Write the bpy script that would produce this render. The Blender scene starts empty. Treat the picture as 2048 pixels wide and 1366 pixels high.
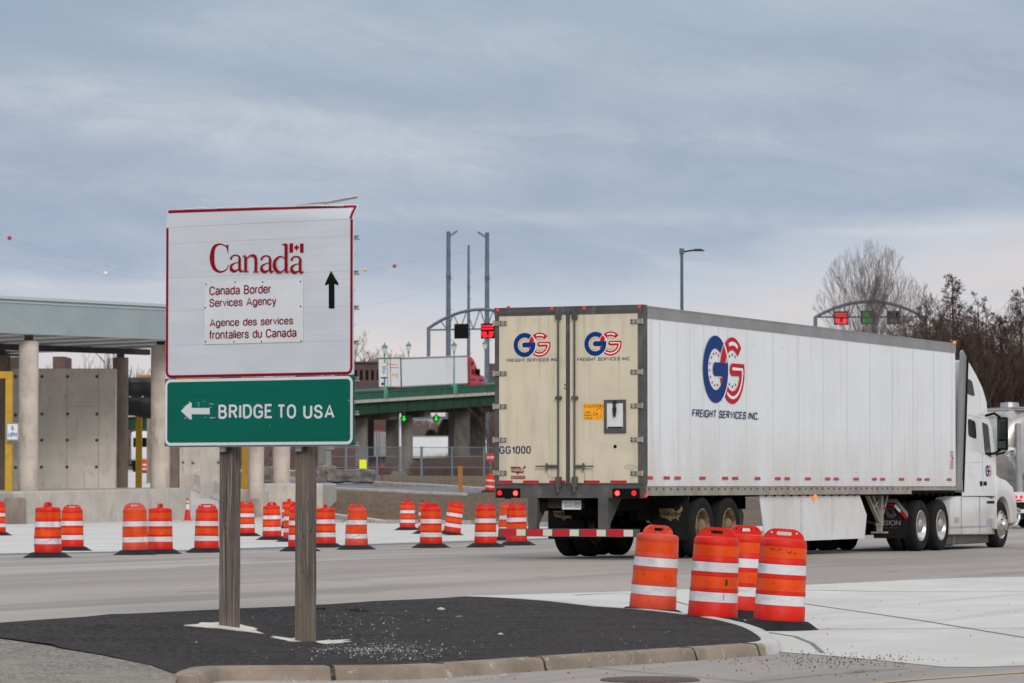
import bpy, bmesh, math, random
from mathutils import Vector, Matrix, noise
from mathutils.geometry import tessellate_polygon
R_ = math.radians
random.seed(7)
scene = bpy.context.scene
COL = scene.collection

# ---------------------------------------------------------------- camera
F = 6900.0; PITCH = math.atan(289.5 / F); CH = 1.43
cam_d = bpy.data.cameras.new('camera'); cam = bpy.data.objects.new('camera', cam_d); COL.objects.link(cam)
cam.location = (0, 0, CH); cam.rotation_euler = (R_(90) + PITCH, 0, 0)
cam_d.sensor_width = 36; cam_d.lens = F / 2048 * 36
cam_d.clip_start = 0.5; cam_d.clip_end = 9000
cam_d.dof.use_dof = True; cam_d.dof.focus_distance = 43; cam_d.dof.aperture_fstop = 6.3
scene.camera = cam
scene.view_settings.view_transform = 'Standard'; scene.view_settings.look = 'None'
scene.view_settings.gamma = 1; scene.view_settings.exposure = 0.0
scene.render.resolution_x = 1024; scene.render.resolution_y = 683
scene.cycles.use_denoising = True
scene.cycles.max_bounces = 6

def lin(c):
    return tuple(((v / 255) / 12.92 if v / 255 <= .04045 else ((v / 255 + .055) / 1.055) ** 2.4) for v in c)

# ---------------------------------------------------------------- world: overcast sky
SUN_EL, SUN_AZ = R_(27), R_(170)
world = bpy.data.worlds.new('World'); scene.world = world; world.use_nodes = True
nt = world.node_tree; nt.nodes.clear(); N = nt.nodes; L = nt.links
def nd(t, **k):
    n = N.new(t)
    for a, b in k.items(): setattr(n, a, b)
    return n
out = nd('ShaderNodeOutputWorld'); bg = nd('ShaderNodeBackground'); L.new(bg.outputs[0], out.inputs[0])
sky = nd('ShaderNodeTexSky', sky_type='NISHITA', sun_disc=False)
sky.sun_elevation = SUN_EL; sky.sun_rotation = SUN_AZ; sky.air_density = 1.0; sky.dust_density = 2.0
tc = nd('ShaderNodeTexCoord'); sep = nd('ShaderNodeSeparateXYZ'); L.new(tc.outputs['Generated'], sep.inputs[0])
def mth(op, a, b=None, clamp=False):
    n = nd('ShaderNodeMath', operation=op); n.use_clamp = clamp
    for i, v in enumerate((a, b)):
        if v is None: continue
        if isinstance(v, (int, float)): n.inputs[i].default_value = v
        else: L.new(v, n.inputs[i])
    return n.outputs[0]
def ramp(fac, stops):
    n = nd('ShaderNodeValToRGB'); L.new(fac, n.inputs[0]); el = n.color_ramp.elements
    while len(el) < len(stops): el.new(0.5)
    for e, (p, c) in zip(el, stops): e.position = p; e.color = (*c, 1)
    return n.outputs[0]
def noise_n(sx, sz, skew, scale, det, seed, rough=.55, dist=0.0):
    # streaky cloud sheets: long sideways, thin in height, slightly tilted
    cmb = nd('ShaderNodeCombineXYZ')
    zz = mth('ADD', mth('MULTIPLY', sep.outputs[2], sz), mth('MULTIPLY', sep.outputs[0], skew))
    L.new(mth('MULTIPLY', sep.outputs[0], sx), cmb.inputs[0]); L.new(mth('ADD', mth('MULTIPLY', sep.outputs[1], sx), seed), cmb.inputs[1]); L.new(zz, cmb.inputs[2])
    n = nd('ShaderNodeTexNoise'); n.inputs['Scale'].default_value = scale; n.inputs['Detail'].default_value = det
    n.inputs['Roughness'].default_value = rough; n.inputs['Distortion'].default_value = dist
    L.new(cmb.outputs[0], n.inputs['Vector']); return n.outputs['Fac']
el = mth('MAXIMUM', sep.outputs[2], 0.0); uu = sep.outputs[0]
n1 = noise_n(3.2, 17, 2.0, 2.1, 8, 3.3, .58, .35); n2 = noise_n(10, 38, 4.0, 1.7, 9, 9.1, .66, .7); n3 = noise_n(1.6, 8, 1.2, 1.7, 4, 17.7, .5); n4 = noise_n(16, 48, 3.0, 1.6, 10, 5.5, .70, .9)
# the pale deck near the horizon stands higher to the right
shift = mth('ADD', mth('MULTIPLY', mth('MINIMUM', mth('MAXIMUM', mth('SUBTRACT', uu, .03), 0.0), .11), .20), mth('MULTIPLY', mth('SUBTRACT', n2, .5), .016))
els = mth('MAXIMUM', mth('SUBTRACT', el, shift), 0.0)
base = ramp(els, [(0.0, lin((228, 218, 215))), (0.042, lin((225, 217, 217))), (0.054, lin((196, 203, 215))), (0.066, lin((160, 175, 199))),
                 (0.10, lin((159, 173, 194))), (0.13, lin((170, 185, 201))), (0.17, lin((176, 190, 204))), (0.30, lin((212, 208, 203))), (1.0, lin((218, 211, 202)))])
br = ramp(mth('ADD', mth('MULTIPLY', n1, .6), mth('MULTIPLY', n2, .4)), [(0.40, (0, 0, 0)), (0.64, (1, 1, 1))])
mx = nd('ShaderNodeMix', data_type='RGBA'); L.new(mth('MULTIPLY', br, .55), mx.inputs[0]); L.new(base, mx.inputs[6]); mx.inputs[7].default_value = (*lin((194, 202, 214)), 1)
def streak(u0, v0, u1, v1, w, amp, soft=.03):
    k = (v1 - v0) / (u1 - u0)
    d = mth('DIVIDE', mth('SUBTRACT', sep.outputs[2], mth('ADD', mth('MULTIPLY', uu, k), v0 - k * u0 - w * .3)), w)
    g = mth('POWER', 2.718, mth('MULTIPLY', mth('MULTIPLY', d, d), -1.0))
    wl = mth('MULTIPLY', mth('DIVIDE', mth('SUBTRACT', uu, u0 - soft), soft), 1.0, True); wr = mth('MULTIPLY', mth('DIVIDE', mth('SUBTRACT', u1 + soft, uu), soft), 1.0, True)
    tex = ramp(n4, [(.36, (.25, .25, .25)), (.62, (1, 1, 1))])
    return mth('MULTIPLY', mth('MULTIPLY', mth('MULTIPLY', g, wl), wr), mth('MULTIPLY', tex, amp))
st_ = None
for a_ in ((-.20, .120, -.02, .0985, .0075, .75), (-.12, .1180, -.05, .108, .004, .4), (-.10, .1345, .02, .128, .006, .5), (.0, .1055, .07, .101, .004, .5), (.10, .0735, .20, .0765, .0022, .9), (.04, .118, .16, .124, .007, .35), (-.15, .0585, -.10, .0575, .0018, .6), (-.2, .093, -.06, .085, .005, .3), (-.03, .0795, .08, .078, .003, .35)):
    q_ = streak(*a_); st_ = q_ if st_ is None else mth('ADD', st_, q_)
mxs = nd('ShaderNodeMix', data_type='RGBA'); L.new(mth('MULTIPLY', st_, 1.0, True), mxs.inputs[0]); L.new(mx.outputs[2], mxs.inputs[6]); mxs.inputs[7].default_value = (*lin((208, 210, 218)), 1)
mx2 = nd('ShaderNodeMix', data_type='RGBA'); L.new(mth('MULTIPLY', ramp(n3, [(0.38, (1, 1, 1)), (0.60, (0, 0, 0))]), mth('MULTIPLY', mth('SUBTRACT', els, .05), 9.0, True)), mx2.inputs[0])
L.new(mxs.outputs[2], mx2.inputs[6]); mx2.inputs[7].default_value = (*lin((144, 163, 185)), 1)
mot = mth('ADD', .90, mth('MULTIPLY', mth('ADD', mth('MULTIPLY', n4, .6), mth('MULTIPLY', n2, .4)), .20)); mot2 = nd('ShaderNodeVectorMath', operation='SCALE'); L.new(mx2.outputs[2], mot2.inputs[0]); L.new(mot, mot2.inputs['Scale'])
# overcast brightness: the zenith about three times as bright as the horizon
gain = mth('ADD', 1.0, mth('MULTIPLY', mth('POWER', mth('MAXIMUM', mth('SUBTRACT', el, .17), 0.0), .8), 1.6))
sc_ = nd('ShaderNodeVectorMath', operation='SCALE'); L.new(mot2.outputs[0], sc_.inputs[0]); L.new(gain, sc_.inputs['Scale'])
sk = nd('ShaderNodeVectorMath', operation='SCALE'); L.new(sky.outputs[0], sk.inputs[0]); sk.inputs['Scale'].default_value = .10
mx3 = nd('ShaderNodeMix', data_type='RGBA'); mx3.inputs[0].default_value = .06
L.new(sc_.outputs[0], mx3.inputs[6]); L.new(sk.outputs[0], mx3.inputs[7]); L.new(mx3.outputs[2], bg.inputs[0]); bg.inputs[1].default_value = 1.0
sun_d = bpy.data.lights.new('sun', 'SUN'); sun_d.energy = 1.5; sun_d.angle = R_(22); sun_d.color = (1, .975, .94)
sun = bpy.data.objects.new('sun', sun_d); COL.objects.link(sun)
sdir = Vector((math.sin(SUN_AZ) * math.cos(SUN_EL), math.cos(SUN_AZ) * math.cos(SUN_EL), math.sin(SUN_EL)))
sun.rotation_euler = sdir.to_track_quat('Z', 'Y').to_euler()

# ---------------------------------------------------------------- measuring helpers
def ray(px, py):
    a = px - 1024; b = 683 - py
    return Vector((a, F * math.cos(PITCH) - b * math.sin(PITCH), F * math.sin(PITCH) + b * math.cos(PITCH))) / F
C0 = Vector((0, 0, CH))
def P(px, py, Y):
    d = ray(px, py); return C0 + d * (Y / d.y)
def pl(x, pts):
    if x <= pts[0][0]: return pts[0][1]
    for (a, va), (b, vb) in zip(pts, pts[1:]):
        if x <= b: return va + (vb - va) * (x - a) / (b - a)
    return pts[-1][1]
FX, FY = math.cos(R_(64.9)), math.sin(R_(64.9))      # heading of the main road
CS = [(-6, 0), (0, .25), (3, .25), (17, .11)]; TS = [(0, 0), (16, -.11)]
DS = [(150, 0), (180, 1.25), (215, 1.85), (260, 2.5), (400, 3.2)]
def st(X, Y):
    dx, dy = X - 2.1, Y - 55
    return -dx * FY + dy * FX, dx * FX + dy * FY
def xy(s, t):
    return 2.1 - s * FY + t * FX, 55 + s * FX + t * FY
def zg(X, Y):
    s, t = st(X, Y); return pl(s, CS) + pl(t, TS) + pl(Y, DS)
def G(px, py, dz=0.0):
    d = ray(px, py); k = 12.0; last = C0.z
    while k < 5000:
        q = C0 + d * k
        if q.z <= zg(q.x, q.y) + dz:
            lo, hi = last, k
            for _ in range(30):
                m = (lo + hi) / 2; q = C0 + d * m
                if q.z <= zg(q.x, q.y) + dz: hi = m
                else: lo = m
            q = C0 + d * hi; return q
        last = k; k *= 1.01
    q = C0 + d * 5000; return q

# ---------------------------------------------------------------- materials
def mat(name, c, c2=None, scale=4, stretch=(1, 1, 1), detail=8, rough=.6, metal=0.0, bump=0.0, bscale=None, lo=.38, hi=.62,
        emit=0.0, speck=None, dirt=None, coat=0.0, alpha=None, coord='Object', spec=None, rot=0.0, zdirt=None):
    m = bpy.data.materials.new(name); m.use_nodes = True; t = m.node_tree; b = t.nodes['Principled BSDF']
    def n(ty): return t.nodes.new(ty)
    b.inputs['Roughness'].default_value = rough; b.inputs['Metallic'].default_value = metal
    if coat: b.inputs['Coat Weight'].default_value = coat; b.inputs['Coat Roughness'].default_value = .1
    if spec is not None: b.inputs['Specular IOR Level'].default_value = spec
    c = lin(c); col = None; b.inputs['Base Color'].default_value = (*c, 1)
    tcn = n('ShaderNodeTexCoord')
    def nz(sc, strch, det, seed=0):
        mp = n('ShaderNodeMapping'); mp.inputs['Scale'].default_value = strch; mp.inputs['Location'].default_value = (seed, seed * 1.7, seed * .3)
        src = tcn.outputs[coord]
        if rot: m0 = n('ShaderNodeMapping'); m0.inputs['Rotation'].default_value = (0, 0, R_(rot)); t.links.new(src, m0.inputs[0]); src = m0.outputs[0]
        t.links.new(src, mp.inputs[0]); q = n('ShaderNodeTexNoise'); q.inputs['Scale'].default_value = sc
        q.inputs['Detail'].default_value = det; q.inputs['Roughness'].default_value = .6; t.links.new(mp.outputs[0], q.inputs['Vector']); return q.outputs['Fac']
    def mix(fac, a, bcol):
        x = n('ShaderNodeMix'); x.data_type = 'RGBA'; t.links.new(fac, x.inputs[0])
        if isinstance(a, tuple): x.inputs[6].default_value = (*a, 1)
        else: t.links.new(a, x.inputs[6])
        if isinstance(bcol, tuple): x.inputs[7].default_value = (*bcol, 1)
        else: t.links.new(bcol, x.inputs[7])
        return x.outputs[2]
    def thr(fac, a, z):
        r = n('ShaderNodeMapRange'); t.links.new(fac, r.inputs[0]); r.inputs[1].default_value = a; r.inputs[2].default_value = z; return r.outputs[0]
    if c2 is not None:
        col = mix(thr(nz(scale, stretch, detail), lo, hi), c, lin(c2))
    for k, sp in enumerate((speck or [])):
        sc, sstr, a, z, scol = sp
        col = mix(thr(nz(sc, sstr, 3, 11 + 5 * k), a, z), col if col is not None else c, lin(scol))
    if zdirt:
        z0, z1, dcol = zdirt; sx = n('ShaderNodeSeparateXYZ'); t.links.new(tcn.outputs[coord], sx.inputs[0]); g = thr(sx.outputs[2], z1, z0)
        mm = n('ShaderNodeMath'); mm.operation = 'MULTIPLY'; t.links.new(g, mm.inputs[0]); t.links.new(thr(nz(2.5, (.6, .6, .25), 6, 23), .3, .75), mm.inputs[1]); col = mix(mm.outputs[0], col if col is not None else c, lin(dcol))
    if col is not None: t.links.new(col, b.inputs['Base Color'])
    if bump:
        bp = n('ShaderNodeBump'); bp.inputs['Strength'].default_value = bump; bp.inputs['Distance'].default_value = .02
        t.links.new(nz(bscale or scale * 3, stretch, 6, 4), bp.inputs['Height']); t.links.new(bp.outputs[0], b.inputs['Normal'])
    if emit:
        b.inputs['Emission Color'].default_value = (*c, 1); b.inputs['Emission Strength'].default_value = emit
    return m
M = {}
def dm(key, *a, **k): M[key] = mat(key, *a, **k)
U = (1, 1, 1)
dm('soil', (106, 83, 64), (74, 58, 45), scale=1.2, rough=.95, bump=.4, bscale=8, speck=[(9, U, .56, .68, (128, 113, 92)), (.25, U, .45, .7, (84, 72, 59))])
dm('road', (158, 147, 138), (142, 132, 123), scale=.5, stretch=(1.1, .12, 1), rot=24.9, rough=.85, bump=.12, bscale=60, speck=[(60, U, .58, .72, (112, 105, 99)), (.3, (1, .1, 1), .5, .72, (170, 160, 151)), (1.0, (1, .04, 1), .56, .68, (134, 125, 117)), (.35, (1, .5, 1), .60, .72, (134, 125, 117)), (1.7, (1, .25, 1), .66, .78, (118, 109, 102)), (3, (.6, .12, 1), .67, .76, (108, 100, 94)), (9, U, .72, .76, (96, 90, 85))])
dm('shoulder', (112, 112, 116), (100, 100, 104), scale=2, rough=.9, bump=.1, bscale=60)
dm('newslab', (200, 195, 187), (188, 183, 176), scale=.6, rough=.85, bump=.12, bscale=40, rot=24.9, speck=[(14, (.6, 2, 1), .62, .8, (178, 173, 166)), (.35, (1, .3, 1), .52, .75, (184, 178, 170)), (1.6, (1, .06, 1), .58, .70, (178, 172, 165)), (22, U, .70, .74, (140, 134, 128))])
dm('stain', (118, 109, 101), (138, 128, 119), scale=3, rough=.7)
dm('joint', (104, 98, 93), (132, 126, 120), scale=6, rough=.9)
dm('paint_yellow', (196, 160, 80), (176, 150, 96), scale=8, rough=.7)
dm('tarmac', (54, 50, 49), (38, 35, 35), scale=1.1, stretch=(.7, 1.6, 1), rough=.95, spec=.1, bump=1.0, bscale=30, speck=[(16, U, .50, .66, (76, 71, 68)), (42, U, .55, .66, (98, 93, 90)), (.9, (1, .5, 1), .48, .75, (66, 60, 57)), (24, U, .69, .71, (130, 126, 120))])
dm('gravel', (130, 121, 110), (100, 92, 84), scale=14, rough=.95, bump=1.0, bscale=30, speck=[(34, U, .55, .63, (186, 178, 166)), (26, U, .62, .7, (78, 72, 68)), (1.0, U, .5, .8, (150, 138, 124))])
dm('kerb_old', (146, 130, 114), (122, 107, 92), scale=2.5, rough=.9, bump=.4, bscale=30, speck=[(10, U, .6, .75, (186, 172, 156))])
dm('kerb_new', (190, 186, 180), (176, 172, 166), scale=3, rough=.85, bump=.2, bscale=30)
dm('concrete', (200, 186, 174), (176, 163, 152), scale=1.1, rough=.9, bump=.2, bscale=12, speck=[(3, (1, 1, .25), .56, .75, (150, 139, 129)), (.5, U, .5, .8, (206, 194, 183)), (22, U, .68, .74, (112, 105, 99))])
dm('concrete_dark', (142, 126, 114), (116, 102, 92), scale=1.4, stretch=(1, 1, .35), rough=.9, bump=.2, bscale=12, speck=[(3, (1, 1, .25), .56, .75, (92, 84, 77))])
dm('concrete_pale', (196, 187, 176), (180, 171, 161), scale=1.3, rough=.9, bump=.15, bscale=15, speck=[(4, (1, 1, .2), .6, .75, (160, 152, 144)), (12, U, .68, .76, (140, 132, 124))])
dm('pier', (112, 106, 98), (88, 84, 78), scale=.8, stretch=(1, 1, .4), rough=.9)
dm('pier_pale', (150, 144, 136), (128, 122, 114), scale=.8, stretch=(1, 1, .4), rough=.9)
dm('tiehole', (96, 90, 84), rough=.9)
dm('wall_lightened', (222, 213, 203), (206, 197, 187), scale=.8, rough=.9, bump=.2, bscale=12, speck=[(3, (1, 1, .25), .58, .78, (188, 178, 168)), (1.2, U, .6, .8, (180, 170, 160)), (16, U, .70, .75, (150, 140, 130))])  # concrete tone lifted: light lost under the canopy is put into the colour
dm('canopy', (150, 160, 161), (142, 152, 154), scale=.6, rough=.5, spec=.3)
dm('canopy_edge', (176, 184, 186), rough=.5)
dm('steel_dark', (74, 74, 76), (60, 60, 62), scale=2, rough=.6, metal=.2)
dm('steel_beam', (120, 120, 118), rough=.6, metal=.2)
dm('portal', (190, 146, 20), (170, 128, 16), scale=3, rough=.5)
dm('tarp', (34, 36, 42), (24, 26, 31), scale=2.2, rough=.45, bump=.5, bscale=3)
dm('white', (238, 238, 238), rough=.45)
dm('plate_white', (216, 217, 217), (208, 209, 210), scale=3, rough=.42, spec=.3)
dm('sheeting_white', (205, 207, 211), (196, 199, 204), scale=1.4, stretch=(1, 1, 3), rough=.45, spec=.35, speck=[(60, (.02, 1, 2.5), .56, .7, (190, 193, 198))])
dm('sign_red', (138, 6, 26), rough=.5, spec=.12)
dm('text_red', (122, 8, 26), rough=.5, spec=.12)
dm('wordmark', (140, 6, 24), rough=.5, spec=.12)
dm('sign_green', (0, 100, 84), (0, 94, 78), scale=1.2, rough=.5, spec=.15, speck=[(60, (.02, 1, 2.5), .56, .7, (0, 84, 70))])
dm('groove', (158, 160, 163), rough=.7)
dm('black', (10, 11, 12), rough=.6, spec=.15)
dm('aluminium', (176, 176, 174), rough=.4, metal=.7)
dm('wood', (116, 104, 94), (84, 74, 66), scale=7, stretch=(3.2, 3.2, .18), rough=.9, bump=1.0, bscale=16, lo=.35, hi=.65, speck=[(16, (2.5, 2.5, .08), .52, .62, (138, 128, 118)), (26, (2, 2, .05), .6, .66, (42, 37, 34)), (1.1, U, .5, .75, (124, 108, 92)), (9, U, .74, .78, (40, 32, 27))])
dm('wood_crack', (34, 30, 28), rough=.95)
dm('rust', (140, 88, 48), rough=.9)
dm('drum_orange', (216, 36, 14), (202, 30, 12), scale=6, rough=.5, spec=.25, speck=[(4, (1, 1, .4), .55, .75, (176, 36, 22)), (7, (1, 1, 3), .62, .7, (150, 44, 30)), (18, U, .68, .74, (110, 40, 30))])
dm('drum_faded', (214, 78, 54), (196, 64, 42), scale=5, rough=.6, spec=.25, speck=[(5, (1, 1, .5), .6, .8, (196, 70, 48)), (14, U, .69, .76, (120, 50, 38))])
dm('tape_orange', (228, 76, 2), (214, 66, 2), scale=5, rough=.4, spec=.3, speck=[(4, (1, 1, .5), .56, .78, (196, 72, 16)), (15, U, .67, .74, (130, 56, 24))])
dm('tape_white', (216, 214, 215), (202, 200, 201), scale=5, rough=.4, spec=.3, speck=[(5, (1, 1, 3), .56, .76, (178, 174, 172)), (20, U, .72, .77, (120, 118, 116))])
dm('scuff', (52, 34, 28), rough=.8)
dm('rubber', (32, 33, 36), (24, 25, 28), scale=5, rough=.8, spec=.25, bump=.3, bscale=20)
dm('tyre', (26, 25, 25), (36, 34, 33), scale=5, rough=.85, spec=.2, bump=.15, bscale=30)
dm('rim_dirty', (150, 128, 92), (96, 80, 58), scale=4, rough=.6, metal=.4)
dm('rim_bright', (206, 203, 196), (176, 172, 164), scale=4, rough=.28, metal=.85)
dm('trailer_white', (232, 234, 235), (226, 228, 229), scale=.5, rough=.26, spec=.5, bump=.6, bscale=.7, zdirt=(1.1, 2.3, (206, 196, 182)), speck=[(3.0, (1, 1.3, .08), .54, .75, (216, 214, 208)), (6, U, .72, .76, (200, 197, 192))])
dm('rivet', (160, 163, 165), rough=.5)
dm('seam', (222, 223, 222), rough=.4)
dm('door_cream', (210, 198, 173), (202, 190, 165), scale=1.0, rough=.4, spec=.35, speck=[(2.2, (1.4, 1, .22), .53, .75, (182, 172, 150)), (5, (2, 1, .06), .58, .72, (176, 164, 142)), (1.0, (1, 1, 1.4), .55, .8, (186, 176, 156)), (40, U, .7, .74, (130, 118, 98))])
dm('frame_grey', (88, 86, 83), (74, 72, 70), scale=3, rough=.6, spec=.3, bump=.1, speck=[(3, (1, 1, .4), .58, .75, (108, 103, 96))])
dm('rail_grey', (160, 159, 157), (148, 146, 144), scale=2, rough=.45, metal=.45)
dm('rail_tan', (172, 164, 152), (150, 142, 130), scale=3, rough=.5, metal=.3)
dm('hinge', (168, 162, 148), (140, 133, 120), scale=6, rough=.5, metal=.3)
dm('dirty_black', (22, 20, 19), (34, 31, 28), scale=2, rough=.9, spec=.1)
dm('under_steel', (44, 40, 38), (60, 55, 50), scale=2, rough=.8, spec=.2)
dm('flap', (26, 26, 27), (34, 33, 32), scale=3, rough=.8, spec=.15)
dm('tan_print', (142, 122, 88), (112, 96, 70), scale=8, rough=.8)
dm('decal_blue', (2, 52, 118), rough=.5, spec=.15)
dm('decal_navy', (8, 34, 84), rough=.5, spec=.15)
dm('decal_red', (196, 16, 30), rough=.5, spec=.15)
dm('decal_dark_red', (120, 30, 44), rough=.5)
dm('reflex_red', (188, 12, 34), rough=.35)
dm('reflex_white', (206, 202, 186), rough=.4)
dm('caution', (246, 164, 10), rough=.45)
dm('lamp_red', (255, 24, 32), rough=.3, emit=1.3)
dm('lamp_red_dim', (190, 12, 24), rough=.3, emit=.5)
dm('lamp_hot', (255, 130, 110), rough=.3, emit=2.0)
dm('lamp_amber', (255, 120, 20), rough=.3, emit=.9)
dm('led_red', (235, 14, 34), rough=.4, emit=1.0)
dm('led_green', (20, 150, 50), rough=.4, emit=.8)
dm('led_green_bright', (8, 200, 36), rough=.4, emit=.6)
dm('led_dim', (70, 105, 62), rough=.4, emit=.15)
dm('cab_white', (228, 228, 226), (220, 220, 218), scale=1, rough=.24, coat=.4, zdirt=(.2, 1.5, (176, 164, 150)), speck=[(4, (1, 1, .2), .6, .8, (208, 204, 198))])
dm('cab_red', (196, 16, 28), (182, 14, 24), scale=1, rough=.3, coat=.4)
dm('glass', (10, 13, 15), rough=.25, spec=.12)
dm('mirror_glass', (58, 72, 60), (40, 50, 52), scale=4, rough=.08, metal=.4)
dm('chrome', (214, 214, 212), rough=.15, metal=1.0)
dm('tank', (190, 186, 180), (164, 160, 154), scale=.6, rough=.35, metal=.6, bump=.05, speck=[(2, (1, 1, .4), .55, .8, (140, 134, 126))])
dm('bridge_green', (48, 78, 60), (42, 70, 53), scale=.4, rough=.75, spec=.15)
dm('parapet_green', (46, 102, 80), (38, 88, 68), scale=1, rough=.6)
dm('lamp_green', (64, 128, 104), rough=.5)
dm('lantern', (196, 202, 190), rough=.4)
dm('mast', (98, 112, 126), (86, 99, 112), scale=1, rough=.6, metal=.2)
dm('gantry', (92, 104, 116), rough=.6, metal=.2)
dm('lamp_post', (64, 92, 84), rough=.5)
dm('bark_pale', (146, 132, 122), (112, 102, 96), scale=3, rough=.95)
dm('bark_dark', (70, 58, 52), (52, 44, 40), scale=3, rough=.95)
dm('twig', (96, 76, 65), (70, 55, 47), scale=2, rough=.95)
dm('twig_pale', (128, 116, 112), (108, 98, 94), scale=2, rough=.95)
dm('brush_brown', (102, 78, 66), (74, 56, 48), scale=.3, rough=1)
dm('brush_red', (122, 104, 98), (96, 80, 76), scale=.2, rough=1)
dm('evergreen', (62, 66, 44), (44, 50, 34), scale=.8, rough=.95)
dm('brick', (98, 74, 70), (86, 64, 60), scale=.5, rough=.9)
dm('fence_grey', (112, 121, 126), rough=.6, spec=.3)
dm('stone', (134, 127, 119), (96, 90, 84), scale=1.2, rough=.95, bump=.8, bscale=4)
dm('post_wood', (172, 118, 66), (146, 96, 50), scale=6, stretch=(2, 2, .3), rough=.85)
dm('yellow_sign', (238, 240, 20), rough=.5)
dm('ball_red', (170, 40, 36), rough=.4); dm('ball_white', (226, 226, 226), rough=.4); dm('ball_yellow', (226, 190, 60), rough=.4)
dm('wire', (138, 148, 160), rough=.6)
dm('footing', (214, 205, 192), (196, 186, 174), scale=6, rough=.9, bump=.2)
dm('chips', (190, 186, 180), (120, 116, 112), scale=9, rough=.9)
dm('iron', (92, 72, 64), (70, 54, 48), scale=20, rough=.8, bump=.4, bscale=60)
dm('orange_print', (232, 84, 36), rough=.45)

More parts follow.
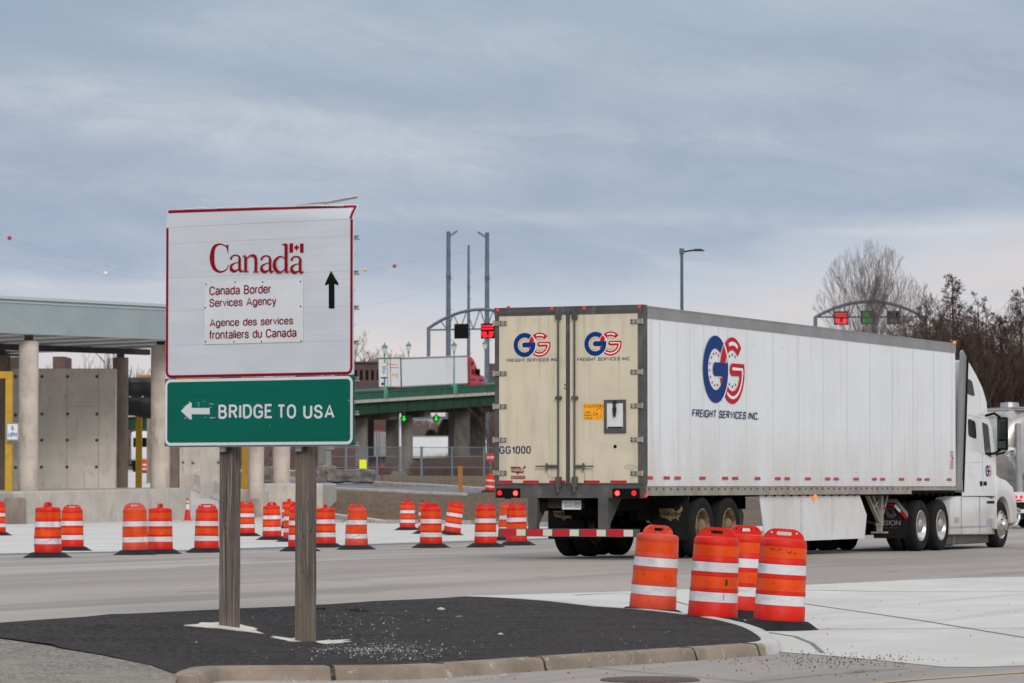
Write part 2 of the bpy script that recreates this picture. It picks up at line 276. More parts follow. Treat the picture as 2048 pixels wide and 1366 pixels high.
# ---------------------------------------------------------------- mesh helpers
class MB:
    def __init__(s): s.v = []; s.f = []; s.m = []
    def add(s, vs, fs, mi=0):
        o = len(s.v); s.v += [Vector(v) for v in vs]; s.f += [tuple(i + o for i in f) for f in fs]; s.m += [mi] * len(fs); return s
    def box(s, lo, hi, mi=0, mtx=None):
        x0, y0, z0 = lo; x1, y1, z1 = hi
        vs = [Vector(v) for v in ((x0, y0, z0), (x1, y0, z0), (x1, y1, z0), (x0, y1, z0), (x0, y0, z1), (x1, y0, z1), (x1, y1, z1), (x0, y1, z1))]
        if mtx: vs = [mtx @ v for v in vs]
        return s.add(vs, [(0, 3, 2, 1), (4, 5, 6, 7), (0, 1, 5, 4), (1, 2, 6, 5), (2, 3, 7, 6), (3, 0, 4, 7)], mi)
    def bar(s, a, b, w, h=None, mi=0, up=(0, 0, 1)):
        a = Vector(a); b = Vector(b); h = h or w; d = (b - a).normalized(); u = Vector(up)
        if abs(d.dot(u)) > .95: u = Vector((0, 1, 0))
        x = d.cross(u).normalized() * w / 2; y = x.cross(d).normalized() * h / 2
        vs = [p + i * x + j * y for p in (a, b) for i, j in ((-1, -1), (1, -1), (1, 1), (-1, 1))]
        return s.add(vs, [(0, 3, 2, 1), (4, 5, 6, 7), (0, 1, 5, 4), (1, 2, 6, 5), (2, 3, 7, 6), (3, 0, 4, 7)], mi)
    def tube(s, pts, rs, n=8, mi=0, cap=True):
        pts = [Vector(p) for p in pts]
        if isinstance(rs, (int, float)): rs = [rs] * len(pts)
        o = len(s.v); x = None
        for i, p in enumerate(pts):
            d = (pts[min(i + 1, len(pts) - 1)] - pts[max(i - 1, 0)])
            d = d.normalized() if d.length > 1e-9 else Vector((0, 0, 1))
            if x is None: x = d.orthogonal().normalized()
            else:
                x = x - d * x.dot(d); x = x.normalized() if x.length > 1e-6 else d.orthogonal().normalized()
            y = d.cross(x)
            for k in range(n):
                a = 2 * math.pi * k / n; s.v.append(p + (x * math.cos(a) + y * math.sin(a)) * rs[i])
        for i in range(len(pts) - 1):
            for k in range(n):
                k2 = (k + 1) % n; s.f.append((o + i * n + k, o + i * n + k2, o + (i + 1) * n + k2, o + (i + 1) * n + k)); s.m.append(mi)
        if cap:
            s.f.append(tuple(o + k for k in reversed(range(n)))); s.m.append(mi)
            e = o + (len(pts) - 1) * n; s.f.append(tuple(e + k for k in range(n))); s.m.append(mi)
        return s
    def lathe(s, prof, n=32, axis='z', c=(0, 0, 0), mi=0, a0=0, a1=360):
        # prof: (radius, along)
        c = Vector(c); o = len(s.v); full = abs(a1 - a0) >= 360; cnt = n if full else n + 1
        for r, h in prof:
            for k in range(cnt):
                a = R_(a0 + (a1 - a0) * k / n); u, v = r * math.cos(a), r * math.sin(a)
                s.v.append(c + (Vector((u, v, h)) if axis == 'z' else Vector((h, u, v)) if axis == 'x' else Vector((v, h, u))))
        for i in range(len(prof) - 1):
            for k in range(n):
                k2 = (k + 1) % cnt
                s.f.append((o + i * cnt + k, o + i * cnt + k2, o + (i + 1) * cnt + k2, o + (i + 1) * cnt + k)); s.m.append(mi)
        return s
    def prism(s, loops, fr, d0, d1, mi=0, sides=True):
        # loops: outer + holes in 2D; fr(u, v, w) -> 3D ; extruded from w=d0 to w=d1 (d1 face is the front)
        flat = [p for l in loops for p in l]
        tris = tessellate_polygon([[Vector((a, b, 0)) for a, b in l] for l in loops])
        fv = [fr(a, b, d1) for a, b in flat]
        s.add(fv, [tuple(t) for t in tris], mi)
        if sides and abs(d1 - d0) > 1e-9:
            s.add([fr(a, b, d0) for a, b in flat], [tuple(reversed(t)) for t in tris], mi)
            for l in loops:
                n = len(l); vs = [fr(a, b, d0) for a, b in l] + [fr(a, b, d1) for a, b in l]
                s.add(vs, [(i, (i + 1) % n, n + (i + 1) % n, n + i) for i in range(n)], mi)
        return s
    def flat(s, loops, fr, w, mi=0): return s.prism(loops, fr, w, w, mi, False)
    def build(s, name, mats, parent=None, smooth=0, world=False, bevel=0, fixn=True):
        me = bpy.data.meshes.new(name)
        inv = WM[parent.name].inverted() if (world and parent is not None) else None
        vs = [(inv @ v) if inv else v for v in s.v]
        me.from_pydata([tuple(v) for v in vs], [], s.f)
        if not isinstance(mats, (list, tuple)): mats = [mats]
        for m in mats: me.materials.append(M[m] if isinstance(m, str) else m)
        me.polygons.foreach_set('material_index', s.m)
        me.update()
        if fixn or bevel:
            bm = bmesh.new(); bm.from_mesh(me)
            if bevel:
                bmesh.ops.remove_doubles(bm, verts=bm.verts, dist=1e-5)
                eds = [e for e in bm.edges if len(e.link_faces) == 2 and e.calc_face_angle(0) > R_(35)]
                bmesh.ops.bevel(bm, geom=eds, offset=bevel, segments=2, affect='EDGES', profile=.6, clamp_overlap=True)
            if fixn: bmesh.ops.recalc_face_normals(bm, faces=bm.faces)
            bm.to_mesh(me); bm.free()
        if smooth:
            me.polygons.foreach_set('use_smooth', [True] * len(me.polygons))
            try: me.set_sharp_from_angle(angle=R_(smooth))
            except Exception: pass
        o = bpy.data.objects.new(name, me); COL.objects.link(o)
        if parent is not None: o.parent = parent
        WM[o.name] = WM[parent.name].copy() if parent is not None else Matrix.Identity(4)
        return o
WM = {}
def tag(o, label, cat, group=None, kind=None):
    if label: o['label'] = label
    if cat: o['category'] = cat
    if group: o['group'] = group
    if kind: o['kind'] = kind
    return o
def thing(name, loc, label, cat, rz=0, group=None, rx=0, ry=0):
    o = bpy.data.objects.new(name, None); COL.objects.link(o); o.empty_display_size = .3
    o.location = loc; o.rotation_euler = (rx, ry, rz)
    WM[o.name] = Matrix.Translation(Vector(loc)) @ o.rotation_euler.to_matrix().to_4x4()
    return tag(o, label, cat, group)
def move(o, loc, rz=None, rx=None, ry=None):
    o.location = loc
    e = o.rotation_euler
    o.rotation_euler = (e.x if rx is None else rx, e.y if ry is None else ry, e.z if rz is None else rz)
    WM[o.name] = Matrix.Translation(Vector(loc)) @ o.rotation_euler.to_matrix().to_4x4()
def structure(o): o['kind'] = 'structure'; return o
def kids(o): return [c for c in bpy.data.objects if c.parent == o]
def dup(root, loc, rz=0, label=None, rx=0, ry=0, ch=None, scale=None):
    r = root.copy(); COL.objects.link(r); r.location = loc; r.rotation_euler = (rx, ry, rz)
    if scale: r.scale = (scale,) * 3
    if label: r['label'] = label
    WM[r.name] = Matrix.Translation(Vector(loc)) @ r.rotation_euler.to_matrix().to_4x4()
    def rec(a, b):
        for c in kids(a):
            d = c.copy(); COL.objects.link(d); d.parent = b; WM[d.name] = WM[b.name].copy(); rec(c, d)
    rec(root, r); return r
def rect2(x0, z0, x1, z1): return [(x0, z0), (x1, z0), (x1, z1), (x0, z1)]
def rrect(x0, z0, x1, z1, r, n=6):
    ps = []
    for cx, cz, a in ((x1 - r, z1 - r, 0), (x0 + r, z1 - r, 90), (x0 + r, z0 + r, 180), (x1 - r, z0 + r, 270)):
        for k in range(n + 1):
            t = R_(a + 90 * k / n); ps.append((cx + r * math.cos(t), cz + r * math.sin(t)))
    return ps
def disc(cx, cz, r, n=14, rz=None): return [(cx + r * math.cos(2 * math.pi * k / n), cz + (rz or r) * math.sin(2 * math.pi * k / n)) for k in range(n)]
def arc(cx, cz, r0, r1, a0, a1, n=24):
    o = [(cx + r1 * math.cos(R_(a0 + (a1 - a0) * k / n)), cz + r1 * math.sin(R_(a0 + (a1 - a0) * k / n))) for k in range(n + 1)]
    i = [(cx + r0 * math.cos(R_(a0 + (a1 - a0) * k / n)), cz + r0 * math.sin(R_(a0 + (a1 - a0) * k / n))) for k in range(n + 1)]
    return o + i[::-1]
def stroke(pts, ws, sub=6):
    # ribbon of varying width along a smooth line, as a 2D outline
    n = len(pts); P2 = []; W2 = []
    for i in range(n - 1):
        p0, p1, p2, p3 = pts[max(i - 1, 0)], pts[i], pts[i + 1], pts[min(i + 2, n - 1)]
        for k in range(sub):
            t = k / sub
            P2.append(tuple(.5 * (2 * p1[j] + (p2[j] - p0[j]) * t + (2 * p0[j] - 5 * p1[j] + 4 * p2[j] - p3[j]) * t * t + (3 * p1[j] - p0[j] - 3 * p2[j] + p3[j]) * t ** 3) for j in (0, 1)))
            W2.append(ws[i] + (ws[i + 1] - ws[i]) * t)
    P2.append(pts[-1]); W2.append(ws[-1]); A = []; B = []
    for i, p in enumerate(P2):
        a = P2[max(i - 1, 0)]; b = P2[min(i + 1, len(P2) - 1)]; dx, dy = b[0] - a[0], b[1] - a[1]; l = math.hypot(dx, dy) or 1
        nx, ny = -dy / l, dx / l; A.append((p[0] + nx * W2[i] / 2, p[1] + ny * W2[i] / 2)); B.append((p[0] - nx * W2[i] / 2, p[1] - ny * W2[i] / 2))
    return A, B
def add_stroke(mb, fr, pts, ws, w, mi=0, sub=6):
    A, B = stroke(pts, ws, sub); n = len(A)
    mb.add([fr(a, b, w) for a, b in A] + [fr(a, b, w) for a, b in B], [(i, i + 1, n + i + 1, n + i) for i in range(n - 1)], mi)
# a drawn alphabet: every letter is a few rounded pen strokes (x, y[, corner radius]); capitals 1 high, small letters .73
GL = {
 'A': (.7, [[(0, 0), (.35, 1), (.7, 0)], [(.12, .3), (.58, .3)]]), 'B': (.6, [[(0, 0), (0, 1), (.53, 1, .24), (.53, .53, .22), (0, .53)], [(.02, .53), (.58, .53, .26), (.58, 0, .26), (0, 0)]]),
 'C': (.64, [[(.64, .72), (.64, 1, .32), (0, 1, .36), (0, 0, .36), (.64, 0, .32), (.64, .3)]]), 'D': (.6, [[(0, 0), (0, 1), (.62, 1, .4), (.62, 0, .4), (0, 0)]]),
 'E': (.52, [[(.52, 1), (0, 1), (0, 0), (.54, 0)], [(.02, .52), (.46, .52)]]), 'F': (.5, [[(.52, 1), (0, 1), (0, 0)], [(.02, .5), (.44, .5)]]),
 'G': (.66, [[(.64, .74), (.64, 1, .32), (0, 1, .36), (0, 0, .36), (.66, 0, .3), (.66, .46), (.36, .46)]]), 'H': (.58, [[(0, 0), (0, 1)], [(.6, 0), (.6, 1)], [(.02, .53), (.58, .53)]]),
 'I': (.0, [[(0, 0), (0, 1)]]), 'J': (.45, [[(.42, 1), (.42, 0, .21), (0, 0, .2), (0, .28)]]), 'K': (.6, [[(0, 0), (0, 1)], [(.58, 1), (.03, .4)], [(.22, .6), (.62, 0)]]),
 'L': (.46, [[(0, 1), (0, 0), (.48, 0)]]), 'M': (.74, [[(0, 0), (0, 1), (.37, .2), (.74, 1), (.74, 0)]]), 'N': (.7, [[(0, 0), (0, 1)], [(.03, .97), (.67, .03)], [(.7, 0), (.7, 1)]]),
 'O': (.7, [[(.35, 1), (.7, 1, .36), (.7, 0, .36), (0, 0, .36), (0, 1, .36), (.36, 1)]]), 'P': (.56, [[(0, 0), (0, 1), (.56, 1, .26), (.56, .47, .26), (0, .47)]]),
 'Q': (.7, [[(.35, 1), (.7, 1, .36), (.7, 0, .36), (0, 0, .36), (0, 1, .36), (.36, 1)], [(.45, .2), (.72, -.04)]]), 'R': (.58, [[(0, 0), (0, 1), (.56, 1, .25), (.56, .5, .25), (0, .5)], [(.3, .5), (.6, 0)]]),
 'S': (.58, [[(.56, .72), (.56, 1, .28), (.02, 1, .28), (.02, .55, .24), (.58, .48, .24), (.58, 0, .28), (0, 0, .28), (0, .28)]]), 'T': (.6, [[(0, 1), (.6, 1)], [(.3, .98), (.3, 0)]]),
 'U': (.6, [[(0, 1), (0, 0, .3), (.6, 0, .3), (.6, 1)]]), 'V': (.64, [[(0, 1), (.32, 0), (.64, 1)]]), 'W': (.92, [[(0, 1), (.23, 0), (.46, 1), (.69, 0), (.92, 1)]]),
 'X': (.6, [[(0, 0), (.6, 1)], [(0, 1), (.6, 0)]]), 'Y': (.62, [[(0, 1), (.31, .45), (.62, 1)], [(.31, .5), (.31, 0)]]), 'Z': (.56, [[(0, 1), (.56, 1), (0, 0), (.58, 0)]]),
 'a': (.48, [[(.03, .57), (.03, .73, .15), (.46, .73, .2), (.46, .1, .05), (.52, 0)], [(.45, .40), (0, .36, .16), (0, 0, .17), (.3, 0, .2), (.46, .2)]]), 'b': (.48, [[(0, 1), (0, 0)], [(.0, .36), (0, .73, .24), (.48, .73, .24), (.48, 0, .24), (0, 0, .24), (0, .37)]]),
 'c': (.44, [[(.44, .5), (.44, .73, .22), (0, .73, .23), (0, 0, .23), (.44, 0, .22), (.44, .24)]]), 'd': (.48, [[(.48, 1), (.48, 0)], [(.48, .36), (.48, .73, .24), (0, .73, .24), (0, 0, .24), (.48, 0, .24), (.48, .37)]]),
 'e': (.47, [[(.0, .38), (.47, .38), (.47, .73, .23), (0, .73, .23), (0, 0, .23), (.47, 0, .22), (.47, .2)]]), 'f': (.24, [[(.28, 1), (.12, 1, .12), (.12, 0)], [(0, .7), (.27, .7)]]),
 'g': (.48, [[(.48, .73), (.48, -.27, .22), (.02, -.27, .22), (.02, -.1)], [(.48, .36), (.48, .73, .24), (0, .73, .24), (0, 0, .24), (.48, 0, .24), (.48, .37)]]), 'h': (.44, [[(0, 0), (0, 1)], [(0, .4), (0, .73, .2), (.44, .73, .2), (.44, 0)]]),
 'i': (.0, [[(0, 0), (0, .73)], [(0, .9), (0, 1)]]), 'l': (.0, [[(0, 0), (0, 1)]]), 'n': (.44, [[(0, 0), (0, .75)], [(0, .4), (0, .73, .2), (.44, .73, .2), (.44, 0)]]),
 'o': (.5, [[(.25, .73), (.5, .73, .25), (.5, 0, .25), (0, 0, .25), (0, .73, .25), (.26, .73)]]), 'r': (.2, [[(0, 0), (0, .75)], [(0, .42), (0, .7, .2), (.24, .7)]]),
 's': (.42, [[(.42, .52), (.42, .73, .2), (.02, .73, .18), (.02, .4, .16), (.44, .34, .16), (.44, 0, .2), (0, 0, .2), (0, .22)]]), 't': (.24, [[(.1, .95), (.1, 0, .1), (.26, 0)], [(-.02, .7), (.26, .7)]]),
 'u': (.44, [[(0, .73), (0, 0, .2), (.44, 0, .2), (.44, .4)], [(.44, .73), (.44, 0)]]), 'v': (.44, [[(0, .73), (.22, 0), (.44, .73)]]), 'y': (.46, [[(0, .73), (.23, 0)], [(.46, .73), (.17, -.27, .08), (.02, -.27)]]),
 '0': (.52, [[(.26, 1), (.52, 1, .27), (.52, 0, .27), (0, 0, .27), (0, 1, .27), (.27, 1)]]), '1': (.3, [[(.02, .74), (.26, .84), (.26, 1)], [(.28, 1), (.28, 0)]]), '3': (.52, [[(0, .8), (0, 1, .2), (.5, 1, .25), (.5, .53, .22), (.2, .53)], [(.2, .53), (.54, .53, .25), (.54, 0, .26), (0, 0, .26), (0, .22)]]),
 '4': (.56, [[(.42, 0), (.42, 1), (0, .28), (.58, .28)]]), '5': (.54, [[(.5, 1), (.06, 1), (.02, .5), (.54, .62, .25), (.54, 0, .27), (0, 0, .25), (0, .22)]]), '8': (.52, [[(.26, 1), (.5, 1, .22), (.5, .54, .2), (.02, .54, .2), (.02, 1, .22), (.27, 1)], [(.26, .54), (.54, .54, .24), (.54, 0, .25), (-.02, 0, .25), (-.02, .54, .24), (.27, .54)]]),
 '-': (.3, [[(0, .45), (.3, .45)]]), '.': (.04, [[(0, -.1), (0, .1)]])}
def rounded_path(pts, n=5):
    o = []
    for i, p in enumerate(pts):
        r = p[2] if len(p) > 2 else 0
        if not r or i in (0, len(pts) - 1): o.append(Vector((p[0], p[1]))); continue
        b = Vector(p[:2]); a = Vector(pts[i - 1][:2]); c = Vector(pts[i + 1][:2]); la, lc = (a - b).length, (c - b).length
        ra = min(r, la * (.5 if 0 < i - 1 else .98)); rc = min(r, lc * (.5 if i + 1 < len(pts) - 1 else .98)); pa = b + (a - b) / la * ra; pc = b + (c - b) / lc * rc
        for k in range(n + 1):
            t = k / n * math.pi / 2; o.append(b + (pa - b) * (1 - math.sin(t)) + (pc - b) * (1 - math.cos(t)))
    q = [o[0]]
    for p in o[1:]:
        if (p - q[-1]).length > 1e-4: q.append(p)
    return q
def pen(pts, t):
    A = []; B = []; n = len(pts)
    for i, p in enumerate(pts):
        d0 = (p - pts[i - 1]).normalized() if i else None; d1 = (pts[i + 1] - p).normalized() if i < n - 1 else None
        d = ((d0 or d1) + (d1 or d0))
        d = d.normalized() if d.length > 1e-6 else (d1 or d0)
        nn = Vector((-d.y, d.x)); base = d0 or d1; cs = max(.78, abs(nn.dot(Vector((-base.y, base.x))))); A.append(p + nn * t / 2 / cs); B.append(p - nn * t / 2 / cs)
    return A, B
_tc = {}
def text2d(s, weight=.13, shear=0.0, gap=.13, square=0):
    k = (s, weight, shear, gap, square)
    if k in _tc: return _tc[k]
    vs = []; fs = []; x = 0; lay = 0
    for ch in s:
        if ch == ' ': x += .42 + weight * .4; continue
        adv, strokes = GL[ch]
        for sk_ in strokes:
            p = [(q[0], q[1]) + ((min(q[2], .13),) if square and len(q) > 2 else tuple(q[2:])) for q in sk_]
            A, B = pen(rounded_path(p, 2 if square else 5), weight); o = len(vs); n = len(A); lay = (lay + 1) % 5
            for q in A + B: vs.append((q.x + x + shear * q.y, q.y, lay))
            fs += [(o + i, o + i + 1, o + n + i + 1, o + n + i) for i in range(n - 1)]
        x += adv + weight + gap
    _tc[k] = (vs, fs); return vs, fs
def add_text(mb, fr, s, x0, z0, x1, z1, w, mi=0, weight=.13, shear=0.0, gap=.13, square=0):
    vs, fs = text2d(s, weight, shear, gap, square)
    ax = min(v[0] for v in vs); bx = max(v[0] for v in vs); ay = min(v[1] for v in vs); by = max(v[1] for v in vs)
    mb.add([fr(x0 + (v[0] - ax) / (bx - ax) * (x1 - x0), z0 + (v[1] - ay) / (by - ay) * (z1 - z0), w + v[2] * .0003) for v in vs], fs, mi)
USA = [(0, .82), (.02, .35), (.1, .25), (.2, .22), (.32, .2), (.42, .1), (.5, .0), (.54, .14), (.64, .16), (.74, .2), (.78, .08), (.82, .06), (.84, .14), (.83, .26), (.9, .38), (.88, .5), (.94, .62), (1, .72), (.97, .95), (.92, .98), (.9, .82), (.78, .7), (.72, .6), (.68, .7), (.6, .82), (.3, .84)]

# ---------------------------------------------------------------- ground sheets
def sheet(name, poly, dz, m, zf=zg, extra=()):
    bm = bmesh.new(); bm.faces.new([bm.verts.new((x, y, 0)) for x, y in poly])
    def cut(co, no):
        bmesh.ops.bisect_plane(bm, geom=bm.verts[:] + bm.edges[:] + bm.faces[:], plane_co=co, plane_no=no, dist=1e-6)
    for s, _ in CS: x, y = xy(s, 0); cut((x, y, 0), (-FY, FX, 0))
    for t, _ in TS: x, y = xy(0, t); cut((x, y, 0), (FX, FY, 0))
    for y, _ in DS: cut((0, y, 0), (0, 1, 0))
    for co, no in extra: cut(co, no)
    if extra: bmesh.ops.triangulate(bm, faces=bm.faces)
    for v in bm.verts: v.co.z = zf(v.co.x, v.co.y) + dz
    bmesh.ops.recalc_face_normals(bm, faces=bm.faces)
    up = sum(f.normal.z for f in bm.faces)
    if up < 0: bmesh.ops.reverse_faces(bm, faces=bm.faces)
    me = bpy.data.meshes.new(name); bm.to_mesh(me); bm.free(); me.materials.append(M[m])
    o = bpy.data.objects.new(name, me); COL.objects.link(o); WM[o.name] = Matrix.Identity(4); return structure(o)
def pxs(l, dz=0.0): return [(G(x, y, dz).x, G(x, y, dz).y) for x, y in l]
def strip(px, w, dz=0.0):
    c = pxs(px, dz); A = []; B = []
    for i, p in enumerate(c):
        a = c[max(i - 1, 0)]; b = c[min(i + 1, len(c) - 1)]; dx, dy = b[0] - a[0], b[1] - a[1]; l = math.hypot(dx, dy) or 1
        A.append((p[0] - dy / l * w / 2, p[1] + dx / l * w / 2)); B.append((p[0] + dy / l * w / 2, p[1] - dx / l * w / 2))
    return A + B[::-1]
KT = .10
sheet('ground', [(-4000, -300), (4000, -300), (4000, 6000), (-4000, 6000)], 0, 'soil')
sheet('road', [xy(-70, -130), xy(16.8, -130), xy(16.8, 330), xy(-70, 330)], .004, 'road')
sheet('shoulder', [xy(16.8, -130), xy(17.9, -130), xy(17.9, 330), xy(16.8, 330)], .005, 'shoulder')
FOOT = [(1500, 1060), (1300, 1058), (1070, 1053), (950, 1049), (760, 1047), (671, 1035), (645, 1030)]
lot = [xy(17.9, -60), xy(17.9, 150)] + pxs(FOOT[1:]) + [(-14, 165), (-22, 260), (-40, 600), (-260, 600), (-260, 30)]
sheet('concrete_lot', lot, .008, 'newslab')
sheet('access_road', pxs([(520, 956), (645, 960), (760, 968), (860, 973), (975, 981), (975, 983), (930, 990), (830, 986), (760, 982), (640, 977), (520, 972)]), .012, 'shoulder')
def kerb_line(name, px, w, h, m, dz0=0.0):
    c = [G(x, y, dz0) for x, y in px]; mb = MB()
    for a, b in zip(c, c[1:]):
        d = (b - a); d.z = 0; d.normalize(); nrm = Vector((-d.y, d.x, 0)) * w / 2; vs = []
        for p in (a - d * .02, b + d * .02):
            for sgn in (-1, 1):
                q = p + nrm * sgn; z = zg(q.x, q.y); vs += [Vector((q.x, q.y, z - .3)), Vector((q.x, q.y, z + h))]
        mb.add(vs, [(0, 1, 3, 2), (4, 6, 7, 5), (0, 4, 5, 1), (2, 3, 7, 6), (1, 5, 7, 3)])
    return structure(mb.build(name, m))
kerb_line('lot_kerb', [(1300, 1057), (1070, 1052), (950, 1048), (760, 1046), (671, 1034), (645, 1029)], .35, .13, 'concrete_pale')
kerb_line('road_kerb', [(530, 957), (645, 960), (760, 968), (860, 973), (975, 981)], .35, .14, 'concrete_pale')
kerb_line('road_kerb', [(640, 978), (760, 983), (830, 987), (930, 991)], .3, .12, 'concrete_pale')
apron = [(905, 1197), (931, 1192.5), (1010, 1191), (1250, 1184), (1608, 1171), (1873, 1158.5), (2048, 1154.5), (2400, 1140), (2400, 1338), (2048, 1333), (1960, 1336), (1889, 1336), (1756, 1322), (1645, 1312), (1565, 1306), (1450, 1262), (1250, 1228)]
sheet('concrete_apron', pxs(apron), .008, 'newslab')
for px, w in (([(1600, 1260.5), (2048, 1258), (2300, 1256)], .03), ([(1608, 1209), (1850, 1244), (2048, 1277), (2300, 1320)], .03), ([(1523, 1180), (1700, 1183), (2048, 1184.5), (2300, 1186)], .04),
              ([(1538, 1267), (1590, 1275), (1624, 1289), (1645, 1308)], .035), ([(1150, 1192), (1240, 1187), (1330, 1199), (1400, 1216)], .03)):
    sheet('joint_seam', strip(px, w * 1.25), .012, 'joint')
for px in ([(1250, 1343), (1420, 1358), (1500, 1366)], [(1500, 1366), (1640, 1352), (1820, 1338)], [(1170, 1335), (1250, 1343)], [(0, 1176), (220, 1165), (420, 1160)], [(360, 1185), (470, 1181)]):
    sheet('road_crack', strip(px, .02), .010, 'joint')
sheet('yellow_line', strip([(1720, 1372), (1830, 1362), (2048, 1347), (2300, 1332)], .05), .012, 'paint_yellow')
sheet('gravel_ground', pxs([(-500, 1195), (-200, 1236), (0, 1272), (102, 1287), (205, 1306), (301, 1327), (356, 1349), (350, 1366), (300, 1372), (-100, 1500), (-700, 1500)], KT), KT - .004, 'gravel')

# traffic island: black tarmac inside a kerb
ISL = [(-260, 1262), (0, 1246.6), (219, 1231), (478, 1217.6), (632, 1209.5), (771, 1201), (873, 1197), (931, 1193), (1010, 1196), (1112, 1204), (1250, 1217), (1347, 1226.6), (1421, 1237), (1488, 1254), (1522, 1271), (1527, 1279), (1499, 1287), (1378, 1295),
       (1297, 1300), (1058, 1315), (839, 1329), (697, 1332), (437, 1333), (376, 1337), (348, 1347), (301, 1330), (205, 1310), (102, 1291), (0, 1276.7), (-260, 1228)]
ISL[-1] = (-120, 1262); ISL[0] = (-160, 1256)
def zisl(X, Y):
    k = math.exp(-((Y - 31) / 2.2) ** 2); u = max(0, min(1, (X + 2.65) / .85)); u = u * u * (3 - 2 * u)
    far = math.exp(-(max(0, X + 1.6) / .9) ** 2); farl = math.exp(-(max(0, -2.8 - X) / 1.2) ** 2)
    return zg(X, Y) + KT + k * (.045 * (1 - u) * farl - .075 * u * far) + .006 * noise.noise(Vector((X * 2, Y * 2, 0)))
ex = []
for i in range(-30, 20): ex.append(((i * .4, 0, 0), (1, 0, 0)))
for i in range(20, 50): ex.append(((0, i * .8, 0), (0, 1, 0)))
isl = sheet('traffic_island', pxs(ISL, KT), .002, 'tarmac', zf=zisl, extra=ex)
isl.data.polygons.foreach_set('use_smooth', [True] * len(isl.data.polygons))
def kerb(name, px, m, w=.15):
    c = [G(x, y, KT) for x, y in px]; mb = MB(); rows = []
    # round the corner by sampling a smooth line
    pts = []
    for i in range(len(c) - 1):
        p0, p1, p2, p3 = c[max(i - 1, 0)], c[i], c[i + 1], c[min(i + 2, len(c) - 1)]
        for k in range(5):
            t = k / 5; pts.append(.5 * (2 * p1 + (p2 - p0) * t + (2 * p0 - 5 * p1 + 4 * p2 - p3) * t * t + (3 * p1 - p0 - 3 * p2 + p3) * t ** 3))
    pts.append(c[-1])
    for i, p in enumerate(pts):
        d = pts[min(i + 1, len(pts) - 1)] - pts[max(i - 1, 0)]; d.z = 0; d.normalize(); nrm = Vector((d.y, -d.x, 0))
        g = zg(p.x, p.y)
        jit = .004 * noise.noise(p * 3)
        rows.append([Vector((q.x, q.y, z)) for q, z in ((p - nrm * .02, g - .1), (p - nrm * .02, g + KT + .006), (p + nrm * (w - .025), g + KT + .004 + jit), (p + nrm * w, g + KT - .02 + jit), (p + nrm * (w + .03), g - .05))])
    vs = [v for r in rows for v in r]; k = 5
    fs = [(i * k + j, (i + 1) * k + j, (i + 1) * k + j + 1, i * k + j + 1) for i in range(len(rows) - 1) for j in range(k - 1)] + [tuple(range(k)), tuple(range((len(rows) - 1) * k, len(rows) * k))]
    mb.add(vs, fs); return structure(mb.build(name, m, smooth=50))
kerb('kerb', [(352, 1352), (376, 1340), (437, 1333), (697, 1332), (839, 1329), (1058, 1315), (1297, 1300), (1378, 1295), (1499, 1287)], 'kerb_old')
kerb('kerb', [(1499, 1287), (1527, 1279), (1488, 1254), (1421, 1237), (1347, 1226.6), (1250, 1217), (1112, 1204), (1010, 1196), (931, 1193)], 'kerb_new', .14)
mb = MB()
for (x0, y0), (x1, y1), wd in (((839, 1329), (875, 1326), .010), ((1040, 1316), (1075, 1314), .014), ((640, 1332.5), (670, 1332), .032), ((1470, 1289), (1499, 1287), .008), ((1340, 1297.4), (1378, 1295), .008)):
    a, b_ = G(x0, y0, KT), G(x1, y1, KT); d = (b_ - a).normalized(); nn = Vector((d.y, -d.x, 0)); p = (a + b_) / 2
    for q0, q1 in ((p + nn * .0 + Vector((0, 0, .006)), p + nn * .13 + Vector((0, 0, .005))), (p + nn * .128 + Vector((0, 0, .004)), p + nn * .152 + Vector((0, 0, -.022))), (p + nn * .151 + Vector((0, 0, -.02)), p + nn * .18 + Vector((0, 0, -.095)))): mb.bar(q0, q1, wd, .008)
structure(mb.build('kerb_joint', 'tarmac'))
mh = G(1300, 1362)
mb = MB(); mb.lathe([(0, .02), (.30, .02), (.31, .016), (.36, .016), (.37, .004)], 28, c=(mh.x, mh.y, mh.z)); o = mb.build('manhole_cover', 'iron'); tag(o, 'round rusty brown manhole cover in the road in front of the kerb', 'manhole cover')

# ================================================================ main road sign
SA = R_(-31); SB = Vector((-1.855, 31.0, 0.03))
sign = thing('road_sign', SB, 'large white Canada board above green BRIDGE TO USA board on two wooden posts', 'road sign', SA)
def loc_ray(T, px, py):
    inv = WM[T.name].inverted(); o = inv @ C0; d = inv.to_3x3() @ ray(px, py); return o, d
def on_y(T, px, py, y=0.0):
    o, d = loc_ray(T, px, py); q = o + d * ((y - o.y) / d.y); return q.x, q.z
def on_x(T, px, py, x=0.0):
    o, d = loc_ray(T, px, py); q = o + d * ((x - o.x) / d.x); return q.y, q.z
def S_(px, py): return on_y(sign, px, py, -.09)
def box2(T, f, x0, y0, x1, y1):
    mx_, my_ = (x0 + x1) / 2, (y0 + y1) / 2; return f(x0, my_)[0], f(mx_, y1)[1], f(x1, my_)[0], f(mx_, y0)[1]
def SR(x0, y0, x1, y1): return box2(sign, S_, x0, y0, x1, y1)
frS = lambda u, v, w: Vector((u, -.09 - w, v))
u0, u1 = S_(331.5, 650)[0], S_(706, 650)[0]
zt, zm, zb = S_(520, 413)[1], S_(520, 754)[1], S_(520, 891)[1]
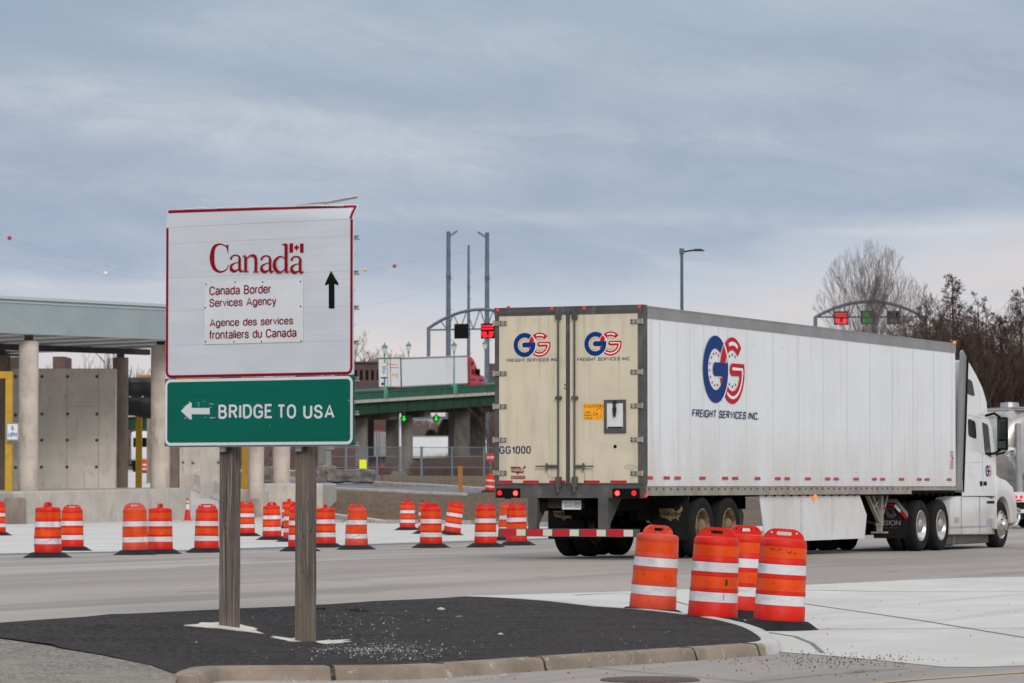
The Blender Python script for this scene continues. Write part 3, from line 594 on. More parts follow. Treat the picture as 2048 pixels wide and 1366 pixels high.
# posts, sitting behind the rails
for px, by in ((459, 1253), (611, 1284)):
    q = P(px, by, 31.2); inv = WM[sign.name].inverted(); o_, d_ = loc_ray(sign, px, by); k = (.09 - o_.y) / d_.y; c = o_ + d_ * k
    mb = MB(); h = .0699
    rows = []
    for i in range(13):
        z = c.z - .25 + (zb + 1.0 - c.z) * i / 12
        rows.append([Vector((c.x + sx * h + .0015 * math.sin(i * 2.1 + sx), .09 + sy * h + .0015 * math.cos(i * 1.7), z)) for sx, sy in ((-1, -1), (1, -1), (1, 1), (-1, 1))])
    vs = [v for r in rows for v in r]
    fs = [(i * 4 + j, i * 4 + (j + 1) % 4, (i + 1) * 4 + (j + 1) % 4, (i + 1) * 4 + j) for i in range(12) for j in range(4)] + [(0, 3, 2, 1), (48, 49, 50, 51)]
    mb.add(vs, fs); post = mb.build('post', 'wood', sign, bevel=.006)
    cr = MB()
    if px < 500:
        zz = [c.z + .1 + i * .12 for i in range(14)]
        A = [(c.x + .012 + .004 * math.sin(z * 5) , z) for z in zz]; add_stroke(cr, lambda a, b, w: Vector((a, .09 - h - w, b)), A, [.003 + .004 * math.sin(math.pi * i / 13) for i in range(14)], .004)
        cr.build('crack', 'wood_crack', post)
        rs = MB()
        for a, b, r in ((.028, .93, .014), (.036, .86, .018), (.03, .80, .008)): rs.flat([disc(c.x + a - .02, c.z + b, r * .5, 8, r * 1.6)], lambda a, b, w: Vector((a, .09 - h - w, b)), .005)
        rs.build('rust_stain', 'rust', post)
    else:
        for a, b in ((-.02, 1.02), (.045, .95), (.0, .33), (.03, .63)):
            cr.flat([disc(c.x + a * .6, c.z + b, .005, 8, .009)], lambda a, b, w: Vector((a, .09 - h - w, b)), .004)
        cr.flat([disc(.09 - .02, c.z + 1.0, .005, 8, .018)], lambda a, b, w, x=c.x: Vector((x + h + w, a, b)), .004)
        cr.build('knot_hole', 'wood_crack', post)
    bk = MB(); bk.box((c.x - .035, .09 - h - .05, zb - .055), (c.x + .025, .09 - h - .006, zb + .03)); bk.build('bracket', 'aluminium', post, bevel=.003)
# rails behind the panels, their ends show past the right edge
for py in (475, 545, 615, 685, 758, 826, 888):
    z = S_(706, py)[1]; mb = MB()
    for dz in (-.018, .014): mb.box((u0 + .03, -.075, z + dz), (u1 + .036, -.045, z + dz + .006))
    mb.box((u0 + .03, -.062, z - .012), (u1 + .036, -.056, z + .014)); mb.box((u0 + .03, -.045, z - .018), (u1 + .026, -.02, z - .008)); mb.build('rail', 'aluminium', sign)
for py in (510, 580, 650, 720, 792):
    z = S_(706, py)[1]; mb = MB(); mb.bar((u1 - .02, -.08, z), (u1 + .026, -.08, z + .002), .003); mb.build('tie_wire', 'aluminium', sign)
# white board
flapz = S_(706, 437)[1]
board = MB(); board.prism([rrect(u0, zm + .004, u1, flapz, .012)], frS, -.02, .0)
wb = board.build('agency_panel', 'sheeting_white', sign)
# bent top plank: leans forward towards the right
fl = MB(); nu, nv = 24, 5; ztl, ztr = S_(333, 419)[1], S_(706, 408)[1]
def flap(u, v):
    t = (u - u0) / (u1 - u0); k = max(0, t - .35) / .65
    zz = flapz + ((ztl + (ztr - ztl) * t) - flapz) * v
    return Vector((u + (.018 * v * (1 - t)) + .02 * k * math.sin(v * 2.6) * v, -.09 - .002 + .075 * k * k * v - .014 * math.sin(math.pi * v) * k, zz))
g = [[flap(u0 + (u1 - u0) * i / nu, j / nv) for i in range(nu + 1)] for j in range(nv + 1)]
vs = [p for r in g for p in r] + [p + Vector((0, .004, 0)) for r in g for p in r]; n1_ = nu + 1; off = n1_ * (nv + 1); fs = []
for j in range(nv):
    for i in range(nu): a = j * n1_ + i; fs += [(a, a + 1, a + n1_ + 1, a + n1_), (off + a, off + a + n1_, off + a + n1_ + 1, off + a + 1)]
fl.add(vs, fs); bent = fl.build('bent_top_plank', 'sheeting_white', sign, smooth=60); bent['label'] = 'top plank of the white board bent forward and torn loose at the right'
bd = MB(); W = .026
row = [flap(u0 + .012 + (u1 - u0 - .03) * i / nu, .95) for i in range(nu + 1)]; row2 = [flap(u0 + .012 + (u1 - u0 - .03) * i / nu, .79) for i in range(nu + 1)]
bd.add([p + Vector((0, -.003, 0)) for p in row + row2], [(i, i + 1, nu + 2 + i, nu + 1 + i) for i in range(nu)])
row = [flap(u1 - .01, v / 8 * .9) for v in range(9)]; row2 = [flap(u1 - .01 - W, v / 8 * .9) for v in range(9)]
bd.add([p + Vector((0, -.003, 0)) for p in row + row2], [(i, i + 1, 10 + i, 9 + i) for i in range(8)]); bd.build('border', 'sign_red', bent)
ls = MB(); a = Vector((*S_(590, 410), 0)); pA = Vector((a.x, -.085, a.y)); b = S_(715, 391.5); pB = Vector((b[0], -.10, b[1])); c_ = S_(650, 403); pM = Vector((c_[0], -.09, c_[1] + .0))
ls.add([pA, pA + Vector((0, 0, -.008)), pM, pM + Vector((0, .03, -.022)), pB, pB + Vector((0, .02, -.022)), pA + Vector((.5, .01, -.03)), pM + Vector((.25, .02, -.035))], [(0, 2, 3, 1), (2, 4, 5, 3), (1, 3, 7, 6)])
ls.bar(pM, pB, .01, .012); ls.build('torn_strip', 'plate_white', sign)
e = MB()
for t in (.1, .35, .6): e.bar(flap(u0 + .04 + t * 1.5, 1.0), flap(u0 + .04 + t * 1.5 + .25, 1.0) + Vector((0, 0, .006)), .01, .006)
e.build('torn_edge', 'white', bent)
gap = .006
rb = MB(); o1 = rrect(u0 + .003, zm + gap, u1 - .003, flapz - .004 + .2, .05); i1 = rrect(u0 + .003 + W, zm + gap + W, u1 - .003 - W, flapz + .2, .03)
# red border round the sides and the bottom (open at the top, where the plank is bent)
z1 = flapz - .006; r = .06; x0, x1b = u0 + .003, u1 - .003; zb0 = zm + gap
outer = [(x0, z1)] + [(x0 + r - r * math.cos(R_(k * 15)), zb0 + r - r * math.sin(R_(k * 15))) for k in range(7)] + [(x1b - r + r * math.sin(R_(k * 15)), zb0 + r - r * math.cos(R_(k * 15))) for k in range(7)] + [(x1b, z1)]
inner = [(x0 + W, z1)] + [(x0 + r - (r - W) * math.cos(R_(k * 15)), zb0 + r - (r - W) * math.sin(R_(k * 15))) for k in range(7)] + [(x1b - r + (r - W) * math.sin(R_(k * 15)), zb0 + r - (r - W) * math.cos(R_(k * 15))) for k in range(7)] + [(x1b - W, z1)]
rb = MB(); rb.flat([outer + inner[::-1]], frS, .002); rb.build('border', 'sign_red', wb)
gr = MB()
for pl_, pr_ in (((340, 485), (699, 474.5)), ((337, 553), (700, 544.5)), ((335, 620.5), (702, 615)), ((335, 688), (702, 685))):
    a = S_(*pl_); b = S_(*pr_); z = (a[1] + b[1]) / 2; gr.flat([rect2(u0 + W + .01, z, u1 - W - .01, z + .0014)], frS, .0012)
gr.build('plank_joint', 'groove', wb)
# Canada wordmark, drawn letter by letter from strokes
wm = MB()
X = lambda x, y: S_(300 + x / 4.4065, 370 + (y + (x - 945) * .022) / 4.4065)
def ws(pts, wd, k, sub=6):
    add_stroke(wm, frS, [X(*p) for p in pts], [w_ / 4.4065 * (u1 - u0) / 374.5 * 1.03 for w_ in wd], .003 + .0004 * k, 0, sub)
ws([(688, 592), (676, 552), (640, 532), (600, 532), (562, 566), (548, 650), (560, 724), (592, 764), (632, 772), (672, 752), (697, 706)], [7, 8, 9, 14, 30, 42, 32, 20, 13, 9, 5], 0)
ws([(689, 530), (689, 612)], [10, 3], 1, 1); ws([(684, 532), (676, 548), (690, 570)], [2, 14, 8], 2, 3)
def glyph_a(x, k):   # x = left edge
    ws([(x + 14, 656), (x + 26, 632), (x + 56, 622), (x + 84, 634), (x + 92, 664)], [18, 12, 9, 14, 24], k)
    ws([(x + 90, 650), (x + 90, 740), (x + 100, 764), (x + 122, 752)], [23, 24, 18, 3], k + 1)
    ws([(x + 88, 684), (x + 50, 692), (x + 18, 714), (x + 16, 746), (x + 42, 764), (x + 72, 752), (x + 90, 732)], [5, 7, 18, 27, 20, 10, 4], k + 2)
    ws([(x + 6, 650), (x + 22, 650)], [16, 20], k + 3, 2)
glyph_a(702, 3); glyph_a(972, 8); glyph_a(1238, 13)
ws([(848, 634), (848, 766)], [25, 25], 18, 1); ws([(822, 631), (848, 626)], [6, 14], 19, 1); ws([(824, 766), (876, 766)], [7, 7], 20, 1)
ws([(856, 654), (886, 626), (918, 624), (938, 652), (938, 764)], [5, 10, 20, 25, 25], 21); ws([(912, 766), (966, 766)], [7, 7], 22, 1)
ws([(1206, 516), (1206, 764)], [27, 27], 23, 1); ws([(1170, 517), (1208, 518)], [6, 16], 24, 1); ws([(1206, 764), (1238, 757)], [14, 3], 25, 1)
ws([(1196, 640), (1166, 626), (1136, 634), (1108, 668), (1104, 712), (1124, 752), (1152, 764), (1178, 752), (1196, 728)], [6, 8, 14, 25, 30, 25, 14, 8, 5], 26)
for x in (1231, 1323):
    a = X(x, 508); b = X(x + 32, 588); wm.flat([rect2(a[0], b[1], b[0], a[1])], frS, .0032)
LEAF = [(0, 1), (.12, .66), (.26, .74), (.22, .36), (.5, .56), (.56, .42), (.88, .46), (.76, .2), (.92, .08), (.36, -.3), (.42, -.48), (.06, -.4), (.05, -.95), (-.05, -.95), (-.06, -.4), (-.42, -.48), (-.36, -.3), (-.92, .08), (-.76, .2), (-.88, .46), (-.56, .42), (-.5, .56), (-.22, .36), (-.26, .74), (-.12, .66)]
c = X(1293, 548); s_ = .029; wm.flat([[(c[0] + a * s_, c[1] + b * s_ * 1.3) for a, b in LEAF]], frS, .0032)
wm.build('wordmark', 'wordmark', wb, fixn=False)
# screwed-on plate with the agency's name
x0, z0, x1, z1 = SR(410, 560.5, 606.8, 686.3)
pt = MB(); pt.prism([rect2(x0, z0, x1, z1)], frS, .001, .006); plate = pt.build('name_plate', 'plate_white', wb)
ol = MB(); t_ = .002
for q in (rect2(x0 - t_, z0 - t_, x1 + t_, z0), rect2(x1, z0, x1 + t_, z1), rect2(x0 - t_ / 2, z0, x0, z1), rect2(x0, z1, x1, z1 + t_ / 2)): ol.flat([q], frS, .0022)
ol.build('plate_edge', 'groove', plate)
sc2 = MB()
for px, py in ((413.5, 568), (471, 564.5), (526.5, 564), (602, 563), (411.5, 615.5), (602, 613), (412, 683.5), (468.8, 683.7), (524, 683.5), (603, 681.8)):
    a = S_(px, py); sc2.prism([disc(a[0], a[1], .0068, 10)], frS, .006, .009)
sc2.build('screw', 'black', plate)
tx = MB()
for s, x0, y0, x1, y1 in (('Canada Border', 419.8, 570.6, 542.4, 588.8), ('Services Agency', 419.8, 595.2, 553.7, 615.8), ('Agence des services', 420.3, 635.2, 587.5, 654.8), ('frontaliers du Canada', 420.3, 658.6, 594.6, 676.3)):
    a, b, c, d = SR(x0, y0, x1, y1); add_text(tx, frS, s, a, b, c, d, .0085, weight=.16, gap=.075)
tx.build('lettering', 'text_red', plate, fixn=False)
ar = MB(); A = [S_(x, y) for x, y in ((662.6, 541.5), (670, 555), (677.6, 567), (676, 570.8), (669.2, 567.6), (669.4, 617), (657.9, 617), (657.7, 567.8), (652, 570.8), (650, 568.6), (655.5, 556))]
ar.flat([A], frS, .003); ar.build('up_arrow', 'black', wb, fixn=False)
# green board
gb = MB(); gb.prism([rrect(u0 - .006, zb, u1 + .004, zm - .002, .004)], frS, -.02, .001); gpan = gb.build('bridge_panel', 'sign_green', sign)
bo = MB(); bo.flat([rrect(u0 - .003, zb + .004, u1 + .001, zm - .006, .06), rrect(u0 + .023, zb + .03, u1 - .025, zm - .032, .036)], frS, .003); bo.build('border', 'plate_white', gpan, fixn=False)
tx = MB()
for s, xa, xb in (('BRIDGE', 437.3, 544), ('TO', 557, 592.6), ('USA', 607, 669.5)):
    a, b, c, d = SR(xa, 808.6, xb, 837.2); add_text(tx, frS, s, a, b, c, d, .003, weight=.19, gap=.15)
tx.build('lettering', 'plate_white', gpan, fixn=False)
ar = MB(); A = [S_(x, y) for x, y in ((362.4, 821.7), (372, 812), (381, 805), (384.2, 806.5), (383.6, 815.9), (419.8, 815.9), (419.8, 828.6), (383.6, 828.4), (384, 838.6), (381, 839.4), (372, 831.5))]
ar.flat([A], frS, .003); ar.build('left_arrow', 'plate_white', gpan, fixn=False)
sf = MB(); random.seed(3)
for k in range(26):
    px = random.choice((random.uniform(366, 380), random.uniform(386, 430), random.uniform(420, 430))); py = random.choice((805, 808, 811, 835, 836, 815)) + random.uniform(-2, 2)
    a = S_(px, py); sf.flat([disc(a[0], a[1], random.uniform(.004, .018), 6, random.uniform(.0012, .003))], frS, .0036)
for px, py, r in ((541, 851, .004), (698, 801, .005), (460, 888, .012)): a = S_(px, py); sf.flat([disc(a[0], a[1], r, 7, r)], frS, .0042)
sf.build('scuff_mark', 'plate_white', gpan, fixn=False)

# footings and stone chips on the island
def isl_patch(name, c, rx_, ry_, m, lift, lab, cat, jit=.25, seed=1):
    random.seed(seed); mb = MB(); n = 26; rim = []
    for k in range(n):
        a = 2 * math.pi * k / n; q = (1 + random.uniform(-jit, jit) * 1.2); rim.append((c[0] + rx_ * q * math.cos(a), c[1] + ry_ * q * math.sin(a)))
    vs = [Vector((c[0], c[1], zisl(*c) + lift + .002))] + [Vector((x, y, zisl(x, y) + lift)) for x, y in rim] + [Vector((x, y, zisl(x, y) - .03)) for x, y in rim]
    mb.add(vs, [(0, 1 + k, 1 + (k + 1) % n) for k in range(n)] + [(1 + k, 1 + n + k, 1 + n + (k + 1) % n, 1 + (k + 1) % n) for k in range(n)])
    return tag(mb.build(name, m), lab, cat)
ca = P(456, 1248, 31.45); cb = P(612, 1279, 31.05)
isl_patch('post_footing', (ca.x - .03, ca.y + .2), .33, .42, 'footing', .006, 'pale concrete collar at the foot of the left wooden sign post', 'concrete footing', seed=4)
isl_patch('post_footing', (cb.x + .06, cb.y + .14), .35, .42, 'footing', .007, 'pale concrete collar at the foot of the right wooden sign post', 'concrete footing', seed=9)
random.seed(21); mb = MB()
def chip(x, y, r, z):
    a0 = random.random() * 6; vs = [Vector((x + r * math.cos(a0 + i * 1.57) * random.uniform(.6, 1), y + r * math.sin(a0 + i * 1.57) * random.uniform(.6, 1), z - .002)) for i in range(4)] + [Vector((x, y, z + r * random.uniform(.5, 1)))]
    mb.add(vs, [(0, 1, 4), (1, 2, 4), (2, 3, 4), (3, 0, 4)])
for k in range(2000):
    px = random.gauss(760, 75); py = random.gauss(1300, 11) + (px - 760) * .10 + (6 if k % 2 else -10)
    if k % 4 == 1: px = random.uniform(640, 800); py = random.uniform(1225, 1300)
    if k % 11 == 0: px = random.uniform(380, 1400); py = random.uniform(1222, 1325)
    if not (385 < px < 1450 and 1206 < py < 1328 - (px - 600) * .03 * (px > 600)): continue
    if py < 1217 and px < 640: continue
    q = G(px, py, KT); chip(q.x, q.y, random.choice((.002, .003, .003, .004, .004, .006, .010)) * random.uniform(.8, 1.3), zisl(q.x, q.y) + .003)
for k in range(240):
    px = random.uniform(560, 1010); py = 1345 + random.uniform(0, 22) - (px - 740) * .03; q = G(px, py); chip(q.x, q.y, random.uniform(.006, .014), zg(q.x, q.y) + .006)
mb2 = mb; mb = MB()
for k in range(520):
    px = random.gauss(1640, 110); py = random.gauss(1322, 9) + (px - 1640) * .02
    if k % 9 == 0: px = random.uniform(900, 2048); py = random.uniform(1342, 1366) - (px - 900) * .012
    if k % 12 == 0: px = random.uniform(1600, 2048); py = random.uniform(1160, 1330)
    if px < 1560 and py < 1318: continue
    q = G(px, py); chip(q.x, q.y, random.uniform(.004, .012), zg(q.x, q.y) + .012)
tag(mb.build('tarmac_crumbs', 'tarmac', fixn=False), 'dark crumbs of tarmac strewn over the new slab and the road by the kerb', 'tarmac crumbs', kind='stuff'); mb = mb2
tag(mb.build('gravel_chips', 'chips', fixn=False), 'white and grey stone chips scattered over the black tarmac', 'stone chips', kind='stuff')
def lump(name, px, py, r, m, lab, cat, flat=.5, dz=KT, seed=0, group=None):
    random.seed(seed); q = G(px, py, dz); z = (zisl(q.x, q.y) if dz else zg(q.x, q.y)); bm = bmesh.new(); bmesh.ops.create_icosphere(bm, subdivisions=2, radius=r)
    for v in bm.verts:
        k = 1 + .35 * noise.noise(v.co * (2.2 / r) + Vector((seed, 0, 0))); v.co = Vector((v.co.x * k * 1.4, v.co.y * k, max(v.co.z * k * flat, -.3 * r * flat)))
    me = bpy.data.meshes.new(name); bm.to_mesh(me); bm.free(); me.materials.append(M[m]); o = bpy.data.objects.new(name, me); COL.objects.link(o); o.location = (q.x, q.y, z + r * flat * .25); WM[o.name] = Matrix.Translation(o.location)
    return tag(o, lab, cat, group)
lump('tarmac_lump', 718, 1223, .075, 'tarmac', 'flat broken slab of black tarmac lying behind the right sign post', 'tarmac lump', .5, seed=2)
lump('tarmac_lump', 639, 1219, .045, 'tarmac', 'small black crumb of tarmac touching the right sign post', 'tarmac lump', .6, seed=5)
lump('stone', 882, 1220, .03, 'kerb_new', 'white stone lying alone on the black tarmac', 'stone', .7, seed=3)
lump('stone', 919, 1234, .028, 'stone', 'grey stone lying to the right of the white stone', 'stone', .5, seed=6)
lump('stone', 1001, 1268, .018, 'kerb_new', 'little pale stone on the tarmac halfway towards the kerb', 'stone', .8, seed=8)
lump('tarmac_lump', 654, 1352, .035, 'tarmac', 'black tarmac lump stuck in the broken kerb', 'tarmac lump', 1.1, dz=0, seed=11)
lump('tarmac_lump', 773, 1358, .028, 'tarmac', 'black lump in the gutter below the kerb joint', 'tarmac lump', .9, dz=0, seed=12)
lump('tarmac_lump', 1214, 1329, .022, 'tarmac', 'black lump resting against the kerb beside the drain cover', 'tarmac lump', 1.0, dz=0, seed=13)

# ================================================================ traffic drums
def make_drum(cm):
    t = thing('traffic_drum', (0, 0, 0), '', 'traffic drum', group='orange and white construction drums')
    prof = [(.0, .035), (.250, .035), (.255, .05), (.253, .19), (.246, .196)]
    UP = .042; b = MB(); b.lathe([(.0, .03), (.252, .03), (.256, .045), (.253, .188), (.247, .196), (.246, .30), (.250, .303), (.249, .333), (.243, .338), (.241, .462), (.245, .466), (.244, .500), (.238, .504), (.237, .606), (.241, .610), (.238, .655), (.233, .662),
                      (.231, .778), (.234, .785), (.229, .835), (.219, .852), (.19, .862), (.05, .872), (.0, .872)], 36, c=(0, 0, UP))
    b.build('barrel', cm, t, smooth=40)
    for z0, z1, r0, r1, m in ((.200, .298, .2478, .2470, 'tape_white'), (.341, .460, .2446, .2426, 'tape_orange'), (.507, .603, .2396, .2386, 'tape_white'), (.666, .776, .2346, .2326, 'tape_orange')):
        a = MB(); a.lathe([(r0 - .004, z0), (r0 + .001, z0), (r1 + .001, z1), (r1 - .004, z1)], 36, c=(0, 0, UP)); a.build('reflective_band', m, t, smooth=40)
    # arched carrying handle across the lid, with a slot and two bolt holes
    o = [(-.205, .845), (-.2, .875), (-.185, .905), (-.16, .93), (-.125, .95), (-.09, .958), (.09, .958), (.125, .95), (.16, .93), (.185, .905), (.2, .875), (.205, .845)]
    hd = MB(); fr = lambda a, b, w: Vector((a, w, b + UP))
    hd.prism([o, rrect(-.075, .893, .075, .928, .014, 3)[::-1], disc(-.125, .918, .011, 8)[::-1], disc(.125, .918, .011, 8)[::-1]], fr, -.022, .022)
    hd.box((-.075, -.05, .862 + UP), (.075, .05, .88 + UP))
    hd.build('handle', cm, t, bevel=0)
    rb = MB(); rb.lathe([(.235, .07), (.258, .092), (.29, .090), (.33, .068), (.375, .036), (.43, .012), (.44, .003), (.43, -.004), (.24, -.004)], 40); rb.build('rubber_base', 'rubber', t, smooth=50)
    return t
drumA = make_drum('drum_orange'); drumB = make_drum('drum_faded')
def dented(cm, seed, amt):
    # an older drum: its wall pushed in here and there, all bands following
    t = make_drum(cm)
    for c in kids(t):
        if c.name.startswith('rubber'): continue
        for v in c.data.vertices:
            p = v.co; a = math.atan2(p.y, p.x); q = Vector((math.cos(a) * 1.4, math.sin(a) * 1.4, p.z * 2.2)) + Vector((seed, 0, 0)); n_ = noise.noise(q); k = 1 - amt * max(0, n_ - .08) * 3 * (1 if p.z < .9 else .3); p.x *= k; p.y *= k; p.x += .03 * amt * 10 * (p.z ** 2) * math.sin(seed) * .3
    return t
drumC = dented('drum_orange', 3.1, .10); drumD = dented('drum_orange', 8.7, .16); drumE = dented('drum_faded', 5.3, .12)
DSRC = {1: drumD, 3: drumE, 7: drumD, 12: drumE, 4: drumC, 9: drumC, 11: drumC, 14: drumC, 16: drumC, 19: drumD, 20: drumC, 23: drumC, 18: drumE}
# centre x, y of the barrel's foot, tilt to the right, turn of the handle, faded, label, dx away
DR = [(-6, 1066, 0, 20, 0, 'drum cut by the left picture edge, below the yellow portal post'),
      (95, 1107, 0, 80, 0, 'drum with a dented lower body, larger of the pair at far left'),
      (144, 1095, 0, 8, 0, 'drum just behind and right of the dented one at far left'),
      (271, 1102, -1, 10, 1, 'faded drum, left one of the touching pair left of the sign posts'),
      (320, 1100.5, 0, 84, 0, 'drum with end-on handle touching a faded drum, left of the sign posts'),
      (413, 1098, .5, 5, 0, 'drum standing right against the left wooden sign post, on its left'),
      (492, 1067.5, 0, 4, 0, 'drum half hidden behind the right side of the left wooden sign post'),
      (544, 1074.5, -1, 55, 0, 'battered drum between the two wooden sign posts with its handle knocked askew'),
      (578, 1052.5, 0, 78, 0, 'farthest drum between the sign posts, tallest lid of the cluster'),
      (586, 1078, 0, 75, 0, 'middle drum of the overlapping cluster just left of the right sign post'),
      (600, 1095.5, 0, 60, 0, 'drum largely hidden by the right wooden sign post'),
      (650, 1088.5, 0, 82, 0, 'drum just right of the right wooden sign post with handle seen end-on'),
      (713, 1092.5, 0, 40, 1, 'faded drum with a dented foot standing alone right of the sign'),
      (815, 1056, 0, 70, 0, 'drum on the edge of the lot by the dirt bank, leftmost of the middle cluster'),
      (853, 1063, 0, 80, 0, 'drum mostly hidden behind the front drum of the middle cluster'),
      (862, 1089, 0, 35, 0, 'front drum of the middle cluster, covering another drum'),
      (903, 1065.5, 8.5, 8, 0, 'drum leaning heavily to the right with a crooked white band'),
      (971, 1088, 0, 6, 0, 'drum standing alone just left of the trailer rear'),
      (1015, 1075, 0, 30, 0, 'drum below the trailer tail lights, behind another drum'),
      (1034, 1084.5, -1, 12, 0, 'drum crossed by the trailer rear bumper'),
      (979, 981.5, 5, 80, 0, 'small far drum on the dirt bank against the trailer left edge'),
      (289, 944, 0, 30, 0, 'tiny far drum behind the yellow post under the black tarp'),
      (1304, 1222, 4.2, 38, 1, 'faded pinkish drum leaning right, leftmost of the four near the truck wheels'),
      (1424, 1238, 3.4, -14, 0, 'near drum at the kerb tip with a dark scrape on its orange band'),
      (1482, 1224.5, 3, 28, 0, 'drum half hidden behind the near drum at the kerb tip'),
      (1557, 1246, 3.6, -8, 0, 'near drum with black scribble on its top band, on a wide black rubber ring')]
used = set()
for i, (px, py, tilt, hr, fade, lab) in enumerate(DR):
    src = DSRC.get(i, drumB if fade else drumA)
    dz = 0.08
    q = G(px, py, dz); k = .25 / math.hypot(q.x, q.y); q = q + Vector((q.x * k, q.y * k, 0)); z = zg(q.x, q.y) + .009
    if i == 20: z = zg(q.x, q.y) + .0
    e = (Matrix.Rotation(R_(tilt), 4, 'Y') @ Matrix.Rotation(R_(hr), 4, 'Z')).to_euler()
    if src.name not in used:
        used.add(src.name); d = src; move(src, (q.x, q.y, z), e.z, e.x, e.y); src['label'] = lab
    else: d = dup(src, (q.x, q.y, z), e.z, lab, e.x, e.y)
    sp = ray(px, py); h_obs = F * .958 / q.y
    print('drum', i, 'Y=%.1f h_px=%.1f' % (q.y, h_obs))
    if i in (1, 12, 23, 25):
        inv = WM[d.name].inverted(); cdir = inv.to_3x3() @ (C0 - q); a0 = math.degrees(math.atan2(cdir.y, cdir.x)); mb = MB(); random.seed(i)
        if i == 25:
            for k in range(26):
                a = a0 - 34 + k * 2.6 + random.uniform(-1, 1); z_ = .794 + random.uniform(-.012, .012) - (.025 if k > 16 else 0)
                if 12 < k < 16 or 21 < k < 24: continue
                mb.lathe([(.2362, z_ - random.uniform(.005, .014)), (.2358, z_ + random.uniform(.004, .012))], 2, a0=a, a1=a + random.uniform(.8, 2.2))
        elif i == 23:
            mb.lathe([(.2462, .417), (.2458, .452), (.245, .477)], 3, a0=a0 + 27, a1=a0 + 33); mb.lathe([(.2497, .262), (.2492, .335)], 2, a0=a0 + 24, a1=a0 + 25.2)
        else:
            for k in range(7): a = a0 - 20 + k * 6; mb.lathe([(.2497, .262 + k * .008), (.2493, .277 + k * .010)], 2, a0=a, a1=a + 1.6)
        mb.build('scrape_mark', 'scuff', d)

# ================================================================ the freight truck
TR = Vector((.927, 55.549, .25)); TA = R_(64.9 - 90)
truck = thing('semi_truck', TR, 'white semi truck with a GG Freight Services box trailer, cream rear doors towards us', 'truck', TA)
truck['label'] = 'white semi truck with long box trailer, cream rear doors, blue and red logo'
HW = 1.295
def RY(px, py, y=0.0): return on_y(truck, px, py, y)
def SX(px, py, x=HW): return on_x(truck, px, py, x)
def RRc(x0, y0, x1, y1, y=0.0): return box2(truck, lambda a, b: RY(a, b, y), x0, y0, x1, y1)
frR = lambda u, v, w: Vector((u, -w, v))          # rear face, w towards the viewer
frD = lambda u, v, w: Vector((HW + w, u, v))      # right side
def logo(mb, fr, cx, cz, R, w=.004, k=.0):
    # material slots: 0 blue, 1 red, 2 white
    A = lambda *a, **q: [(cx + R * x, cz + R * z) for x, z in arc(*a, **q)]
    T = lambda pts: [(cx + R * x, cz + R * z) for x, z in pts]
    rc = 1.36
    mb.flat([A(rc, 0, .62, 1, 44, 172, n=26)], fr, w, 1)
    mb.flat([A(rc, 0, .62, 1, 206, 348, n=26)], fr, w, 1)
    mb.flat([T([(2.33, .22), (2.36, 0), (2.345, -.22), (1.95, -.15), (1.32, -.16), (1.2, -.1), (1.14, .03), (1.2, .16), (1.32, .22)])], fr, w + .0006, 1)
    mb.flat([A(0, 0, .98, 1.06, -62, 50, n=20)], fr, w + .0012, 2)
    mb.flat([A(0, 0, .62, 1, 52, 372, n=44)], fr, w + .0018, 0)
    mb.flat([T([(.99, .21), (1.0, -.05), (.86, -.2), (-.08, -.2), (-.18, -.14), (-.22, 0), (-.18, .14), (-.08, .21)])], fr, w + .0024, 0)
    mb.flat([T([(.36, -.24), (.56, -.24), (.46, -.46)])], fr, w + .0006, 1)
    mb.flat([A(rc, 0, .76, .87, 60, 112, n=10)], fr, w + .003, 2)
    mb.flat([A(rc, 0, .77, .86, 236, 352, n=18)], fr, w + .003, 2)
    mb.flat([T([(2.2, .09), (2.24, -.1), (2.13, -.13), (2.1, .02), (1.36, .01), (1.3, .05), (1.36, .1)])], fr, w + .0036, 2)
    for a in (60, 85, 110, 135, 160, 185, 210, 235, 260, 285): mb.flat([T([(.48 * math.cos(R_(a)) + x, .48 * math.sin(R_(a)) + z) for x, z in disc(0, 0, .042, 8)])], fr, w + .0006, 1)
    for a in (62, 90, 118, 148, 240, 270, 300): mb.flat([T([(rc + .48 * math.cos(R_(a)) + x, .48 * math.sin(R_(a)) + z) for x, z in disc(0, 0, .042, 8)])], fr, w + .0006, 0)
ZT, ZB, ZP, ZR = 4.065, 1.03, 1.185, 3.87
LEN = 16.2
b = MB(); b.box((-HW + .02, .12, ZP), (HW - .012, LEN - .02, ZR)); box = b.build('trailer_wall', 'trailer_white', truck)
b = MB(); b.box((-HW + .03, .1, ZT - .03), (HW - .03, LEN - .05, ZT - .005)); b.build('trailer_roof', 'rail_grey', truck)
# vertical seams with two lines of rivets
sm = MB(); rv = MB()
for k in range(14):
    y = .69 + 1.282 * k
    if y > LEN - .2: break
    sm.box((HW - .012, y - .028, ZP), (HW - .0105, y + .028, ZR))
    for s in (-.019, .019):
        z = ZP + .03
        while z < ZR:
            rv.box((HW - .0105, y + s - .0055, z), (HW - .0075, y + s + .0055, z + .011)); z += .052
for z in (ZP + .25, ZP + .07, ZP + .03, ZP + .12):
    y = .2
    while y < LEN - .1: rv.box((HW - .012, y, z), (HW - .009, y + .009, z + .009)); y += .16 if z > ZP + .2 else .11
sm.build('wall_seam', 'seam', box); rv.build('rivet', 'rivet', box)
tr = MB(); tr.box((HW - .03, .1, ZR), (HW, LEN, ZT - .025)); tr.box((HW - .035, .1, ZT - .025), (HW + .006, LEN, ZT)); tr.box((-HW, .1, ZR), (-HW + .03, LEN, ZT)); rail = tr.build('roof_rail', 'rail_grey', truck)
rv = MB(); y = .2
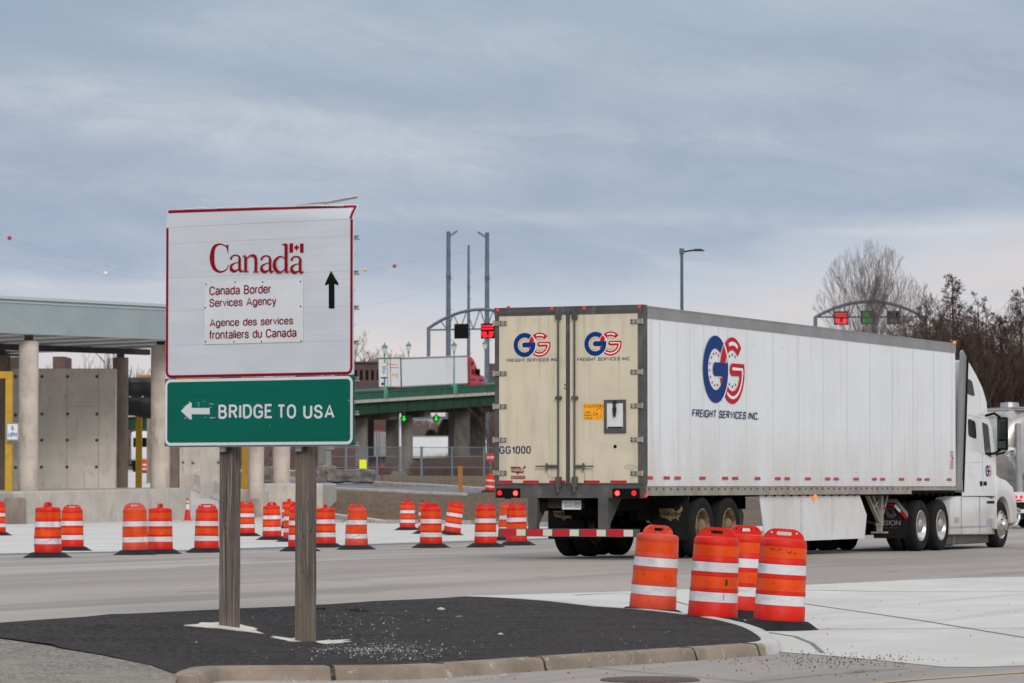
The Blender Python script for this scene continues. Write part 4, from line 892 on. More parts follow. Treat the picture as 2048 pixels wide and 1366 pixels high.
while y < LEN - .1:
    for z in (ZR + .02, ZR + .045, ZR + .14): rv.box((HW, y + (z * 7 % .03), z), (HW + .002, y + .009 + (z * 7 % .03), z + .009))
    y += .075
rv.build('rivet', 'rivet', rail)
br_ = MB(); br_.box((HW - .025, .1, ZB), (HW + .004, 13.35, ZP - .004)); br_.box((HW - .025, 13.35, ZB + .07), (HW + .004, LEN, ZP - .004)); br_.box((HW - .012, .1, ZP - .012), (HW + .012, LEN, ZP)); br_.box((-HW, .1, ZB), (-HW + .025, LEN, ZP))
br = br_.build('bottom_rail', 'rail_tan', truck)
rv = MB(); y = .18
while y < 16.1:
    rv.box((HW + .004, y, ZB + .085 + (.0 if y < 13.3 else .03)), (HW + .007, y + .018, ZB + .125)); rv.box((HW + .004, y + .04, ZB + .085 + (.0 if y < 13.3 else .03)), (HW + .007, y + .058, ZB + .125)); y += .3
rv.build('rivet', 'under_steel', br)
tp = MB()
for x0, x1 in ((1293.5, 1306), (1328, 1340), (1349.5, 1362), (1399.5, 1411.5), (1445, 1456.5), (1465, 1476.7), (1510, 1521), (1550.7, 1561.6), (1569.6, 1580), (1611, 1622), (1651, 1661), (1668, 1678), (1707.7, 1718), (1745, 1754), (1761, 1770.5), (1798.6, 1808.4), (1834.8, 1843.8), (1850, 1859.6), (1894.6, 1903)):
    a = SX(x0, 956)[0]; c = SX(x1, 956)[0]; tp.flat([rect2(a, ZP + .105, c, ZP + .155)], frD, .0005)
tp.build('reflective_tape', 'reflex_red', box)
lg = MB(); cy, cz = SX(1431.5, 738.4); Rz = abs(SX(1431.5, 738.4 - 67.3)[1] - cz)
logo(lg, frD, cy, cz, Rz, 0.001); lg.build('logo', ['decal_blue', 'decal_red', 'white'], box, fixn=False)
tx = MB(); a = SX(1384.6, 825)[0]; c = SX(1517, 832)[0]; z0 = SX(1384.6, 833.6)[1]; z1 = SX(1384.6, 818)[1]
add_text(tx, frD, 'FREIGHT SERVICES INC.', a, z0, c, z1, .001, weight=.18, shear=.12, gap=.17, square=1); tx.build('lettering', 'decal_navy', box, fixn=False)
lg = MB(); a = SX(1904, 905)[0]; logo(lg, lambda u, v, w: frD(a + (v - 0) * .9, 2.0 + u - .2, w), .0, -.05, .11, .001); 
lg.v = []; lg.f = []; lg.m = []
for i, (ch, mi) in enumerate((('G', 0), ('G', 0), ('1', 1), ('0', 1), ('0', 1), ('0', 1))):
    z = SX(1904, 902)[1] - i * .062 * 1.0; add_text(lg, frD, ch, a - .09, z - .05, a + .09, z, .001, mi)
lg.build('unit_number', ['decal_blue', 'decal_red'], box, fixn=False)
# rear frame
rf = MB(); xl, xr = -1.335, 1.29
zs0, zs1 = RY(1130, 996)[1], RY(1130, 967.5)[1]
rf.box((xl, 0, zs0), (xr, .14, zs1)); rf.box((xl, 0, zs1), (xl + .085, .14, ZT - .12)); rf.box((xr - .105, 0, zs1), (xr, .14, ZT - .12)); rf.box((xl, -.004, ZT - .125), (xr, .14, ZT + .005))
rf.box((xr - .03, -.004, zs1), (xr + .006, .16, ZT)); rf.box((xl, -.012, zs1 - .012), (xr, 0.0, zs1 + .006)); rf.box((xl - .006, -.008, ZT - .01), (xr + .008, .16, ZT + .015))
rframe = rf.build('rear_frame', 'frame_grey', truck, bevel=.004)
for px, py in ((996, 620), (1104.6, 617), (1169, 615.7), (1279.7, 613.3)):
    u, v = RY(px, py); m = MB(); m.prism([disc(u, v, .018, 10)], frR, .0, .018); m.build('marker_light', 'lamp_red', truck)
m = MB(); u, v = RY(1293, 991); m.box((HW + .004, .03, v - .02), (HW + .03, .07, v + .02)); m.build('marker_light', 'lamp_red', truck)
m = MB(); y_, z_ = SX(1910, 685); m.box((HW - .03, y_ - .05, ZT), (HW + .0, y_ + .06, ZT + .045)); m.build('marker_light', 'lamp_amber', truck)
m = MB(); y_, z_ = SX(1630, 994); m.lathe([(0, .05), (.025, .045), (.04, .02), (.045, 0)], 12, axis='x', c=(HW - .01, y_, z_)); m.build('side_light', 'lamp_amber', truck, smooth=60)
# doors
dz0, dz1 = RY(1130, 966.5)[1], RY(1130, 625)[1]
xs = RY(1136, 800)[0]
doors = []
for x0, x1 in ((RY(997, 800)[0], xs - .03), (xs + .03, RY(1278.5, 800)[0])):
    d = MB(); d.box((x0, .0, dz0), (x1, .05, dz1)); doors.append(d.build('rear_door', 'door_cream', truck, bevel=.004))
    e = MB()
    for q in ((x0 - .006, dz0, x0 + .006, dz1), (x1 - .006, dz0, x1 + .006, dz1), (x0, dz1 - .006, x1, dz1 + .006), (x0, dz0 - .006, x1, dz0 + .006)): e.box((q[0], -.004, q[1]), (q[2], -.0, q[3]))
    e.build('door_edge', 'frame_grey', doors[-1])
sl = MB(); sl.box((xs - .03, .004, dz0), (xs - .014, .05, dz1)); sl.box((xs + .012, .004, dz0), (xs + .03, .05, dz1)); sl.box((xs - .014, -.006, dz0), (xs + .012, .02, dz1)); sl.build('door_seal', 'frame_grey', truck)
for dr, xa, xb, ys in ((doors[0], 987, 1014, (646.7, 747, 813, 879.7, 946)), (doors[1], 1262, 1286.5, (642.8, 743.8, 811.4, 879, 946.7))):
    for py in ys:
        a, z0, c, z1 = RRc(xa, py - 4.6, xb, py + 4.6); h = MB(); h.box((a, -.022, z0), (c, -.006, z1)); h.tube([(a + .01 if xa < 1100 else c - .01, -.02, z0 - .01), (a + .01 if xa < 1100 else c - .01, -.02, z1 + .01)], .018, 8)
        ho = h.build('hinge', 'hinge', dr, bevel=.003)
        bl = MB()
        for fx in (.58, .9):
            for fz in (.22, .78): ux = a + (c - a) * (fx if xa < 1100 else 1 - fx); uz = z0 + (z1 - z0) * fz; bl.prism([disc(ux, uz, .011, 8)], frR, .022, .027)
        # bolts sit with their hinge on the door
        bl.build('hinge_bolt', 'black', dr)
ss = MB()
for dr, xc, hx0, hx1, kx in ((doors[0], 1118.8, 1074.5, 1114, 1097.5), (doors[1], 1151.2, 1152, 1190, 1171)):
    x = RY(xc, 800)[0]; m = MB(); zt_, zb_ = RY(xc, 617)[1], RY(xc, 972)[1]
    m.tube([(x, -.045, zb_ - .06), (x, -.045, zt_)], .017, 10); m.build('lock_rod', 'frame_grey', dr, smooth=60)
    m = MB(); za = RY(xc, 795.6)[1]
    m.box((x - .045, -.07, RY(xc, 639)[1]), (x + .045, -.01, RY(xc, 620)[1])); m.box((x - .03, -.085, RY(xc, 634)[1]), (x + .03, -.07, RY(xc, 616)[1])); m.box((x - .05, -.066, za - .025), (x + .05, -.004, za + .025))
    m.box((x - .045, -.07, RY(xc, 975)[1]), (x + .045, -.01, RY(xc, 953.5)[1])); m.tube([(x, -.07, RY(xc, 985)[1]), (x, -.07, RY(xc, 972)[1])], .03, 10); m.build('rod_bracket', 'frame_grey', dr, bevel=.004)
    zh = RY(xc, 932.5)[1]; h0, h1, kk = RY(hx0, 932)[0], RY(hx1, 932)[0], RY(kx, 932)[0]; m = MB(); m.box((h0, -.075, zh - .011), (h1, -.055, zh + .011)); m.box((min(x, kk), -.06, zh - .022), (max(x, kk), -.02, zh + .022))
    m.prism([disc(kk, zh - .005, .026, 14, .062)], frR, .075, .085); m.build('lock_handle', 'frame_grey', dr, bevel=.003)
    m = MB(); m.tube([(kk, -.08, zh - .05), (kk + .012, -.05, zh - .16), (kk + (.16 if xc < 1130 else .0), -.03, zh - (.2 if xc < 1130 else .27))], .003, 5); m.build('seal_cord', 'black', dr)
for dr, cx_, cz_ in ((doors[0], 1049.3, 690), (doors[1], 1191, 687.6)):
    u, v = RY(cx_, cz_); Rr = abs(RY(cx_, cz_ - 24.1)[1] - v); m = MB(); logo(m, frR, u, v, Rr, .002); m.build('logo', ['decal_blue', 'decal_red', 'white'], dr, fixn=False)
m = MB(); a, z0, c, z1 = RRc(1013.1, 716.8, 1118, 723.2); add_text(m, frR, 'FREIGHT SERVICES INC.', a, z0, c, z1, .002, weight=.18, shear=.12, gap=.17, square=1); m.build('lettering', 'decal_navy', doors[0], fixn=False)
m = MB(); a, z0, c, z1 = RRc(1153.8, 714.8, 1261, 721.4); add_text(m, frR, 'FREIGHT SERVICES INC.', a, z0, c, z1, .002, weight=.18, shear=.12, gap=.17, square=1); m.build('lettering', 'decal_navy', doors[1], fixn=False)
m = MB(); a, z0, c, z1 = RRc(998.7, 892, 1061.6, 907.8); add_text(m, frR, 'GG1000', a, z0, c, z1, .002, weight=.19); m.build('unit_number', 'decal_navy', doors[0], fixn=False)
m = MB(); a, z0, c, z1 = RRc(1021.2, 930, 1051.8, 949.5); m.flat([[(a + (c - a) * x, z0 + (z1 - z0) * z) for x, z in USA]], frR, .002, 0)
a, z0, c, z1 = RRc(1022, 936.2, 1049.5, 943.2); add_text(m, frR, 'WABASH', a, z0, c, z1, .003, 1, weight=.24, shear=.15, gap=.1)
a, z0, c, z1 = RRc(1021.9, 951.5, 1050.5, 958.2); m.flat([rect2(a, z0, c, z1)], frR, .002, 0); add_text(m, frR, 'DURAPLATE', a + .012, z0 + .01, c - .012, z1 - .01, .003, 1)
m.build('maker_sticker', ['decal_dark_red', 'door_cream'], doors[0], fixn=False)
m = MB(); a, z0, c, z1 = RRc(1248, 929.5, 1274.4, 939.6); m.flat([disc((a + c) / 2, (z0 + z1) / 2, (c - a) / 2, 24, (z1 - z0) / 2), disc((a + c) / 2, (z0 + z1) / 2, (c - a) / 2 - .012, 24, (z1 - z0) / 2 - .012)[::-1]], frR, .002)
add_text(m, frR, 'DURA', a + .035, z0 + .025, c - .035, z1 - .025, .002, 0); 
m.v = m.v[:48]; m.f = [f for f in m.f if max(f) < 48]; m.m = m.m[:len(m.f)]
for k in range(7): m.flat([rect2(a + .04 + k * .022, (z0 + z1) / 2 - .008 - (k % 2) * .004, a + .055 + k * .022, (z0 + z1) / 2 + .008)], frR, .002)
m.build('oval_sticker', 'rivet', doors[1], fixn=False)
for dr, spans in ((doors[0], ((996.8, 1025.3), (1046.5, 1077.8), (1099, 1131.3))), (doors[1], ((1167.8, 1199.5), (1221, 1253.5)))):
    m = MB()
    for x0, x1 in spans: a, z0, c, z1 = RRc(x0, 960.8, x1, 966); m.flat([rect2(a, z0, c, z1)], frR, .0045)
    m.build('reflective_tape', 'reflex_red', dr, fixn=False)
m = MB(); a, z0, c, z1 = RRc(1166.7, 806.8, 1208.2, 839.7); m.flat([rect2(a, z0, c, z1)], frR, .002, 0)
W_, H_ = c - a, z1 - z0
add_text(m, frR, 'CAUTION', a + .05 * W_, z1 - .25 * H_, a + .95 * W_, z1 - .07 * H_, .003, 1)
for i, s in enumerate(('WIDE', 'RIGHT', 'TURNS')): add_text(m, frR, s, a + .05 * W_, z0 + (.40 - .18 * i) * H_, a + (.35 if i == 0 else .43) * W_, z0 + (.51 - .18 * i) * H_, .003, 1)
for p in ([(.48, .3), (.6, .27), (.62, .45), (.5, .5), (.48, .3)], [(.62, .3), (.7, .4), (.84, .5), (.84, .12), (.66, .12), (.7, .4)], [(.6, .58), (.74, .68), (.86, .72), (.9, .6), (.84, .5)]):
    add_stroke(m, frR, [(a + x * W_, z0 + z * H_) for x, z in p], [.006] * len(p), .003, 1, 1)
m.flat([disc(a + .79 * W_, z0 + .46 * H_, .028, 10)], frR, .0026, 2)
m.build('caution_sticker', ['caution', 'black', 'lamp_amber'], doors[1], fixn=False)
# small vent door
a, z0, c, z1 = RRc(1208.8, 799.5, 1252.3, 866.4); m = MB(); m.prism([rect2(a, z0, c, z1), [(a + .045, z0 + .07), (c - .045, z0 + .07), (c - .045, z1 - .05), (a + .045, z1 - .05)][::-1]], frR, .0, .02)
for k in range(9):
    for zz in (z0 + .012, z1 - .012): u = a + .02 + (c - a - .04) * k / 8; m.prism([disc(u, zz, .007, 6)], frR, .02, .025)
m.build('vent_frame', 'frame_grey', doors[1])
m = MB(); m.flat([rect2(a + .045, z0 + .07, c - .045, z1 - .05)], frR, .006); m.build('vent_door', 'plate_white', doors[1], fixn=False)
m = MB(); xm = (a + c) / 2; m.box((xm - .018, -.05, z1 - .27), (xm + .018, -.022, z1 - .02)); m.box((xm - .035, -.03, z1 - .06), (xm + .035, -.02, z1 - .01)); m.box((xm - .028, -.045, z1 - .21), (xm + .028, -.02, z1 - .12)); m.box((a + .06, -.014, z0 + .075), (c - .06, -.006, z0 + .105)); m.build('vent_latch', 'under_steel', doors[1])
m = MB(); u, v = RY(1230.3, 893); m.prism([disc(u, v, .028, 14)], frR, -.01, .006); u2, v2 = RY(1130, 770); m.prism([disc(u2, v2, .012, 8)], frR, 0, .006); u2, v2 = RY(1129.7, 776.6); m.prism([disc(u2, v2, .012, 8)], frR, 0, .006); m.build('bolt_head', 'black', doors[1])
# tail lights
for (x0, x1, lamps) in ((993.6, 1040.7, ((1000.7, 985.7, 0), (1032.5, 986.3, 1))), (1226, 1279.5, ((1236, 986.3, 1), (1269.2, 986.3, 0)))):
    a, z0, c, z1 = RRc(x0, 977, x1, 995.5); m = MB(); m.box((a, -.018, z0), (c, -.003, z1)); m.box(((a + c) / 2 - .055, -.022, z0 - .02), ((a + c) / 2 + .055, -.018, z1)); m.build('light_panel', 'black', truck)
    for px, py, hot in lamps:
        u, v = RY(px, py); m = MB(); m.prism([disc(u, v, .062, 20)], frR, .018, .026); tl = m.build('tail_light', 'black', truck)
        m = MB(); m.prism([disc(u, v, .046, 18)], frR, .026, .030); m.build('lens', 'lamp_red' if hot else 'lamp_red_dim', tl)
        m = MB()
        for k in range(7): ang = k * 60; rr = 0 if k == 6 else .026; m.flat([disc(u + rr * math.cos(R_(ang)), v + rr * math.sin(R_(ang)), .009, 6)], frR, .0315)
        m.build('led', 'lamp_hot' if hot else 'lamp_red', tl, fixn=False)
# rear bumper
a, z0, c, z1 = RRc(997, 1059, 1275, 1072); bm_ = MB(); bm_.box((a, -.0, z0 - .012), (c, .1, z1 + .012))
for x0, x1 in ((1056, 1074), (1196, 1216)):
    u0_, _, u1_, _ = RRc(x0, 998, x1, 1058); bm_.box((u0_, .0, z1), (u1_, .1, zs0)); bm_.prism([[(.1, zs0), (.6, zs0), (.1, z1 + .05)]], lambda a_, b_, w: Vector((w, a_, b_)), u0_ + .02, u1_ - .02)
bump = bm_.build('rear_bumper', 'frame_grey', truck, bevel=.003)
m = MB()
for i in range(10):
    f0 = a + .05 + (c - a - .09) * (i * .1); f1 = f0 + (c - a - .09) * (.116 if i % 2 == 0 else .084); f0 += (0 if i % 2 == 0 else (c - a - .09) * .016)
    m.flat([rect2(f0, z0, f1, z1)], frR, .002, i % 2)
m.build('reflective_tape', ['reflex_red', 'reflex_white'], bump, fixn=False)
a, z0, c, z1 = RRc(1124, 1001, 1162, 1019, .18); m = MB(); m.box((a, .18, z0), (c, .185, z1), 0); m.box((a - .28, .19, z0 + .02), (c + .02, .3, zs0 + .02), 1)
add_text(m, lambda u, v, w: Vector((u, .18 - w, v)), 'S4AA-8D8', a + .045, z0 + .03, c - .015, z1 - .03, .001, 2); m.build('licence_plate', ['plate_white', 'under_steel', 'decal_navy'], truck, fixn=False)
# underside: cross members, slider, axles
m = MB(); m.box((-HW + .03, .15, ZB + .02), (HW - .03, LEN - .05, ZB + .14))
y = .5
while y < LEN: m.box((-HW + .03, y, ZB - .03), (HW - .03, y + .05, ZB + .05)); y += .42
m.box((-.62, .14, .78), (-.48, 6.2, ZB + .02)); m.box((.48, .14, .78), (.62, 6.2, ZB + .02)); m.box((-.5, .9, .7), (.5, 1.0, .85)); m.box((-.5, 4.7, .72), (.5, 4.8, .85)); m.box((-.6, 1.4, .62), (-.44, 5.0, .8)); m.box((.44, 1.4, .62), (.6, 5.0, .8))
for y in (2.6, 3.8): m.tube([(-.95, y, .48), (.95, y, .48)], .07, 10); m.tube([(-.5, y + .25, .5), (-.5, y + .25, .78)], .12, 10); m.tube([(.5, y + .25, .5), (.5, y + .25, .78)], .12, 10); m.bar((-.5, y - .5, .7), (-.5, y, .48), .08); m.bar((.5, y - .5, .7), (.5, y, .48), .08)
m.tube([(-.3, 5.6, .7), (.3, 5.6, .7)], .13, 12); m.build('underframe', 'dirty_black', truck)
def wheel(name, x, y, zc, r, w, rimmat, side=1, kind='dish'):
    t = MB(); hw = w / 2; pr = [(r * .60, -hw * .82), (r * .74, -hw * .98), (r * .86, -hw), (r * .95, -hw * .86), (r * .985, -hw * .7), (r, -hw * .45), (r, hw * .45), (r * .985, hw * .7), (r * .95, hw * .86), (r * .86, hw), (r * .74, hw * .98), (r * .60, hw * .82), (r * .60, -hw * .82)]
    t.lathe(pr, 40, axis='x', c=(x, y, zc))
    for g_ in (-.5, -.17, .17, .5): t.lathe([(r * 1.003, hw * g_ - .006), (r * 1.003, hw * g_ + .006)], 40, axis='x', c=(x, y, zc))
    wo = t.build(name, 'tyre', truck, smooth=40)
    q = MB(); o = hw * side
    if kind == 'dish': pr = [(r * .61, o * .85), (r * .585, o * .92), (r * .55, o * .80), (r * .52, o * .2), (r * .44, o * -.1), (r * .30, o * -.05), (r * .28, o * .1), (r * .26, o * .75), (r * .2, o * .95), (0, o * 1.0)]
    else: pr = [(r * .61, o * .85), (r * .585, o * .95), (r * .56, o * .8), (r * .5, o * .75), (r * .40, o * 1.2), (r * .25, o * 1.35), (r * .22, o * 1.6), (0, o * 1.65)]
    q.lathe(pr, 32, axis='x', c=(x, y, zc)); rim = q.build('rim', rimmat, wo, smooth=40)
    q = MB()
    for k in range(10):
        an = 2 * math.pi * k / 10; rr = r * (.36 if kind == 'dish' else .38); px_ = x + (o * .06 if kind == 'dish' else o * 1.2)
        q.tube([(px_ - .01 * side, y + rr * math.cos(an), zc + rr * math.sin(an)), (px_ + .035 * side, y + rr * math.cos(an), zc + rr * math.sin(an))], .016, 6)
    q.build('wheel_nut', 'chrome' if kind != 'dish' or rimmat == 'rim_bright' else 'rim_dirty', wo)
    if kind == 'dish':
        pass
    return wo
for y in (2.6, 3.8):
    for x, sd in ((1.135, 1), (.80, -1), (-.80, 1), (-1.135, -1)): wheel('trailer_wheel', x, y, .505, .505, .28, 'rim_dirty', sd)
for x0, x1, y in ((-1.27, -.62, 1.95), (.60, 1.27, 1.95)):
    m = MB(); m.box((x0, y, .30), (x1, y + .012, 1.0)); m.box((x0, y - .02, .96), (x1, y + .03, ZB)); fo = m.build('mud_flap', 'flap', truck)
    m = MB(); fr = lambda u, v, w, y=y: Vector((u, y - w, v)); cx = (x0 + x1) / 2 - (.02 if x0 < 0 else -.02)
    m.flat([[(cx - .21 + .42 * a_, .60 + .26 * b_) for a_, b_ in USA]], fr, .003, 0); add_text(m, fr, 'WABASH', cx - .2, .69, cx + .16, .755, .005, 1, weight=.24, shear=.15, gap=.1); m.build('map_print', ['tan_print', 'flap'], fo, fixn=False)
# side skirt
for x in (1.235, -1.235):
    pts = [SX(*p, x=1.235) for p in ((1519, 991), (1529.5, 1070), (1545, 1073.5), (1610, 1081.5), (1729.3, 1076.5), (1733.5, 1030), (1719.5, 991))]
    m = MB(); m.prism([pts], (lambda u, v, w, x=x: Vector((x + w, u, v))), -.015, .0); so = m.build('side_skirt', 'trailer_white', truck)
    if x > 0:
        m = MB()
        for px, pys in ((1546, (1001, 1023, 1050)), (1602, (1002, 1022, 1055)), (1604, (1002, 1022, 1055)), (1666, (1000, 1035, 1062))):
            for py in pys: u, v = SX(px, py, 1.235); m.prism([disc(u, v, .014, 6)], lambda u_, v_, w: Vector((1.235 + w, u_, v_)), 0, .004)
        u, v = SX(1664, 1030, 1.235); m.box((1.235, u - .01, .35), (1.2365, u + .005, ZB)); u, v = SX(1602, 1030, 1.235); m.box((1.235, u - .01, .35), (1.2365, u + .005, ZB)); m.build('bolt_head', 'rivet', so)
# landing gear
ya = 12.3
for x in (1.0, -1.0):
    m = MB(); m.box((x - .06, ya - .06, .42), (x + .06, ya + .06, ZB)); m.box((x - .045, ya - .045, .30), (x + .045, ya + .045, .45)); m.box((x - .13, ya - .13, .28), (x + .13, ya + .13, .31))
    m.bar((x, ya - .75, ZB), (x, ya - .05, .5), .06); m.bar((x, ya + .45, ZB), (x, ya + .05, .5), .05); m.bar((x, ya - .42, ZB), (x, ya - .04, .62), .045); m.bar((x, ya + .0, .95), (x, ya - .4, .75), .04)
    m.build('landing_leg', 'rail_tan', truck)
m = MB(); m.bar((-1.0, ya, .9), (1.0, ya, .45), .05); m.bar((-1.0, ya, .5), (1.0, ya, .9), .05); m.tube([(.95, ya + .1, .75), (1.24, ya + .1, .75), (1.24, ya + .12, .62)], .015, 6); m.build('landing_crank', 'under_steel', truck)

# ---- tractor
ZD = -.10
for y in (14.15, 15.41):
    for x, sd in ((1.10, 1), (.78, -1), (-.78, 1), (-1.10, -1)): wheel('drive_wheel', x, y, .505 + ZD, .505, .28, 'rim_bright', sd)
for x, sd in ((1.08, 1), (-1.08, -1)): wheel('steer_wheel', x, 19.5, .50 + ZD - .03, .50, .30, 'rim_bright', sd, 'front')
m = MB(); m.box((-.45, 13.1, .55), (-.33, 20.0, .85)); m.box((.33, 13.1, .55), (.45, 20.0, .85))
for y in (14.15, 15.41): m.tube([(-.9, y, .4), (.9, y, .4)], .1, 10); m.tube([(-.2, y, .45), (.2, y, .45)], .22, 12)
m.box((-.5, 14.2, .85), (.5, 15.4, 1.0)); m.tube([(-1, 19.5, .38), (1, 19.5, .38)], .06, 8); m.box((-.6, 17.2, .3), (.6, 19.2, 1.1)); m.build('chassis', 'dirty_black', truck)
# mud flap on the tractor, VISION, with its red and white hanger
m = MB(); yv = 13.25; m.box((.55, yv, .17), (1.2, yv + .015, .86)); fo = m.build('mud_flap', 'flap', truck); fr = lambda u, v, w: Vector((u, yv - w, v))
m = MB(); add_text(m, fr, 'VISION', .64, .42, 1.1, .52, .004, 0); add_text(m, fr, 'TRUCK GROUP', .68, .36, 1.06, .39, .004, 1); m.flat([[(.76, .78), (.84, .74), (.88, .64), (.96, .64), (.95, .72), (1.02, .62), (.94, .56), (.84, .58), (.78, .68)]], fr, .004, 1); m.build('lettering', ['rail_tan', 'frame_grey'], fo, fixn=False)
m = MB(); m.box((.5, yv - .03, .86), (1.02, yv + .02, .93)); m.prism([[(.55, .86), (1.02, .86), (1.26, .58), (1.26, .66), (1.04, .93), (.55, .93)]], fr, .03, .05); ho = m.build('flap_hanger', 'aluminium', truck)
m = MB(); m.flat([rect2(.56, .79, .78, .84)], fr, .052, 1); m.flat([rect2(.78, .79, .98, .84)], fr, .052, 0); m.flat([[(.98, .79), (1.1, .67), (1.13, .71), (1.02, .84)]], fr, .052, 1); m.flat([[(1.1, .67), (1.22, .54), (1.25, .58), (1.13, .71)]], fr, .052, 0); m.build('reflective_tape', ['reflex_red', 'reflex_white'], ho, fixn=False)
CX = 1.22
def cabp(l, x=CX):
    o = []
    for a, b in l:
        xx = x
        for _ in range(3): y, z = SX(a, b, xx); xx = x - .035 * (z - 1.0)
        o.append((y, z))
    return o
prof = cabp([(1926, 985), (1926, 718), (1938.5, 733), (1951, 755), (1963.7, 781), (1971, 806), (1973.7, 837), (1982, 858), (1989.5, 906), (1991, 963), (1991, 985)])
m = MB(); n = len(prof)
def taper(u, v):   # the cab's sides lean in evenly towards the roof
    return CX - .035 * (v - 1.0)
vs = [Vector((taper(u, v), u, v)) for u, v in prof] + [Vector((-taper(u, v), u, v)) for u, v in prof]
m.add(vs, [tuple(range(n)), tuple(reversed(range(n, 2 * n)))] + [(i, (i + 1) % n, n + (i + 1) % n, n + i) for i in range(n)])
cab = m.build('cab', 'cab_white', truck, bevel=.07, smooth=50)
def plate_side(l, m_, name, par, r=.0, proud=.006, x=None, thick=.02):
    p = cabp(l); mb = MB(); xx = [taper(u, v) for u, v in p]
    mb.prism([p], lambda u, v, w: Vector((taper(u, v) + w, u, v)), -thick, proud); return mb.build(name, m_, par)
def rounded(q, k=.18):
    o = []; n = len(q)
    for i in range(n):
        a, b, c = q[i - 1], q[i], q[(i + 1) % n]
        p0 = (b[0] + (a[0] - b[0]) * k, b[1] + (a[1] - b[1]) * k); p1 = (b[0] + (c[0] - b[0]) * k, b[1] + (c[1] - b[1]) * k)
        o += [p0, ((p0[0] + p1[0] + 2 * b[0]) / 4, (p0[1] + p1[1] + 2 * b[1]) / 4), p1]
    return o
plate_side(rounded([(1932, 755.5), (1944, 762), (1949.8, 793), (1934, 788)]), 'glass', 'sleeper_window', cab)
plate_side(rounded([(1935.5, 836.5), (1950.5, 843), (1953, 878.5), (1936.5, 872)]), 'glass', 'sleeper_window', cab)
plate_side(rounded([(1964.3, 844), (1976, 850), (1983, 914.5), (1969.5, 908)], .1), 'glass', 'door_window', cab)
for l in ([(1926.5, 827.5), (1973, 837.5), (1973, 838.3), (1926.5, 828.3)], [(1963.4, 838), (1964, 838), (1966.5, 984), (1965.9, 984)], [(1928, 925), (1965, 924), (1965, 924.6), (1928, 925.6)]): plate_side(l, 'rivet', 'panel_gap', cab, proud=.003)
plate_side([(1959.5, 963), (1964, 962), (1964.4, 972), (1960, 972)], 'black', 'door_handle', cab, proud=.01); plate_side([(1967, 963), (1973, 963), (1973, 971), (1967, 971)], 'black', 'door_handle', cab, proud=.01)
m = MB(); a, z = SX(1980, 942, CX); logo(m, lambda u, v, w: Vector((taper(a, z) + w, u, v)), a - .14, z + .0, .12, .006); m.build('logo', ['decal_blue', 'decal_red', 'white'], cab, fixn=False)
m = MB(); a0_, z0_ = SX(1938.5, 931, CX); a1_, z1_ = SX(1947, 956, CX)
for k in range(6): zz = z0_ - k * .045; add_text(m, lambda u, v, w: Vector((taper(u, v) + w, u, v)), ('GG FREIGHT', 'SERVICES', 'INC', 'ON CA', 'CVOR', 'USDOT')[k], a0_, zz - .025, a0_ + (.3 if k != 2 else .12), zz, .006)
m.build('lettering', 'seam', cab, fixn=False)
# windscreen on the front slope
p = cabp([(1974.3, 840), (1981.6, 858), (1988.6, 902)]); m = MB()
vs = [Vector((s * (taper(u, v) - .12), u + .012, v + .012)) for u, v in p for s in (-1, 1)]; m.add(vs, [(0, 1, 3, 2), (2, 3, 5, 4)]); m.build('windscreen', 'glass', cab)
m = MB(); u, v = SX(1974, 840, CX)
m.prism([[(u - .1, v + .03), (u + .38, v - .16), (u + .42, v - .22), (u - .1, v - .03)]], lambda a_, b_, w: Vector((w, a_, b_)), -1.0, 1.08); m.build('sun_visor', 'black', cab, bevel=.01)
# fairing behind the sleeper
for s in (1, -1):
    m = MB(); p = cabp([(1926, 980), (1926, 716), (1917, 700), (1914.5, 704), (1914.5, 980)]); m.prism([p], lambda u, v, w: Vector((s * (CX - .03) + w, u, v)), -.02, .02); m.build('side_extender', 'rail_grey', truck)
    m = MB(); p = cabp([(1926.5, 984), (1926.5, 716), (1925.2, 715), (1925.2, 984)]); m.prism([p], lambda u, v, w: Vector((s * (CX - .0) + w, u, v)), -.02, .02); m.build('rubber_edge', 'black', truck)
# hood, fenders, bumper
yb = SX(1991, 963, CX)[0]; yf = 20.55
m = MB(); sec = []
for t_, hw_, zt_, zb_ in ((yb - .1, .98, 1.98, .9), (yb + .4, .92, 1.93, .85), (yb + 1.0, .84, 1.78, .75), (20.2, .72, 1.50, .6), (20.5, .62, 1.2, .5)):
    sec.append([Vector((-hw_, t_, zb_)), Vector((-hw_, t_, zt_ - .25)), Vector((-hw_ * .75, t_, zt_ - .04)), Vector((0, t_, zt_)), Vector((hw_ * .75, t_, zt_ - .04)), Vector((hw_, t_, zt_ - .25)), Vector((hw_, t_, zb_))])
vs = [v for r in sec for v in r]; m.add(vs, [(i * 7 + j, i * 7 + j + 1, (i + 1) * 7 + j + 1, (i + 1) * 7 + j) for i in range(4) for j in range(6)] + [tuple(range(7)), tuple(range(28, 35))]); hood = m.build('hood', 'cab_white', truck, smooth=50)
wy, wz = 19.5, .37
for s in (1, -1):
    ar_ = [(wy + .60 * math.cos(R_(a)), wz + .60 * math.sin(R_(a))) for a in range(0, 181, 15)]
    out_ = [(yf - .0, .42), (yf + .02, .62), (yf - .08, .92), (yf - .3, 1.16), (wy + .3, 1.3), (wy - .2, 1.36), (yb - .02, 1.42), (yb - .02, .3)]
    m = MB(); m.prism([[(wy + .60, .40)] + out_[0:] + [(wy - .60, .3)] + ar_[::-1][1:-1]], lambda u, v, w: Vector((s * w, u, v)), .72, 1.24); m.build('fender', 'cab_white', truck, bevel=.04, smooth=50)
